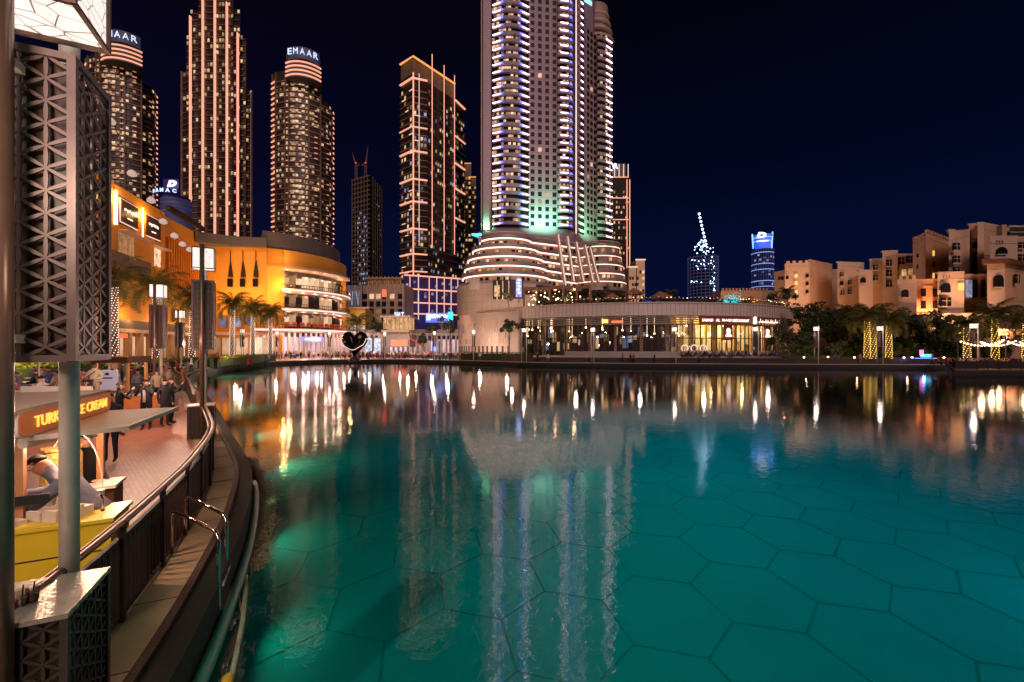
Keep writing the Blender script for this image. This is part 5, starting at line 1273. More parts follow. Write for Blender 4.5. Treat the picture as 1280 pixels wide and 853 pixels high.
def palm(name, loc, H, L, label, group, lights=None, seed=0, nf=30, r0=0.22, wrap=(0.05, 0.9), crownlight=None):
    R = random.Random(seed); t = thing(name, loc, label, 'palm tree', group); x, y, z = loc
    lean = R.uniform(-.15, .15); pts = [(x+lean*(k/8)**2, y, z+H*k/8) for k in range(9)]
    MB().tube(pts, [r0*(1.25-0.45*k/8) for k in range(9)], 10).build('trunk', 'bark', t, True)
    b = MB(); top = Vector(pts[-1])
    for k in range(nf):
        f = k/nf; up = 1.35-2.0*f+R.uniform(-.15, .15); frond(b, top+Vector((0, 0, 0.1)), k*2.4+R.uniform(-.3, .3), up, L*R.uniform(0.85, 1.1), R)
    b.build('crown', 'palm_leaf', t)
    MB().lathe((top.x, top.y, top.z-0.5), [(r0*0.9, 0), (r0*1.7, 0.25), (r0*1.4, 0.6), (0.1, 0.8)], 10).build('crown_base', 'bark', t)
    if lights:
        b = MB(); n = int(H*(wrap[1]-wrap[0])*16)
        for k in range(n):
            f = wrap[0]+(wrap[1]-wrap[0])*k/n; a = k*1.1; rr = r0*(1.25-0.45*f)+0.03; c = (x+lean*f*f+rr*math.cos(a), y+rr*math.sin(a), z+H*f)
            b.box(c, (0.07, 0.07, 0.10), a)
        tag(b.build('fairy_lights', lights, t), kind='stuff')
    return t
def leafy(b, c, r, n, R, s=0.22, sq=0.8):
    """leaf clumps spread through an uneven volume"""
    hubs = [(Vector(c)+Vector((R.gauss(0, .45)*r, R.gauss(0, .45)*r, R.gauss(0, .38)*r*sq)), r*R.uniform(.22, .42)) for _ in range(9)]
    for _ in range(n):
        h_, hr = R.choice(hubs); d = Vector((R.gauss(0, 1), R.gauss(0, 1), R.gauss(0, 1))).normalized(); p = h_+d*hr*R.random()**0.4
        u = Vector((R.gauss(0, 1), R.gauss(0, 1), R.gauss(0, 1))).normalized(); v = u.cross(d).normalized() if u.cross(d).length > .01 else u; k = s*R.uniform(.6, 1.4)
        b.add([p-u*k, p+v*k*0.5, p+u*k, p-v*k*0.5], [(0, 1, 2, 3)])
def tree(loc, H, r, label, seed, group=None, n=900, s=0.3, m='tree_leaf', name='leafy_tree'):
    R = random.Random(seed); t = thing(name, loc, label, 'tree', group); x, y, z = loc; th = max(0.5, H-r*1.1)
    b = MB(); b.tube([(x, y, z), (x+R.uniform(-.1, .1), y, z+th*0.6), (x+R.uniform(-.2, .2), y, z+th)], [0.2*r/2.5+.06, 0.14*r/2.5+.04, 0.05], 8)
    for k in range(5):
        a = k*1.3+R.random(); b.tube([(x, y, z+th*(0.5+k*0.08)), (x+math.cos(a)*r*.5, y+math.sin(a)*r*.5, z+th*0.8+r*0.5)], [0.07*r/2, 0.02], 5)
    b.build('trunk', 'bark', t)
    b = MB(); leafy(b, (x, y, z+H-r*0.75), r, n, R, s); b.build('crown', m, t)
    return t
mat('palm_gold', (0.14, 0.10, 0.02), 0.5, var=0.35, vs=1)
# palms by the mall with lights wound round the trunks
PS = [(143, 61, 348, 5.2, 'tallest lit palm, close by the latticed lamp at the left'), (195, 66, 358, 5.6, 'palm with wide crown between two small square lanterns'),      (240, 72, 372, 4.6, 'lit palm just left of the big latticed street lamp'), (290, 84, 380, 4.4, 'first of three palms against the orange wall'), (316, 90, 386, 4.2, 'second of three palms against the orange wall'), (338, 93, 391, 4.0, 'third of three palms, nearest the curved balcony front')]
for i, (px, Y, py, L, lb) in enumerate(PS):
    x, y = XY(px, Y); palm('palm_tree', (x, y, 0), hz(py, Y), L, lb, 'palms in front of the mall', 'fairy_glow', 20+i, 34, 0.36)
for px, Y in ((143, 58), (197, 62), (238, 69), (300, 82), (328, 88)):
    x, y = XY(px, Y); spot((x+1, y-1, 0.4), (x, y+2, 12), 4200, (1, 0.66, 0.25), 80, 0.2)
# palms on the right bank
PR = [(1084, 77, 397, 4.3, 'left one of the close pair of gold lit palms'), (1091.5, 78, 395, 4.2, 'right one of the close pair of gold lit palms'), (1111, 76, 402, 4.0, 'single gold lit palm right of the close pair'),
      (1209, 73, 406, 4.0, 'gold lit palm behind the lamp at the string light terrace'), (1244, 74, 393, 4.6, 'gold lit palm with tall crown right of the terrace lamp'), (1283, 70, 400, 4.4, 'gold lit palm at the right edge of the photo'), (1062, 84, 392, 3.6, 'unlit palm left behind the gold pair')]
for i, (px, Y, py, L, lb) in enumerate(PR):
    x, y = XY(px, Y); palm('palm_tree', (x, y, 0), hz(py, Y), L, lb, 'palms on the right bank', 'fairy_gold' if i < 6 else None, 40+i, 38, 0.40, wrap=(0.02, 0.93))
for px, Y in ((1088, 74), (1112, 73), (1240, 70)):
    x, y = XY(px, Y); spot((x, y-1.5, 0.3), (x, y+3, 12), 1200, (1, 0.6, 0.25), 80, 0.2)
# palms and trees near the end of the square
x, y = XY(446, 118); palm('palm_tree', (x, y, 0), hz(402, 118), 4.6, 'dark unlit palm above the heart sculpture', 'palms by the square', None, 61, 34, 0.3)
for i, (px, Y, top, r, lb) in enumerate(((563, 108, 394, 3.0, 'dark round tree just left of the stone wall'), (541, 116, 402, 2.6, 'small dark tree below the purple podium sign'), (480, 130, 398, 3.2, 'leafy tree behind the heart sculpture'), (466, 132, 402, 2.6, 'small leafy tree beside the dark palm'),
      (636, 97.0, 399, 1.9, 'small round tree against the stone wall corner'), (530, 126, 420, 2.0, 'low tree left of the blue lit shop'))):
    x, y = XY(px, Y); tree((x, y, 0), hz(top, Y), r, lb, 100+i, 'trees round the square', 800)
# roof trees on the pavilion and podium
for i, (px, Y, py, H, r, lb) in enumerate(((722, 112, 385, 9.2, 3.4, 'dark tree on the pavilion roof in front of the slanted ribs'), (751, 114, 385, 9.0, 3.2, 'dark tree left of the parasols on the pavilion roof'), (768, 116, 385, 8.0, 3.0, 'dark tree rising behind the pale parasol'), (636, 122, 386, 9.6, 2.4, 'slender tree before the dark opening of the stone drum'),
      (828, 120, 384, 7.5, 2.8, 'dark bushy roof tree left of the round blue lit tower'), (810, 122, 384, 6.5, 2.8, 'dark roof tree right of the small apartment block'), (848, 118, 384, 6.0, 2.6, 'low dark roof tree directly before the blue lit tower'), (978, 112, 388, 7.5, 3.2, 'dark tree at the right end of the pavilion roof'), (950, 118, 384, 5.0, 2.2, 'low tree below the crowned blue tower'))):
    x, y = XY(px, Y); z = 11.9; tree((x, y, z), H-2.2, r, lb, 130+i, 'trees on the pavilion roof', 750)
for i, (px, Y) in enumerate(((838, 110), (984, 106))):
    x, y = XY(px, Y); palm('palm_tree', (x, y, 11.9), 4.5, 2.6, ('small dark palm on the pavilion roof beneath the round blue tower', 'small dark palm at the pavilion roof end near the palace')[i], 'palms on the pavilion roof', None, 70+i, 26, 0.2)
mat('cyan_dim', (0.02, 0.15, 0.15), 0.6, 0, (0.02, 0.5, 0.6), 1.1, var=0)
# cyan lit tree
x, y = XY(913, 112); t = tree((x, y, 11.9), 4.6, 2.6, 'tree wrapped in bright cyan lights on the pavilion roof', 150, None, 260, 0.3, 'cyan_dim', 'lit_tree')
R = random.Random(5); b = MB()
for k in range(260):
    a = R.random()*2*PI; rr = R.random()**.5; b.box((x+math.cos(a)*3.3*rr, y+math.sin(a)*2*rr, 11.9+2.6+R.gauss(0, .9)), (0.12, 0.12, 0.12))
tag(b.build('fairy_lights', 'cyan_light', t), kind='stuff')

ORD = 'first second third fourth fifth sixth seventh eighth ninth tenth eleventh twelfth thirteenth fourteenth fifteenth sixteenth seventeenth eighteenth nineteenth twentieth'.split()
# dark tree belt before the palace
for i in range(20):
    px = 992+i*10.6+random.uniform(-3, 3); Y = 88+random.uniform(-4, 12)
    if i in (7, 8): Y += 4
    tp = 380+random.uniform(0, 14)+(14 if i < 2 or i > 15 else 0)+(16 if 8 < i < 13 else 0); x, y = XY(px, Y); H = hz(tp, Y)
    tree((x, y, 0), H, 4.2, 'dark dense tree, '+ORD[i]+' from the left in the belt before the palace hotel', 160+i, 'tree belt before the palace hotel', 1100, 0.36)
for i in range(16):
    px = 996+i*17.5+random.uniform(-4, 4); Y = 79+random.uniform(0, 5); x, y = XY(996+i*17.5, Y); tree((x, y, 0), random.uniform(2.4, 4.8), 2.4, 'low dark shrub, '+ORD[i]+' from the left in the row on the right bank', 190+i, 'shrubs on the right bank', 500, 0.26, 'hedge_leaf', 'shrub')
# hedges: left bank row, right pavilion planter, podium planter
def hedge(p, q, h_, w_, label, m='hedge_leaf', z=0, n=700, name='hedge'):
    p = Vector(p); q = Vector(q); t = thing(name, (p.x, p.y, z), label, 'hedge'); b = MB(); R = random.Random(int(p.x*7)); d = (q-p).normalized(); v = Vector((-d.y, d.x))
    core = MB(); core.prism([p, q, q+v*w_*.8, p+v*w_*.8], z, z+h_*0.8); core.build('stems', 'grass_green', t)
    for k in range(n):
        c = p.lerp(q, R.random())+v*w_*R.random(); zz = z+h_*(R.random() if R.random() < .5 else R.uniform(.8, 1.05)); s = 0.12*R.uniform(.7, 1.5)
        u = Vector((R.gauss(0, 1), R.gauss(0, 1), R.gauss(0, 1))).normalized()*s; e_ = u.orthogonal().normalized()*s*.6; c = Vector((c.x, c.y, zz)); b.add([c-u, c+e_, c+u, c-e_], [(0, 1, 2, 3)])
    b.build('foliage', m, t); return t
mat('hedge_lit', (0.16, 0.17, 0.02), 0.6, var=0.35, vs=3)  # brighter copy of hedge_leaf, lamplight put into the leaf colour
hedge(XY(20, 32), XY(136, 40), 1.5, 1.2, 'clipped hedge row behind the left seating, left of the kiosk', 'hedge_lit', n=1500)
hedge(XY(138, 40), XY(255, 56), 1.45, 1.2, 'clipped hedge row behind the brown roofed kiosk', 'hedge_lit', n=1800)
hedge(XY(262, 58), XY(345, 84), 1.4, 1.4, 'clipped hedge row below the three palms', 'hedge_lit', n=1800)
for px, Y in ((60, 33), (190, 44), (300, 64)): x, y = XY(px, Y); lamp((x, y-1.0, 2.6), 450, (1, 0.85, 0.4), 0.2)
hedge(XY(576, 90), XY(660, 84), 1.7, 2.5, 'dark clipped hedge below the stone wall', 'tree_leaf', n=900)
hedge(XY(985, 78), XY(1080, 80), 1.3, 2, 'low hedge right of the restaurant terrace', 'hedge_leaf', n=900)
hedge(XY(597, 112), XY(640, 106), 1.4, 1.2, 'planting on the ledge under the stone drum opening', 'tree_leaf', z=8.6, n=700)
pw = thing('planter_wall', (*XY(620, 112), 8), 'pale ledge wall carrying planting under the stone drum', 'wall'); MB().band([XY(578, 122), XY(600, 113), XY(641, 105)], 7.2, 8.6, 2).build('wall', 'podium_stone', pw)
sheet('lawn', 'grass_green', [[XY(640, 80), XY(740, 77), XY(745, 84), XY(650, 90)]], 0.03)

# ------------------------------------------------------------ latticed lamps
def petal_panel(b, w_, h_, cell, org, u, n, t=0.012, fat=0.092):
    """petal lattice in the vertical plane through org along u; n is the outward direction"""
    org = Vector(org); u = Vector(u); n = Vector(n); dx = cell*0.866
    def petal(p, q):
        (x0, y0), (x1, y1) = p, q
        L = math.hypot(x1-x0, y1-y0); ex, ey = (x1-x0)/L, (y1-y0)/L; k = 4; pts = []
        for i in range(k+1): f = i/k; s = fat*L*math.sin(PI*f)**0.8*0.62+0.004; pts.append((x0+ex*L*f-ey*s, y0+ey*L*f+ex*s))
        for i in range(k, -1, -1): f = i/k; s = fat*L*math.sin(PI*f)**0.8*0.62+0.004; pts.append((x0+ex*L*f+ey*s, y0+ey*L*f-ex*s))
        pts = [(min(max(x, 0), w_), min(max(y, 0), h_)) for x, y in pts]; m = len(pts)
        vs = [org+u*x+Vector((0, 0, y))+n*o for o in (0, t) for x, y in pts]
        b.add(vs, [tuple(range(m)), tuple(range(2*m-1, m-1, -1))]+[(i, (i+1) % m, m+(i+1) % m, m+i) for i in range(m)])
    nx = int(w_/dx)+2; ny = int(h_/cell)+2
    for i in range(-1, nx):
        for j in range(-1, ny):
            P0 = (i*dx, (j+(0.5 if i % 2 else 0))*cell)
            for Q in ((P0[0], P0[1]+cell), (P0[0]+dx, P0[1]+cell/2), (P0[0]+dx, P0[1]-cell/2)):
                mx, my = (P0[0]+Q[0])/2, (P0[1]+Q[1])/2
                if -0.02 < mx < w_+0.02 and 0 < my < h_: petal(P0, Q)
def lantern_mat():
    m = bpy.data.materials.new('lantern_glass'); m.use_nodes = True; n = m.node_tree.nodes; L = m.node_tree.links; b = n['Principled BSDF']
    t = n.new('ShaderNodeTexCoord'); mp = n.new('ShaderNodeMapping'); mp.inputs['Scale'].default_value = (1, 1, 1.5); v = n.new('ShaderNodeTexVoronoi'); v.feature = 'DISTANCE_TO_EDGE'; v.inputs['Scale'].default_value = 5.5
    r = n.new('ShaderNodeValToRGB'); r.color_ramp.elements[0].position = 0.012; r.color_ramp.elements[0].color = (0.03, 0.02, 0.02, 1); r.color_ramp.elements[1].position = 0.03; r.color_ramp.elements[1].color = (1.0, 0.86, 0.78, 1)
    L.new(t.outputs['Object'], mp.inputs[0]); L.new(mp.outputs[0], v.inputs['Vector']); L.new(v.outputs[0], r.inputs[0]); L.new(r.outputs[0], b.inputs['Emission Color']); b.inputs['Emission Strength'].default_value = 0.85
    m.cycles.emission_sampling = 'AUTO'; MATS['lantern_glass'] = m
lantern_mat()
def lattice_lamp(loc, rz, label, group, block=True, twin=0.44):
    """two poles, a tall latticed box between them, a lit lantern on top and a latticed foot; local y runs from pole to pole"""
    t = thing('lattice_lamp', loc, label, 'street lamp', group, rz); s = 0.28; zb, zt = 2.86, 5.06
    me = lambda b, nm, m, sm=False: _local(b, nm, m, t, sm)
    b = MB()
    for u, n, o in (((1, 0, 0), (0, -1, 0), (-s, -s)), ((0, 1, 0), (1, 0, 0), (s, -s)), ((-1, 0, 0), (0, 1, 0), (s, s)), ((0, -1, 0), (-1, 0, 0), (-s, s))):
        petal_panel(b, 2*s, zt-zb, 0.1616, (o[0], o[1], zb), u, n)
    me(b, 'lattice', 'lattice_steel')
    b = MB()
    for x in (-s, s):
        for y in (-s, s): b.box((x, y, (zb+zt)/2), (0.05, 0.05, zt-zb+0.04))
    for z in (zb, zt):
        for y in (-s, s): b.box((0, y, z), (2*s-0.05, 0.05, 0.05))
        for x in (-s, s): b.box((x, 0, z), (0.05, 2*s-0.05, 0.05))
    me(b, 'frame', 'lattice_steel')
    me(MB().box((0, 0, (zb+zt)/2), (2*s-0.1, 2*s-0.1, zt-zb-0.05)), 'core', 'lattice_core')
    me(MB().box((0, 0, 5.80), (0.56, 0.56, 0.62)), 'lantern', 'lantern_glass')
    b = MB()
    for x in (-.29, .29):
        for y in (-.29, .29): b.box((x, y, 5.80), (0.03, 0.03, 0.68))
    for z in (5.47, 6.13):
        for y in (-.29, .29): b.box((0, y, z), (0.55, 0.03, 0.03))
        for x in (-.29, .29): b.box((x, 0, z), (0.03, 0.55, 0.03))
    me(b, 'lantern_frame', 'brown_metal')
    for y in (-twin-0.02, twin): me(MB().tube([(-0.015 if block else 0, y, 0.0), (-0.015 if block else 0, y, 6.2)], 0.066, 20), 'pole', 'steel' if y > 0 or not block else 'pole_bronze', True)
    for y in (-1, 1):
        for zq in (3.0, 4.9): me(MB().box((0, y*(twin+s)/2, zq), (0.06, twin-s, 0.06)), 'bracket', 'steel')
    if block:
        hx, hy, fx, fy = 0.33, 0.33, -0.05, -0.06
        me(MB().box((fx, fy, 0.51), (2*hx-0.06, 2*hy-0.06, 1.02)), 'foot', 'lattice_core')
        b = MB()
        for u, n, o, wd in (((1, 0, 0), (0, -1, 0), (-hx, -hy), 2*hx), ((0, 1, 0), (1, 0, 0), (hx, -hy), 2*hy), ((-1, 0, 0), (0, 1, 0), (hx, hy), 2*hx), ((0, -1, 0), (-1, 0, 0), (-hx, hy), 2*hy)):
            petal_panel(b, wd, 1.0, 0.1269, (o[0]+fx, o[1]+fy, 0.02), u, n, 0.01)
        me(b, 'foot_lattice', 'foot_bronze')
        for x in (-hx, hx):
            for y in (-hy, hy): me(MB().box((x+fx, y+fy, 0.51), (0.045, 0.045, 1.02)), 'foot_frame', 'foot_bronze')
        me(MB().box((fx, fy, 1.04), (2*hx+0.05, 2*hy+0.05, 0.035)), 'foot_top', 'foot_top')
    return t
def _local(b, nm, m, t, sm=False):
    keep = t.location.copy(); t.location = (0, 0, 0); o = b.build(nm, m, t, sm); t.location = keep; return o
mat('pole_bronze', (0.30, 0.17, 0.13), 0.3, 0.6, var=0.15, vs=4); mat('foot_bronze', (0.10, 0.085, 0.07), 0.4, 0.6, var=0.2, vs=6); mat('foot_top', (0.5, 0.45, 0.40), 0.3, 0.5, var=0.2, vs=9, bump=0.15, bs=40)
near_lamp = lattice_lamp((-3.60, 3.25, 0), 0.44, 'large latticed street lamp closest to the camera with drinks on its foot', 'latticed street lamps by the water')
near_lamp['label'] = 'huge latticed street lamp at the left edge, closest to the camera'
for px, Y, rz, lb in ((255, 13.9, 0.55, 'latticed street lamp on a latticed foot at the bend of the railing'), (198, 22, 0.4, 'latticed street lamp left of the one on the railing bend, before the palms'), (225, 38, 0.4, 'small latticed street lamp between the two mid distance ones')):
    x, y = XY(px, Y); L_ = dup(near_lamp, (x, y, 0), rz, lb)
slim = lattice_lamp((*XY(592, 86), 0), 0.0, 'latticed lamp on two poles before the low stone wall openings', 'twin pole lamps round the lake', False, 0.44)
for px, Y, lb in ((655, 76.5, 'latticed lamp on two poles left of the pavilion bar'), (741, 74, 'latticed lamp on two poles before the middle of the pavilion'), (843, 72, 'latticed lamp on two poles at the left edge of the restaurant'), (944, 71, 'latticed lamp on two poles before the right end of the restaurant'),
        (1020.5, 69.5, 'latticed lamp on two poles right of the pavilion, before the dark trees'), (1100, 68.5, 'latticed lamp on two poles between the gold lit palms'), (1217, 60, 'latticed lamp on two poles at the string light terrace'), (543, 92, 'latticed lamp on two poles on the square before the blue lit shop'), (481, 97, 'latticed lamp on two poles right of the heart sculpture'), (412, 96, 'latticed lamp on two poles left of the heart sculpture'), (303, 80, 'latticed lamp on two poles by the hedge below the palms'), (346, 92, 'latticed lamp on two poles before the curved balcony front')):
    dup(slim, (*XY(px, Y), 0), random.choice((0.0, 1.3, 0.2)), lb)
for px, Y in ((592, 85), (655, 75.5), (741, 73), (843, 71), (944, 70), (1020, 68.5), (1100, 67.5), (1217, 59), (543, 91), (481, 96), (412, 95)):
    lamp((*XY(px, Y), 6.6), 90, (1, 0.75, 0.62), 0.2)
# small white box lanterns hung on thin poles near the palms
# ------------------------------------------------------------ railings
def fence(path, h_, label, post_step, group=None, m='fence_glass', z=0.0, name='railing'):
    t = thing(name, (*path[0], z), label, 'railing', group)
    MB().band(path, z+0.12, z+h_-0.08, 0.03).build('panel', m, t)
    MB().band(path, z+h_, z+h_+0.06, 0.09).build('handrail', 'brown_metal', t)
    MB().band(path, z+0.05, z+0.10, 0.05).build('bottom_rail', 'brown_metal', t)
    n = max(2, int(plen(path)/post_step)); it = []
    for k in range(n+1): p, a, nn = along(path, k/n); it.append(((p.x, p.y, z+h_/2), (0.07, 0.07, h_), a))
    reps(t, 'post', 'brown_metal', it); return t
mat('fence_glass', (0.06, 0.04, 0.032), 0.35, 0.3, var=0.3, vs=2)
inn_ = lambda i0, i1, d: [tuple(Vector(SH[i])+Vector((-(Vector(SH[min(i+1, len(SH)-1)])-Vector(SH[i-1])).normalized().y, (Vector(SH[min(i+1, len(SH)-1)])-Vector(SH[i-1])).normalized().x))*d) for i in range(i0, i1)]
fence(inn(57, 92, 0.6), 1.05, 'dark panelled railing curving along the left bank behind the bend', 1.8, 'lake railings')
fence(inn(109, 132, 1.6), 1.05, 'dark railing along the far bank before the pavilion and palace', 2.4, 'lake railings')
mat('handrail_brown', (0.16, 0.09, 0.07), 0.36, 0.6, var=0.15, vs=5); mat('rail_dark', (0.035, 0.02, 0.016), 0.65, 0.2, var=0.25, vs=6)
mat('pipe_green', (0.04, 0.34, 0.22), 0.4, var=0.2, vs=3); mat('net_fibre', (0.42, 0.30, 0.18), 0.9, var=0.35, vs=8); mat('dark_cork', (0.07, 0.035, 0.02), 0.7, var=0.2)
mat('rope_pale', (0.55, 0.62, 0.42), 0.7, var=0.2, vs=20, bump=0.6, bs=60); mat('rope_tan', (0.4, 0.3, 0.18), 0.8, var=0.2); mat('float_yellow', (0.75, 0.48, 0.03), 0.4, var=0.1); mat('lilac_foam', (0.45, 0.38, 0.5), 0.9, var=0.3, vs=9)
# ------------------------------------------------------------ near railing
rail = inn(6, 56, 0.42)
t = thing('near_railing', (*rail[0], 0), 'dark brown barred railing with tubular handrail sweeping along the near promenade edge', 'railing', 'lake railings')
def zpath(p, z): return [(q[0], q[1], z) for q in p]
MB().tube(zpath(rail, 1.05), 0.036, 10).build('handrail', 'handrail_brown', t, True)
MB().tube(zpath([(q[0]-0.09, q[1]-0.03) for q in rail], 1.02), 0.022, 8).build('handrail', 'handrail_brown', t, True)
MB().band(rail, 0.86, 0.90, 0.05).build('top_rail', 'rail_dark', t)
MB().band(rail, 0.03, 0.07, 0.05).build('bottom_rail', 'rail_dark', t)
L_ = plen(rail); it = []; n = int(L_/0.115)
for k in range(n):
    p, a, nn = along(rail, (k+0.5)/n); it.append(((p.x-nn.x*.025, p.y-nn.y*.025, 0.465), (0.022, 0.04, 0.79), a))
reps(t, 'baluster', 'rail_dark', it)
for k in range(int(L_/1.25)+1):
    p, a, nn = along(rail, min(1, k*1.25/L_)); MB().box((p.x, p.y, 0.5), (0.07, 0.05, 1.04), a).build('post', 'rail_dark', t)
    MB().lathe((p.x, p.y, 1.035), [(0.02, -0.05), (0.048, 0), (0.048, 0.03), (0.02, 0.05)], 10).build('joint', 'handrail_brown', t)
# lake ladder
t = thing('lake_ladder', (-4.9, 6.2, 0), 'polished steel ladder with two hooped handrails over the ledge into the water', 'ladder')
for (xa, ya), (xb, yb) in (((-4.86, 6.05), (-3.70, 5.35)), ((-5.10, 6.62), (-3.96, 5.88))):
    zt = 0.62; dv = Vector((xb-xa, yb-ya, 0)).normalized()
    pts = [(xa, ya, -0.04), (xa, ya, zt-0.12)]+[(xa+dv.x*(0.12-0.12*math.cos(a)), ya+dv.y*(0.12-0.12*math.cos(a)), zt-0.12+0.12*math.sin(a)) for a in (0.5, 1.0, 1.57)]
    pts += [(xb-dv.x*0.12, yb-dv.y*0.12, zt-.02)]+[(xb-dv.x*(0.12-0.12*math.sin(a)), yb-dv.y*(0.12-0.12*math.sin(a)), zt-0.14+0.12*math.cos(a)) for a in (0.5, 1.0, 1.57)]+[(xb, yb, -1.4)]
    MB().tube(pts, 0.024, 10).build('handrail', 'chrome', t, True)
for k in range(4):
    z = -0.1-k*0.3; MB().bar((-3.70, 5.35, z), (-3.96, 5.88, z), 0.10, 0.03).build('step', 'chrome', t)
# pipes, net, ropes and floats in the water along the wall
def wpath(i0, i1, d, z): return [(x, y, z) for x, y in inn(i0, i1, -d)]
for d, z, lb in ((0.22, -0.40, 'green pipe running along the pool wall, nearer the ledge'), (0.42, -0.48, 'green pipe running along the pool wall, on the water side')):
    o = MB().tube(wpath(10, 44, d, z), 0.075, 10).build('water_pipe', 'pipe_green', None, True); tag(o, lb, 'pipe', 'pipes along the pool wall')
R = random.Random(3); b = MB(); base = [Vector(p) for p in wpath(33, 51, 0.55, -0.58)]
for k in range(9000):
    f = R.random(); i = f*(len(base)-1); q = base[int(i)].lerp(base[min(int(i)+1, len(base)-1)], i % 1); s = 0.26*(0.55+0.45*math.sin(f*19)**2); p = q+Vector((R.gauss(0, s*.5), R.gauss(0, s*.6), R.random()**2*0.10))
    d = Vector((R.gauss(0, 1), R.gauss(0, 1), R.gauss(0, .6))).normalized()*0.030; e_ = d.orthogonal().normalized()*0.006; b.add([p-d-e_, p-d+e_, p+d+e_, p+d-e_], [(0, 1, 2, 3)])
tag(b.build('fibre_matting', 'net_fibre'), 'tangled beige fibre matting floating along the pool wall', 'matting', None, 'stuff')
for i, (px, py) in enumerate(((289, 598), (303, 618), (288, 650), (302, 632), (246, 745))):
    p = GP(px, py, -0.52); o = MB().lathe((p.x, p.y, -0.60), [(0.05, 0), (0.075, 0.03), (0.075, 0.12), (0.045, 0.14), (0.04, 0.10)], 14).build('cork_float', 'dark_cork'); tag(o, ('round brown cork float at the top of the matting', 'round brown cork float on the water side of the matting top', 'round brown cork float beside the ladder hoop', 'round brown cork float at the matting edge, between two others', 'lone brown cork float below the ladder steps')[i], 'float', 'cork floats in the matting')
b = MB(); c = GP(262, 800, -0.56)
for k in range(1300):
    d = Vector((R.gauss(0, 1), R.gauss(0, 1), abs(R.gauss(0, .5)))).normalized(); p = Vector((c.x+R.gauss(0, .055), c.y+R.gauss(0, .17), -0.58+R.random()*.05)); u = d.orthogonal().normalized()*0.02; v = d.cross(u); b.add([p-u, p+v, p+u, p-v], [(0, 1, 2, 3)])
tag(b.build('foam_clump', 'lilac_foam'), 'lilac grey foam clump floating between the two ropes', 'foam', None, 'stuff')
for i, (pts, m, lb) in enumerate((([(283, 556), (290, 572), (287, 590), (299, 620), (306, 650), (301, 680), (307, 720), (304, 770), (296, 815), (284, 870)], 'rope_pale', 'thick pale rope looping down the water side of the matting'),
    ([(293, 690), (290, 720), (276, 757), (262, 785), (244, 822), (222, 870)], 'rope_pale', 'thick pale rope running past the ladder foot to the lower edge'), ([(300, 690), (299, 740), (303, 780), (296, 800)], 'rope_tan', 'thin tan rope between the thick pale ropes'))):
    P = spline([GP(px, py, -0.56) for px, py in pts], 5); o = MB().tube(P, (0.03, 0.026, 0.012)[i], 8).build('rope', m, None, True); tag(o, lb, 'rope', 'ropes along the pool wall')
for i, (px, py, a) in enumerate(((303, 725, 0.2), (272, 757, -.6), (241, 846, -.7), (284, 851, -.5), (308, 662, 0.1))):
    p = GP(px, py, -0.52); d = Vector((math.sin(a), math.cos(a), 0)); pts = [p+d*(x*0.09) for x in (-1, -.8, -.4, 0, .4, .8, 1)]; o = MB().tube(pts, [0.01, 0.035, 0.055, 0.06, 0.055, 0.035, 0.01], 12).build('yellow_float', 'float_yellow' if i < 4 else 'dark_cork', None, True)
    tag(o, ('yellow float on the water side rope, topmost of the yellow ones', 'yellow float on the rope at the ladder foot', 'yellow float at the lower edge, left', 'yellow float at the lower edge, right', 'brown oval float high on the water side rope')[i], 'float', 'floats on the ropes')

# ------------------------------------------------------------ people
def dist_seg(p, a, b):
    ab = b-a; t = max(0, min(1, (p-a).dot(ab)/max(1e-9, ab.length_squared))); return (p-(a+ab*t)).length
STAND = dict(pel=(0, 0, .95), sp=(0, 0, 1.15), ch=(0, 0, 1.36), nk=(0, 0, 1.50), h1=(0, -.012, 1.57), h2=(0, -.01, 1.66), shl=(.17, 0, 1.40), ell=(.22, .02, 1.13), wrl=(.22, -.06, .89), shr=(-.17, 0, 1.40), elr=(-.22, .02, 1.13), wrr=(-.22, -.06, .89),
             hpl=(.09, 0, .88), knl=(.10, -.02, .48), anl=(.10, .02, .08), tol=(.11, -.14, .035), hpr=(-.09, 0, .88), knr=(-.10, -.02, .48), anr=(-.10, .02, .08), tor=(-.11, -.14, .035))
RAD = dict(pel=(.15, .11), sp=(.135, .10), ch=(.17, .115), nk=(.055, .055), h1=(.075, .085), h2=(.078, .092), shl=(.065, .065), ell=(.045, .045), wrl=(.03, .03), shr=(.065, .065), elr=(.045, .045), wrr=(.03, .03),
           hpl=(.09, .10), knl=(.06, .065), anl=(.038, .045), tol=(.035, .03), hpr=(.09, .10), knr=(.06, .065), anr=(.038, .045), tor=(.035, .03))
BONES = [('pel', 'sp', 0), ('sp', 'ch', 0), ('ch', 'nk', 0), ('nk', 'h1', 2), ('h1', 'h2', 2), ('ch', 'shl', 0), ('shl', 'ell', 0), ('ell', 'wrl', 0), ('ch', 'shr', 0), ('shr', 'elr', 0), ('elr', 'wrr', 0),
         ('pel', 'hpl', 1), ('hpl', 'knl', 1), ('knl', 'anl', 1), ('anl', 'tol', 3), ('pel', 'hpr', 1), ('hpr', 'knr', 1), ('knr', 'anr', 1), ('anr', 'tor', 3)]
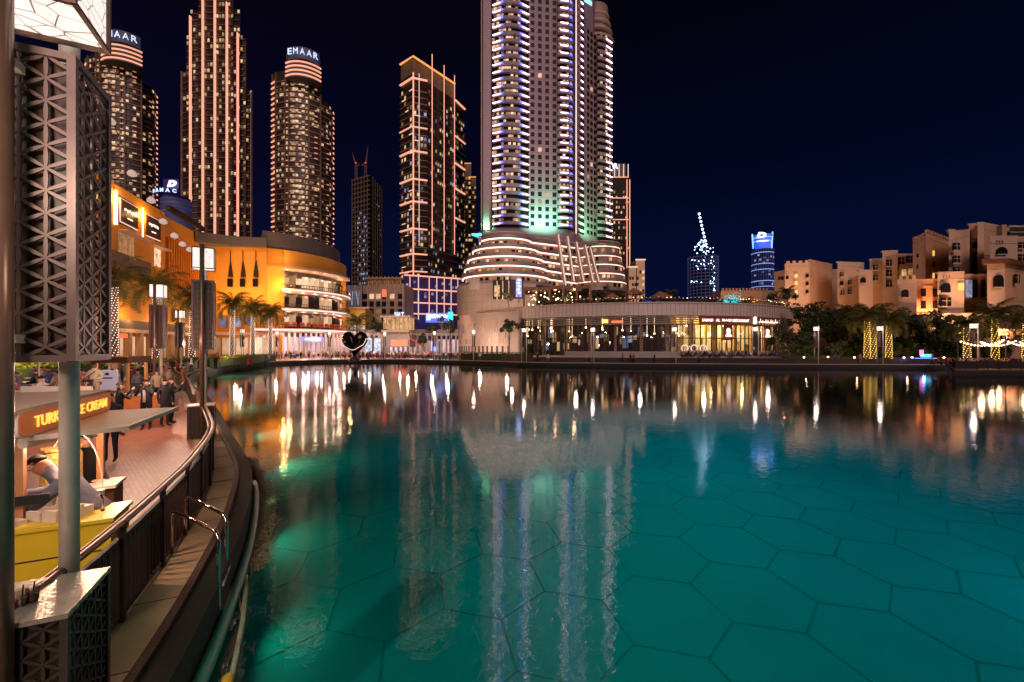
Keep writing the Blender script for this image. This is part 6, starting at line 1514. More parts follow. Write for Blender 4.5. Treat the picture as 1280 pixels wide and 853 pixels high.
def body_mesh(pose, mats, fingers=False, sub=1, fat=1.0):
    J = dict(STAND); J.update(pose); vs = [Vector(J[k]) for k in J]; idx = {k: i for i, k in enumerate(J)}; ed_ = [(idx[a], idx[b]) for a, b, c in BONES]; seg = [(J[a], J[b], c) for a, b, c in BONES]; rad = [tuple(x*fat for x in RAD[k]) for k in J]
    for s in 'lr':
        w_ = Vector(J['wr'+s]); d = (w_-Vector(J['el'+s])).normalized(); side = Vector((-1 if s == 'l' else 1, 0, 0)); side = (side-d*side.dot(d)).normalized(); nrm = d.cross(side)
        palm_ = w_+d*0.075; vs.append(palm_); rad.append((.034, .026)); pi = len(vs)-1; ed_.append((idx['wr'+s], pi)); seg.append((tuple(w_+d*.02), tuple(palm_+d*.09), 2))
        if fingers:
            for q, ln in ((-.028, .075), (-.010, .088), (.010, .082), (.028, .062)):
                m1 = palm_+nrm*q+d*ln*.55; m2 = m1+d*ln*.45-side*ln*.18
                for m_ in (m1, m2): vs.append(m_); rad.append((.0095, .0095))
                ed_ += [(pi, len(vs)-2), (len(vs)-2, len(vs)-1)]
            th = w_+d*.03+nrm*-.03; t2 = th+d*.045+nrm*-.03; vs.append(t2); rad.append((.011, .011)); ed_.append((pi, len(vs)-1)); seg.append((tuple(w_), tuple(t2), 2))
        else: vs.append(palm_+d*.07); rad.append((.025, .018)); ed_.append((pi, len(vs)-1))
    me = bpy.data.meshes.new('body'); me.from_pydata(vs, ed_, []); o = bpy.data.objects.new('tmp', me); COL.objects.link(o)
    o.modifiers.new('s', 'SKIN').use_smooth_shade = True
    for i, r in enumerate(rad): me.skin_vertices[0].data[i].radius = r
    me.skin_vertices[0].data[0].use_root = True
    if sub: o.modifiers.new('u', 'SUBSURF').levels = sub
    dg = bpy.context.evaluated_depsgraph_get(); dg.update(); m2 = bpy.data.meshes.new_from_object(o.evaluated_get(dg)); bpy.data.objects.remove(o)
    m2.materials.clear()
    for m in mats: m2.materials.append(MATS[m])
    S_ = [(Vector(a), Vector(b), c) for a, b, c in seg]
    for p in m2.polygons:
        c = p.center; p.material_index = min(S_, key=lambda s: dist_seg(c, s[0], s[1])-(0.02 if s[2] == 0 else 0))[2]; p.use_smooth = True
    m2.name = 'person_body'; return m2, J
def person(loc, rz, label, mats, pose={}, hair='hair_black', group=None, fingers=False, sub=1, sc=1.0, cap=None, longhair=False, fat=1.0, cat='person'):
    me, J = body_mesh(pose, mats, fingers, sub, fat); o = bpy.data.objects.new('person', me); COL.objects.link(o); o.location = (0, 0, 0); tag(o, label, cat, group)
    h = Vector(J['h2']); up = (h-Vector(J['h1'])).normalized(); b = MB()
    rr = 0.087; n = 12
    vs = []; Q_ = Vector((0, 0, 1)).rotation_difference(up)
    for i in range(6):
        th = PI*0.46*i/5
        for k in range(n):
            a = 2*PI*k/n; front = max(0, -math.sin(a)); t_ = th*(1-0.40*front); r = rr*math.sin(t_)
            vs.append(h+Q_ @ Vector((r*math.cos(a)*.92, r*math.sin(a)*1.1+0.008, rr*1.12*math.cos(t_)-(0.10 if (longhair and i == 5 and math.sin(a) > -.3) else 0))))
    b.add(vs, [(i*n+k, i*n+(k+1) % n, (i+1)*n+(k+1) % n, (i+1)*n+k) for i in range(5) for k in range(n)])
    hm = b.build('hair' if not cap else 'cap', cap or hair, o, True)
    if cap:
        MB().prism([(h.x-.07, h.y-.06), (h.x+.07, h.y-.06), (h.x+.05, h.y-.19), (h.x-.05, h.y-.19)], h.z+.03, h.z+.045).build('brim', cap, o)
    if sub > 0:
        fb = MB(); f = h+Vector((0, -.086, -.035)); fb.add([f+Vector((-.012, 0.01, -.01)), f+Vector((.012, .01, -.01)), f+Vector((0, .006, .035)), f+Vector((0, -.022, -.008))], [(0, 1, 3), (1, 2, 3), (2, 0, 3)]); fb.build('nose', mats[2], o)
        for s in (-1, 1):
            MB().ball(h+Vector((s*.032, -.084, -.002)), .009, 5).build('eye', 'hair_black', o); MB().ball(h+Vector((s*.082, .005, -.02)), .018, 5).build('ear', mats[2], o)
        MB().box(h+Vector((0, -.084, -.068)), (.04, .012, .008)).build('mouth', 'lip', o)
    o.location = loc; o.rotation_euler = (0, 0, rz); o.scale = (sc, sc, sc); return o
for nm, c in (('hair_black', (.012, .009, .008)), ('hair_brown', (.06, .03, .015)), ('skin_tan', (.42, .22, .14)), ('skin_dark', (.16, .08, .05)), ('skin_light', (.55, .33, .24)), ('cloth_black', (.012, .012, .014)), ('cloth_grey', (.15, .15, .19)), ('cloth_white', (.6, .55, .5)),
              ('cloth_red', (.4, .03, .02)), ('cloth_blue', (.05, .09, .3)), ('cloth_denim', (.06, .09, .18)), ('cloth_olive', (.30, .27, .06)), ('cloth_beige', (.45, .33, .22)), ('cloth_pink', (.5, .2, .2)), ('lip', (.3, .08, .06)), ('shoe_dark', (.02, .015, .013)), ('cloth_orange', (.5, .17, .05))):
    mat(nm, c, 0.75, var=0.2, vs=6)

D_ = lambda sh, pa, sk='skin_tan': [sh, pa, sk, 'shoe_dark']
mat('deck_wood', (0.13, 0.07, 0.045), 0.6, var=0.3, vs=2); glow('pink_glow', (1, .2, .6), 1.5); mat('awning_tan', (0.62, 0.40, 0.33), 0.6, var=0.08, vs=2); mat('sign_brown', (0.24, 0.06, 0.012), 0.35, 0, (0.8, 0.15, 0.02), 0.22, var=0)
mat('post_orange', (0.5, 0.24, 0.10), 0.5, var=0.15, vs=6); mat('panel_yellow', (0.72, 0.50, 0.02), 0.35, var=0.08, vs=3); mat('orange_wood', (0.45, 0.15, 0.04), 0.5, var=0.2, vs=4); mat('wicker', (0.6, 0.38, 0.1), 0.7, var=0.3, vs=30, bump=0.8, bs=60)
mat('cloth_greyblue', (0.13, 0.14, 0.2), 0.8, var=0.15, vs=8, bump=0.2, bs=14); mat('cloth_cream', (0.6, 0.52, 0.36), 0.8, var=0.15); mat('bag_dark', (0.05, 0.02, 0.03), 0.6, var=0.1); mat('cloth_paper', (0.75, 0.68, 0.6), 0.8, var=0.1)
mat('kiosk_brown', (0.07, 0.025, 0.015), 0.5, var=0.2); mat('poster_pale', (0.55, 0.52, 0.62), 0.4, 0, (0.6, 0.55, 0.7), 0.18, var=0); mat('navy', (0.03, 0.02, 0.12), 0.5, var=0); mat('red_drink', (0.12, 0.006, 0.008), 0.1, var=0); mat('shade_pale', (0.7, 0.55, 0.5), 0.6, 0, (1, .75, .65), .35, var=0)
# far crowd: a few figures, copied
PO_WALK = dict(knl=(.10, -.14, .50), anl=(.10, -.10, .10), tol=(.11, -.26, .06), knr=(-.10, .06, .48), anr=(-.10, .22, .12), tor=(-.11, .08, .04), wrl=(.23, .10, .90), wrr=(-.22, -.20, .93))
PO_SIT = dict(pel=(0, 0, .50), sp=(0, -.02, .70), ch=(0, -.03, .92), nk=(0, -.03, 1.06), h1=(0, -.045, 1.13), h2=(0, -.045, 1.22), shl=(.17, -.02, .95), ell=(.21, -.10, .72), wrl=(.13, -.32, .70), shr=(-.17, -.02, .95), elr=(-.21, -.10, .72), wrr=(-.13, -.32, .70),
              hpl=(.09, -.02, .48), knl=(.11, -.42, .50), anl=(.11, -.40, .10), tol=(.12, -.55, .04), hpr=(-.09, -.02, .48), knr=(-.11, -.42, .50), anr=(-.11, -.40, .10), tor=(-.12, -.55, .04))
PO_PHOTO = dict(ell=(.24, -.20, 1.20), wrl=(.07, -.33, 1.46), elr=(-.24, -.20, 1.20), wrr=(-.07, -.33, 1.46))
vars_ = []
for i, (a, b_, sk, po, lb) in enumerate((('cloth_black', 'cloth_black', 'skin_tan', {}, 'person dressed in black standing'), ('cloth_white', 'cloth_denim', 'skin_light', PO_WALK, 'person in white top and jeans walking'), ('cloth_red', 'cloth_black', 'skin_tan', {}, 'person in red top standing'),
        ('cloth_blue', 'cloth_black', 'skin_dark', PO_WALK, 'person in blue top walking'), ('cloth_beige', 'cloth_denim', 'skin_tan', PO_PHOTO, 'person in beige top raising a phone'), ('cloth_orange', 'cloth_grey', 'skin_light', {}, 'person in orange top standing'), ('cloth_pink', 'cloth_black', 'skin_light', PO_WALK, 'person in pink top walking'), ('cloth_grey', 'cloth_black', 'skin_tan', PO_PHOTO, 'person in grey coat raising a phone'))):
    vars_.append(([a, b_, sk, 'shoe_dark'], po, lb))
R = random.Random(88)
protos = [None]*8
def crowd(px, Y, where, z=0.0, rz=None, v=None):
    v = R.randrange(8) if v is None else v; x, y = XY(px, Y); rz = R.uniform(0, 6.28) if rz is None else rz; m, po, lb = vars_[v]
    if protos[v] is None: protos[v] = person((x, y, z), rz, (lb+' '+where), m, po, sub=0, group='people round the lake', longhair=v in (2, 6)); return protos[v]
    return dup(protos[v], (x, y, z), rz, lb+' '+where, R.uniform(0.92, 1.04))
for k in range(170):
    px = R.uniform(335, 600) if k % 5 else R.uniform(440, 540); Y = R.uniform(96, 118) if px < 545 else R.uniform(90, 104); crowd(px, Y, 'in the crowd '+next(w for l, w in ((395, 'before the curved mall front'), (428, 'left of the heart sculpture'), (452, 'around the heart sculpture'), (478, 'before the lit arcade'), (515, 'before the restaurant house'), (560, 'near the blue lit shop'), (999, 'before the stone wall')) if px < l))
for k in range(26):
    px = R.uniform(215, 345); crowd(px, R.uniform(44, 84), 'on left bank '+('between near lamps' if px < 250 else 'right of the bend lamp' if px < 285 else 'below the first palm' if px < 305 else 'below the second palm' if px < 325 else 'below the third palm'))
for k, (px, Y, w_) in enumerate(((685, 75.5, 'on the far bank before the lawn'), (672, 77, 'on the far bank left of the lawn'), (733, 75, 'by the lamp before the pavilion'), (778, 73, 'before the pavilion steps, left of a pair'), (788, 73.2, 'before the pavilion steps, in a pair'), (792, 73.2, 'before the pavilion steps, right of a pair'), (818, 72.6, 'alone before the pavilion terrace wall'), (874, 71.6, 'before the restaurant, left'), (887, 71.8, 'before the restaurant, middle'), (1043, 70, 'on the right bank below the dark trees'), (1165, 66, 'on the right bank near the blue kiosk'), (600, 86, 'beside the lamp before the stone wall'), (1075, 69, 'by the gold lit pair of palms'))):
    crowd(px, Y, w_, v=(1, 0, 4, 7, 0, 2, 0, 7, 0, 3, 6, 1, 5)[k])
# seated guests and tables at the restaurant terrace
def table(x, y, z, label, group, top='mall_white'):
    t = thing('round_table', (x, y, z), label, 'table', group); MB().lathe((x, y, z+0.7), [(0.38, 0), (0.38, 0.03)], 16).build('tabletop', top, t); MB().tube([(x, y, z), (x, y, z+.7)], 0.03, 6).build('leg', 'dark_frame', t); MB().lathe((x, y, z), [(0.22, 0), (0.2, 0.03)], 12).build('base', 'dark_frame', t); return t
tb = None; sit = {}
def seat_group(x, y, z, where, v, rz):
    m, po, lb = vars_[v]
    if v not in sit: sit[v] = person((x, y, z), rz, 'seated '+lb.replace(' standing', '').replace(' walking', '').replace(' raising a phone', '')+' '+where, m, PO_SIT, sub=0, group='seated guests', longhair=v in (2, 6)); return
    dup(sit[v], (x, y, z), rz, 'seated '+lb.replace(' standing', '').replace(' walking', '').replace(' raising a phone', '')+' '+where)
def put_table(x, y, z, where):
    global tb
    if tb is None: tb = table(x, y, z, 'small round table '+where, 'guest tables')
    else: dup(tb, (x, y, z), 0, 'small round table '+where)
def chairs_at(x, y, z, where, n=3):
    put_table(x, y, z, where)
    for k in range(n):
        a = k*2*PI/n+R.uniform(-.3, .3); sd = ('right', 'rear', 'front')[k] if n == 3 else ('right', 'left')[k]; seat_group(x+0.78*math.cos(a), y+0.78*math.sin(a), z, sd+' '+where, R.randrange(8), a-PI/2)
        stool((x+0.78*math.cos(a), y+0.78*math.sin(a), z), sd+' '+where)
st0 = None
def stool(loc, where):
    global st0
    if st0 is None:
        st0 = thing('stool', loc, 'cube stool '+where, 'stool', 'guest stools'); x, y, z = loc
        MB().box((x, y, z+0.38), (0.42, 0.42, 0.08)).build('seat', 'cloth_grey', st0)
        for a in (-.17, .17):
            for b2 in (-.17, .17): MB().box((x+a, y+b2, z+0.17), (0.04, 0.04, 0.34)).build('leg', 'dark_frame', st0)
    else: dup(st0, loc, 0, 'cube stool '+where)
for k in range(12): chairs_at(*XY(855+k*10.5, 83.2 if k % 2 else 84.4), 0.9, 'at the '+ORD[k]+' restaurant table from left')
# terrace deck with string lights at the right edge
t = thing('terrace_deck', (*XY(1240, 55), 0), 'brown timber terrace deck standing in the lake at the right edge', 'deck')
dk = [XY(1194, 51.5), (95, 50.5), (100, 66), XY(1188, 64)]
MB().prism(dk, -0.05, 0.12).build('platform', 'deck_wood', t); MB().band(dk[:2], -0.9, -0.05, 0.3).build('skirt', 'rail_dark', t); MB().band([dk[3], dk[0]], -0.9, -0.05, -0.3).build('skirt', 'rail_dark', t)
fence([(dk[3][0]+.3, dk[3][1]), (dk[0][0]+0.3, dk[0][1]+0.2), (dk[1][0], dk[1][1]+.2)], 1.1, 'dark railing round the timber terrace deck', 1.3, 'lake railings', 'rail_dark', 0.12)
pole_p = [XY(1197, 53), XY(1224, 60), XY(1257, 53), XY(1273, 60), XY(1306, 53)]
for i, (x, y) in enumerate(pole_p):
    s = thing('light_pole', (x, y, 0.12), ('leftmost wooden pole carrying string lights on the deck', 'wooden string light pole left of the terrace lamp', 'middle wooden string light pole on the deck', 'wooden string light pole right of the middle one', 'wooden string light pole at the photo edge')[i], 'pole', 'poles of the string lights'); MB().tube([(x, y, .12), (x, y, 4.1)], 0.06, 8).build('pole', 'bark', s); MB().ball((x, y, 4.12), 0.08, 6).build('cap', 'dark_frame', s)
for i, (a, b_) in enumerate(((0, 2), (1, 3), (2, 4), (1, 2), (3, 4))):
    p, q = Vector((*pole_p[a], 3.75)), Vector((*pole_p[b_], 3.95)); s = thing('string_light', p, ('string of warm bulbs from the leftmost deck pole', 'string of warm bulbs above the deck guests, rear left', 'string of warm bulbs leaving the middle deck pole to the right', 'short string of warm bulbs from the rear pole to the middle one', 'string of warm bulbs at the photo edge')[i], 'string lights', 'string lights over the deck')
    pts = [p.lerp(q, f/14)-Vector((0, 0, 0.75*math.sin(PI*f/14))) for f in range(15)]; MB().tube(pts, 0.012, 4).build('wire', 'dark_frame', s)
    for k in range(1, 14): MB().ball(pts[k]-Vector((0, 0, .08)), 0.095, 6).build('bulb', 'bulb_glow', s)
    c = p.lerp(q, .5); lamp((c.x, c.y, 2.9), 160, (1, .55, .3), .2)
for k in range(9): chairs_at(XY(1204+k*9.5, 55)[0], 54+(k % 3)*2.6, 0.12, 'at the '+ORD[k]+' deck table from left')
k_ = thing('blue_kiosk', (*XY(1155, 68.5), 0), 'small kiosk glowing bright blue on the right bank', 'kiosk'); MB().box((*XY(1155, 69), 0.6), (3.0, 1.2, 0.9)).build('counter', 'blue_sign', k_); MB().box((*XY(1158, 69.4), 1.4), (1.4, 0.6, 0.5)).build('screen', 'cyan_light', k_); MB().box((*XY(1152, 69.2), 1.9), (0.4, 0.3, 0.9)).build('sign', 'pink_glow', k_)
lamp((*XY(1155, 66.5), 1.0), 60, (.1, .2, 1), .2)
for i, (px, Y) in enumerate(((1005, 76), (1035, 78), (1130, 74), (1140, 75), (1180, 74), (1068, 75))):
    x, y = XY(px, Y); g = thing('garden_light', (x, y, 0), ('low warm garden light near the pavilion end', 'low warm garden light under the dark trees', 'left of two low warm garden lights near the palms', 'right of two low warm garden lights near the palms', 'low warm garden light left of the deck', 'low warm garden light behind the gold lit pair')[i], 'garden light', 'garden lights on the right bank'); MB().tube([(x, y, 0), (x, y, .8)], .04, 6).build('post', 'dark_frame', g); MB().ball((x, y, .95), .16, 6).build('globe', 'bulb_glow', g); lamp((x, y-.6, 1.3), 70, (1, .55, .3), .1)

# ------------------------------------------------------------ ice cream stand
t = thing('ice_cream_stand', (-5.3, 5.6, 0), 'ice cream stand with brown lettered sign and wide flat awning in the foreground', 'kiosk')
za = 1.98
def at(px, py, z): return tuple(GP(px, py, z))
aw = [at(23, 547, za), at(98, 540, za), at(160, 533, za-.02), at(222, 509, za+.0), at(137, 513, za+.02)]
def slab(pts, th):
    n = len(pts); vs = [Vector(p) for p in pts]; vs += [v-Vector((0, 0, th)) for v in vs]
    return MB().add(vs, [tuple(range(n)), tuple(range(2*n-1, n-1, -1))]+[(i, n+i, n+(i+1) % n, (i+1) % n) for i in range(n)])
slab(aw, 0.035).build('awning', 'awning_tan', t)
for i in range(3): MB().bar(Vector(aw[i])-Vector((0, 0, .02)), Vector(aw[i+1])-Vector((0, 0, .02)), 0.03, 0.055).build('awning_edge', 'mall_white', t)
A = Vector(at(22, 551, 1.99)); B = Vector(at(138, 513, 1.99)); u = (B-A).normalized(); n = Vector((u.y, -u.x, 0)); Ls = (B-A).length
def rounded(w_, h_, r, k=5):
    o = []
    for cx_, cz_, a0_ in ((w_-r, h_-r, 0), (r, h_-r, 90), (r, r, 180), (w_-r, r, 270)):
        for i in range(k+1): a = math.radians(a0_+90*i/k); o.append((cx_+r*math.cos(a), cz_+r*math.sin(a)))
    return o
def plate(shape, off, th, m, name, dx=0, dz=0):
    k = len(shape); vs = [A+u*(x+dx)+Vector((0, 0, z+dz))+n*o_ for o_ in (off, off+th) for x, z in shape]
    return MB().add(vs, [tuple(range(k)), tuple(range(2*k-1, k-1, -1))]+[(i, (i+1) % k, k+(i+1) % k, k+i) for i in range(k)]).build(name, m, t)
plate(rounded(Ls, 0.30, 0.09), -0.05, 0.05, 'mall_white', 'sign_frame'); plate(rounded(Ls-.05, 0.25, 0.075), 0.0, 0.012, 'sign_brown', 'sign_panel', .025, .025)
c = A+u*(Ls*0.515)+n*0.02+Vector((0, 0, .145))
sign_text(t, 'TURKISH ICE CREAM', c, u, 0.125, 'orange_letters', 'lettering', 0.006, 0.004, width=Ls*0.80)
slab([tuple(A+Vector((0, 0, .31))-u*.1), tuple(B+Vector((0, 0, .31))), tuple(B-n*1.3+Vector((0, 0, .33))-u*.2), tuple(A-n*1.5+Vector((0, 0, .36))-u*.3)], 0.04).build('roof', 'awning_tan', t)
for px, Y in ((126, 6.15), (25, 4.7)):
    x, y = XY(px, Y); MB().box((x, y, 0.98), (0.075, 0.075, 1.96), 0.5).build('post', 'post_orange', t)
Cf = [Vector((-5.75, 4.18)), Vector((-4.52, 4.78))]; d = (Cf[1]-Cf[0]).normalized(); v = Vector((-d.y, d.x))
MB().prism([Cf[0], Cf[1], Cf[1]+v*.55, Cf[0]+v*.55], 0.05, 0.98).build('counter', 'panel_yellow', t)
MB().prism([Cf[0]-v*.03, Cf[1]-v*.03+d*.03, Cf[1]+v*.58+d*.03, Cf[0]+v*.58], 0.98, 1.02).build('counter_top', 'panel_yellow', t)
MB().band([Cf[0], Cf[1]], 0.66, 0.675, -0.004).build('panel_seam', 'dark_frame', t)
MB().box((-5.72, 5.95, 0.5), (0.30, 0.4, 1.0), 0.5).build('side_counter', 'kiosk_brown', t); MB().box((-5.72, 5.95, 1.02), (0.36, 0.46, 0.04), 0.5).build('side_counter_top', 'mall_white', t)
pts = [(-5.9+0.3*math.cos(a), 5.7+.1*math.cos(a), 1.0+0.8*math.sin(a)) for a in [PI*i/12 for i in range(13)]]; MB().tube(pts, 0.007, 6).build('glass_arch', 'mall_white', t)
MB().tube([Vector(at(28, 556, 1.9)), Vector(at(75, 545, 1.9))], 0.05, 10).build('awning_motor', 'mall_white', t)
lamp((-5.5, 5.3, 1.85), 60, (1, .62, .42), .1); lamp((-6.6, 7.2, 1.9), 45, (1, .62, .42), .1); lamp((-4.3, 3.9, 2.9), 20, (1, .72, .5), .2); lamp((-2.6, 0.6, 4.6), 190, (1, .80, .60), .25); lamp((-1.9, 3.0, 3.8), 12, (1, .85, .6), .2); lamp((-4.7, 2.0, 3.4), 55, (1, .80, .60), .2)  # last lamps are unseen, added to warm the near poles and ledge
# things on the counter
def onC(f, g, z=1.02): p = Cf[0]+d*f+v*g; return (p.x, p.y, z)
m_ = thing('monitor_arm', onC(.35, .3), 'black screen on a bent arm clamped to the yellow counter', 'screen'); x, y, z = onC(.35, .3)
MB().tube([(x-.1, y, z), (x-.08, y, z+.12), (x+.02, y, z+.22), (x+.1, y+.02, z+.26)], 0.016, 8).build('arm', 'cloth_black', m_); MB().box((x+.25, y+.05, z+.24), (.34, .02, .1), .5).build('panel', 'cloth_black', m_)
for i in range(4):
    x, y, z = onC(.5+i*.17, .18+.1*(i % 2)); bx = thing('paper_box', (x, y, z), ('leftmost', 'second', 'third', 'rightmost')[i]+' white folded box lying on the yellow counter', 'box', 'boxes on the counter'); MB().prism([(x-.09, y-.05), (x+.08, y-.07), (x+.1, y+.06), (x-.07, y+.08)], z, z+.05+.015*i).build('box', 'mall_white', bx); MB().prism([(x-.09, y-.05), (x+.08, y-.07), (x+.09, y-.04), (x-.08, y-.02)], z+.05+.015*i, z+.09+.015*i).build('flap', 'mall_white', bx)
x, y, z = onC(1.2, .3); tp = thing('tap', (x, y, z), 'small chrome tap at the right end of the yellow counter', 'tap'); MB().tube([(x, y, z), (x, y, z+.14), (x-.02, y, z+.18), (x-.07, y, z+.17)], 0.012, 8).build('spout', 'chrome', tp); MB().lathe((x, y, z), [(.025, 0), (.02, .02)], 10).build('base', 'chrome', tp)
wb = thing('wicker_basket', (-5.85, 5.55, 1.0), 'stack of woven yellow cone holders behind the bending man', 'basket')
MB().lathe((-6.0, 5.65, 1.0), [(.16, 0), (.2, .1), (.2, .5), (.17, .58)], 16).build('weave', 'wicker', wb)
MB().lathe((-6.0, 5.65, 1.58), [(.2, 0), (.2, .03)], 16).build('rim', 'wicker', wb)
# bending man in a grey shirt, second man in a black cap
person((-5.02, 5.05, -0.02), 0, 'person in grey shirt and olive trousers bending over the yellow counter', ['cloth_greyblue', 'cloth_olive', 'skin_tan', 'shoe_dark'],
       dict(pel=(0.05, .05, .95), sp=(-.12, .03, 1.12), ch=(-.30, 0, 1.34), nk=(-.42, -.03, 1.47), h1=(-.50, -.05, 1.53), h2=(-.56, -.06, 1.60), shl=(-.20, -.14, 1.38), ell=(-.38, -.26, 1.14), wrl=(-.62, -.30, 1.13), shr=(-.38, .15, 1.40), elr=(-.62, .12, 1.22), wrr=(-.85, .0, 1.22), hpl=(.10, -.05, .90), hpr=(.08, .14, .90), knl=(.12, -.05, .5), knr=(.1, .18, .5), anl=(.15, -.02, .09), anr=(.12, .2, .09), tol=(.02, -.06, .04), tor=(-.02, .2, .04)),
       'hair_black', 'people at the ice cream stand', True, 2, fat=1.18)
person((-6.15, 6.1, 0), 1.3, 'person in black cap and black top behind the bending man', ['cloth_black', 'cloth_black', 'skin_tan', 'shoe_dark'], dict(wrl=(.1, -.3, 1.05), wrr=(-.1, -.3, 1.05)), group='people at the ice cream stand', sub=1, cap='cloth_black', sc=.98)
# people on the promenade
x, y = XY(183, 15.0); ph = person((x, y, 0), 0.35, 'person in dark open jacket and white shirt raising a camera to the eye', D_('cloth_black', 'cloth_black'), PO_PHOTO, group='people on the near promenade', fingers=True, sub=1, sc=1.02)
cm = thing('camera', (x+.1, y-.42, 1.5), 'small camera held to the eye by the person in the open jacket', 'camera'); MB().box((x+.11, y-.36, 1.56), (.14, .06, .09), .35).build('camera_body', 'cloth_black', cm); MB().tube([(x+.12, y-.38, 1.56), (x+.16, y-.48, 1.56)], .035, 10).build('lens', 'dark_glass', cm)
b = MB(); b.box((x+.03, y-.125, 1.17), (.07, .02, .42), .35); sh = b.build('shirt_front', 'cloth_white', None); sh.data.transform(Matrix.Translation((-x, -y, 0))); sh.data.transform(Matrix.Rotation(-.35, 4, 'Z')); sh.parent = ph
for i, (px, Y, rz, v_, po, lb) in enumerate(((149, 14.0, 2.6, 'cloth_black', PO_PHOTO, 'person in black seen from behind at the left of the photographer'), (206, 15.6, 1.2, 'cloth_black', {}, 'person in black right of the photographer, left of a close pair'), (214, 16.2, 2.0, 'cloth_black', PO_PHOTO, 'person in black nearest the railing bend'), (138, 10.8, .4, 'cloth_black', {}, 'person in black partly hidden below the awning'),
        (196, 21.5, 4.0, 'cloth_beige', {}, 'person in beige beside the mid distance lamp'), (172, 22, 1.0, 'cloth_grey', PO_WALK, 'person in grey walking behind the brown roofed kiosk'), (214, 30, .5, 'cloth_white', PO_SIT, 'person in white leaning at the left bank railing'))):
    x, y = XY(px, Y); person((x, y, 0), rz, lb, D_(v_, 'cloth_black'), po, group='people on the near promenade', sub=1)
# raised seating terrace on the left with guests
tz = 0.45
tag(MB().prism([XY(-60, 14), XY(122, 15.5), XY(140, 30), XY(-60, 26)], -0.01, tz).build('raised_terrace', 'coping_stone'), kind='structure')
x, y = XY(118, 17.2); gp = person((x, y, tz), 0.1, 'person in cream shirt with a dark lettered bag across the body', D_('cloth_cream', 'cloth_beige', 'skin_dark'), dict(wrl=(.16, -.16, 1.12), wrr=(-.14, -.2, 1.10), elr=(-.3, .02, 1.18), ell=(.3, .02, 1.18)), group='people on the near promenade', sub=1, sc=1.05)
bg_ = thing('lettered_bag', (x-.08, y-.27, tz+1.0), 'dark bag with white capital letters carried by the person in cream', 'bag'); MB().box((x-.08, y-.27, tz+1.0), (.46, .12, .34)).build('bag_body', 'bag_dark', bg_)
sign_text(bg_, 'GAP', (x-.08, y-.335, tz+1.0), (1, 0, 0), .15, 'cloth_paper', 'lettering', .004, .004, width=.34); MB().bar((x-.25, y-.2, tz+1.15), (x+.16, y-.13, tz+1.5), .04, .02).build('strap', 'bag_dark', bg_)
k = 0
for px, Y in ((30, 17), (52, 20), (70, 16.5), (88, 21), (104, 24), (40, 24), (62, 25), (120, 22.5), (24, 21)):
    chairs_at(*XY(px, Y), tz, 'at the '+('red notice', 'bench', 'front left', 'middle', 'kiosk side', 'rear left', 'rear middle', 'far right', 'far left')[k]+' raised seating table', 3 if k % 2 else 2); k += 1
for i, (px, Y) in enumerate(((60, 15.6),)):
    x, y = XY(px, Y); sf = thing('white_bench', (x, y, tz), 'long pale bench between the seated guests at the left', 'bench'); MB().box((x, y, tz+.4), (2.6, .6, .1)).build('seat', 'cloth_paper', sf); MB().box((x, y+.3, tz+.7), (2.6, .1, .6)).build('backrest', 'cloth_paper', sf)
    for q in (-1.1, 1.1): MB().box((x+q, y, tz+.18), (.08, .5, .36)).build('leg', 'dark_frame', sf)
x, y = XY(49, 19); rs = thing('red_notice', (x, y, tz), 'small red notice on a white post among the seated guests', 'sign'); MB().box((x, y, tz+2.05), (.36, .05, .26)).build('panel', 'cloth_red', rs); MB().tube([(x, y, tz), (x, y, tz+1.95)], .025, 6).build('post', 'mall_white', rs)
# brown roofed kiosk with poster and orange counter
kx, ky = XY(152, 20.5); k2 = thing('roofed_kiosk', (kx, ky, 0), 'small kiosk with brown roof, orange posts and pale poster on the promenade', 'kiosk')
MB().box((kx, ky, 2.32), (1.75, 1.3, .30)).build('roof', 'kiosk_brown', k2); MB().box((kx, ky-.66, 2.46), (1.8, .04, .05)).build('roof_edge', 'post_orange', k2)
for dx in (-.75, .75): MB().box((kx+dx, ky-.5, 1.1), (.1, .1, 2.15)).build('post', 'post_orange', k2); MB().box((kx+dx, ky+.5, 1.1), (.1, .1, 2.15)).build('post', 'post_orange', k2)
MB().box((kx, ky, .5), (1.5, 1.0, 1.0)).build('counter', 'orange_wood', k2)
MB().box((kx-.1, ky-.6, 1.35), (.95, .04, .95)).build('poster', 'poster_pale', k2); b = MB(); b.lathe((kx-.1, ky-.63, 1.58), [(.02, 0), (.11, .07), (.02, .14)], 8); b.build('poster_emblem', 'navy', k2)
MB().box((kx-.1, ky-.63, 1.46), (.5, .01, .06)).build('poster_line', 'dark_frame', k2); MB().ball((kx-.42, ky-.6, 1.22), .09, 6).build('red_ball', 'cloth_red', k2)
lamp((kx, ky-.3, 2.05), 26, (1, .6, .4), .1)
k3 = thing('orange_counter', (*XY(170, 16), 0), 'orange and white counter behind the photographer', 'counter'); x, y = XY(178, 17)
MB().box((x, y, .5), (1.9, .5, 1.0), .2).build('front', 'orange_wood', k3); MB().box((x-.4, y-.27, .5), (.35, .04, 1.0), .2).build('panel', 'mall_white', k3); MB().box((x, y, 1.03), (2.0, .6, .05), .2).build('top', 'mall_white', k3)
k4 = thing('till_screen', (x-.2, y, 1.06), 'black till screen on the orange counter', 'screen'); MB().box((x-.25, y, 1.3), (.4, .05, .36), .2).build('panel', 'cloth_black', k4); MB().box((x-.25, y, 1.09), (.16, .14, .05), .2).build('base', 'cloth_black', k4)
for q in range(30):
    px = 138+R.random()*95; crowd(px, R.uniform(21, 40), 'on the promenade '+('behind the kiosk' if px < 170 else 'left of second lamp' if px < 198 else 'right of second lamp' if px < 222 else 'at the railing'))
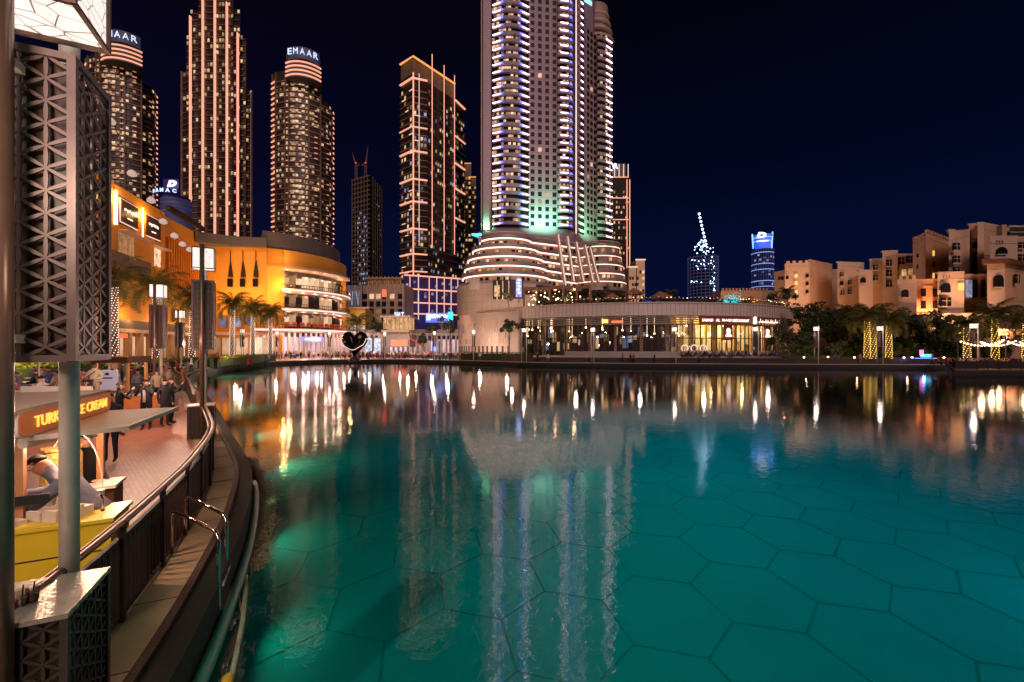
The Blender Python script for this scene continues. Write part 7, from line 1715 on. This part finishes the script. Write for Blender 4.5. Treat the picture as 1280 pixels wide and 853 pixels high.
for i, (px, Y, p_) in enumerate(((90, 14, 160), (170, 14, 300), (230, 15, 160), (225, 20, 200), (60, 21, 120), (205, 30, 160), (250, 40, 220), (190, 12, 60), (300, 62, 300), (345, 78, 350))):
    lamp((*XY(px, Y), 3.2), p_, (1, .62, .45), .2)
# drinks standing on the lamp foot
for i, (px, py) in enumerate(((27, 757), (41, 752))):
    p = GP(px, py, 1.06); g = thing('drink_cup', (p.x, p.y, 1.0595), ('left of two plastic cups of red drink with straw on the lamp foot', 'right of two plastic cups of red drink with straw on the lamp foot')[i], 'cup', 'cups on the lamp foot')
    MB().lathe((p.x, p.y, 1.0595), [(.028, 0), (.036, .062), (.035, .062)], 16).build('drink', 'red_drink', g); MB().lathe((p.x, p.y, 1.059), [(.029, 0), (.040, .10), (.041, .10), (.030, 0.001)], 16).build('cup', 'clear_glass', g)
    MB().tube([(p.x, p.y, 1.07), (p.x+.012, p.y, 1.21)], .0045, 6).build('straw', 'cloth_black', g); MB().tube([(p.x, p.y, 1.155), (p.x+.004, p.y, 1.162)], .04, 12).build('lid', 'clear_glass', g)
# hanging festoon lamps before the mall wing
t = thing('hanging_lamp_string', (*XY(138, 30), 10), 'string of pale round hanging lamps descending before the mall wing', 'string lights'); pts = []
for px, py, Y in ((138, 150, 24), (165, 216, 26), (189, 250, 28), (204, 277, 30), (218, 295, 32), (228, 306, 34), (237, 313, 36)): pts.append(W(px, py-6, Y))
MB().tube(spline(pts, 4), .015, 4).build('wire', 'dark_frame', t)
for i, p in enumerate(pts):
    r = .25-.0*i; MB().lathe((p.x, p.y, p.z-.55), [(.06, 0), (r*.9, .08), (r, .2), (r*.7, .34), (.05, .42)], 14).build('shade', 'shade_pale', t)

for k, (px, Y) in enumerate(((345, 99), (365, 101), (385, 102), (402, 101), (430, 101), (462, 102), (500, 104), (520, 104), (558, 98))): lamp((*XY(px, Y), 3.6), 260, (1, .66, .5), .2)  # lamps without fittings, added to brighten the crowd on the square

st_ = bpy.data.objects['ice_cream_stand']
MB().band([Cf[0], Cf[1]], 0.30, 0.312, -0.004).build('panel_seam', 'dark_frame', st_)
for f in (0.42, 0.95): q = Cf[0]+d*f; MB().box((q.x-v.x*.002, q.y-v.y*.002, .52), (.008, .008, .9), math.atan2(d.y, d.x)).build('panel_joint', 'dark_frame', st_)
for k in range(5): MB().lathe((-5.2-k*.13, 5.35-k*.07, 1.02), [(.035, 0), (.05, .11), (.052, .12)], 12).build('cup_stack', ('mall_white', 'cloth_pink', 'wicker')[k % 3], st_)
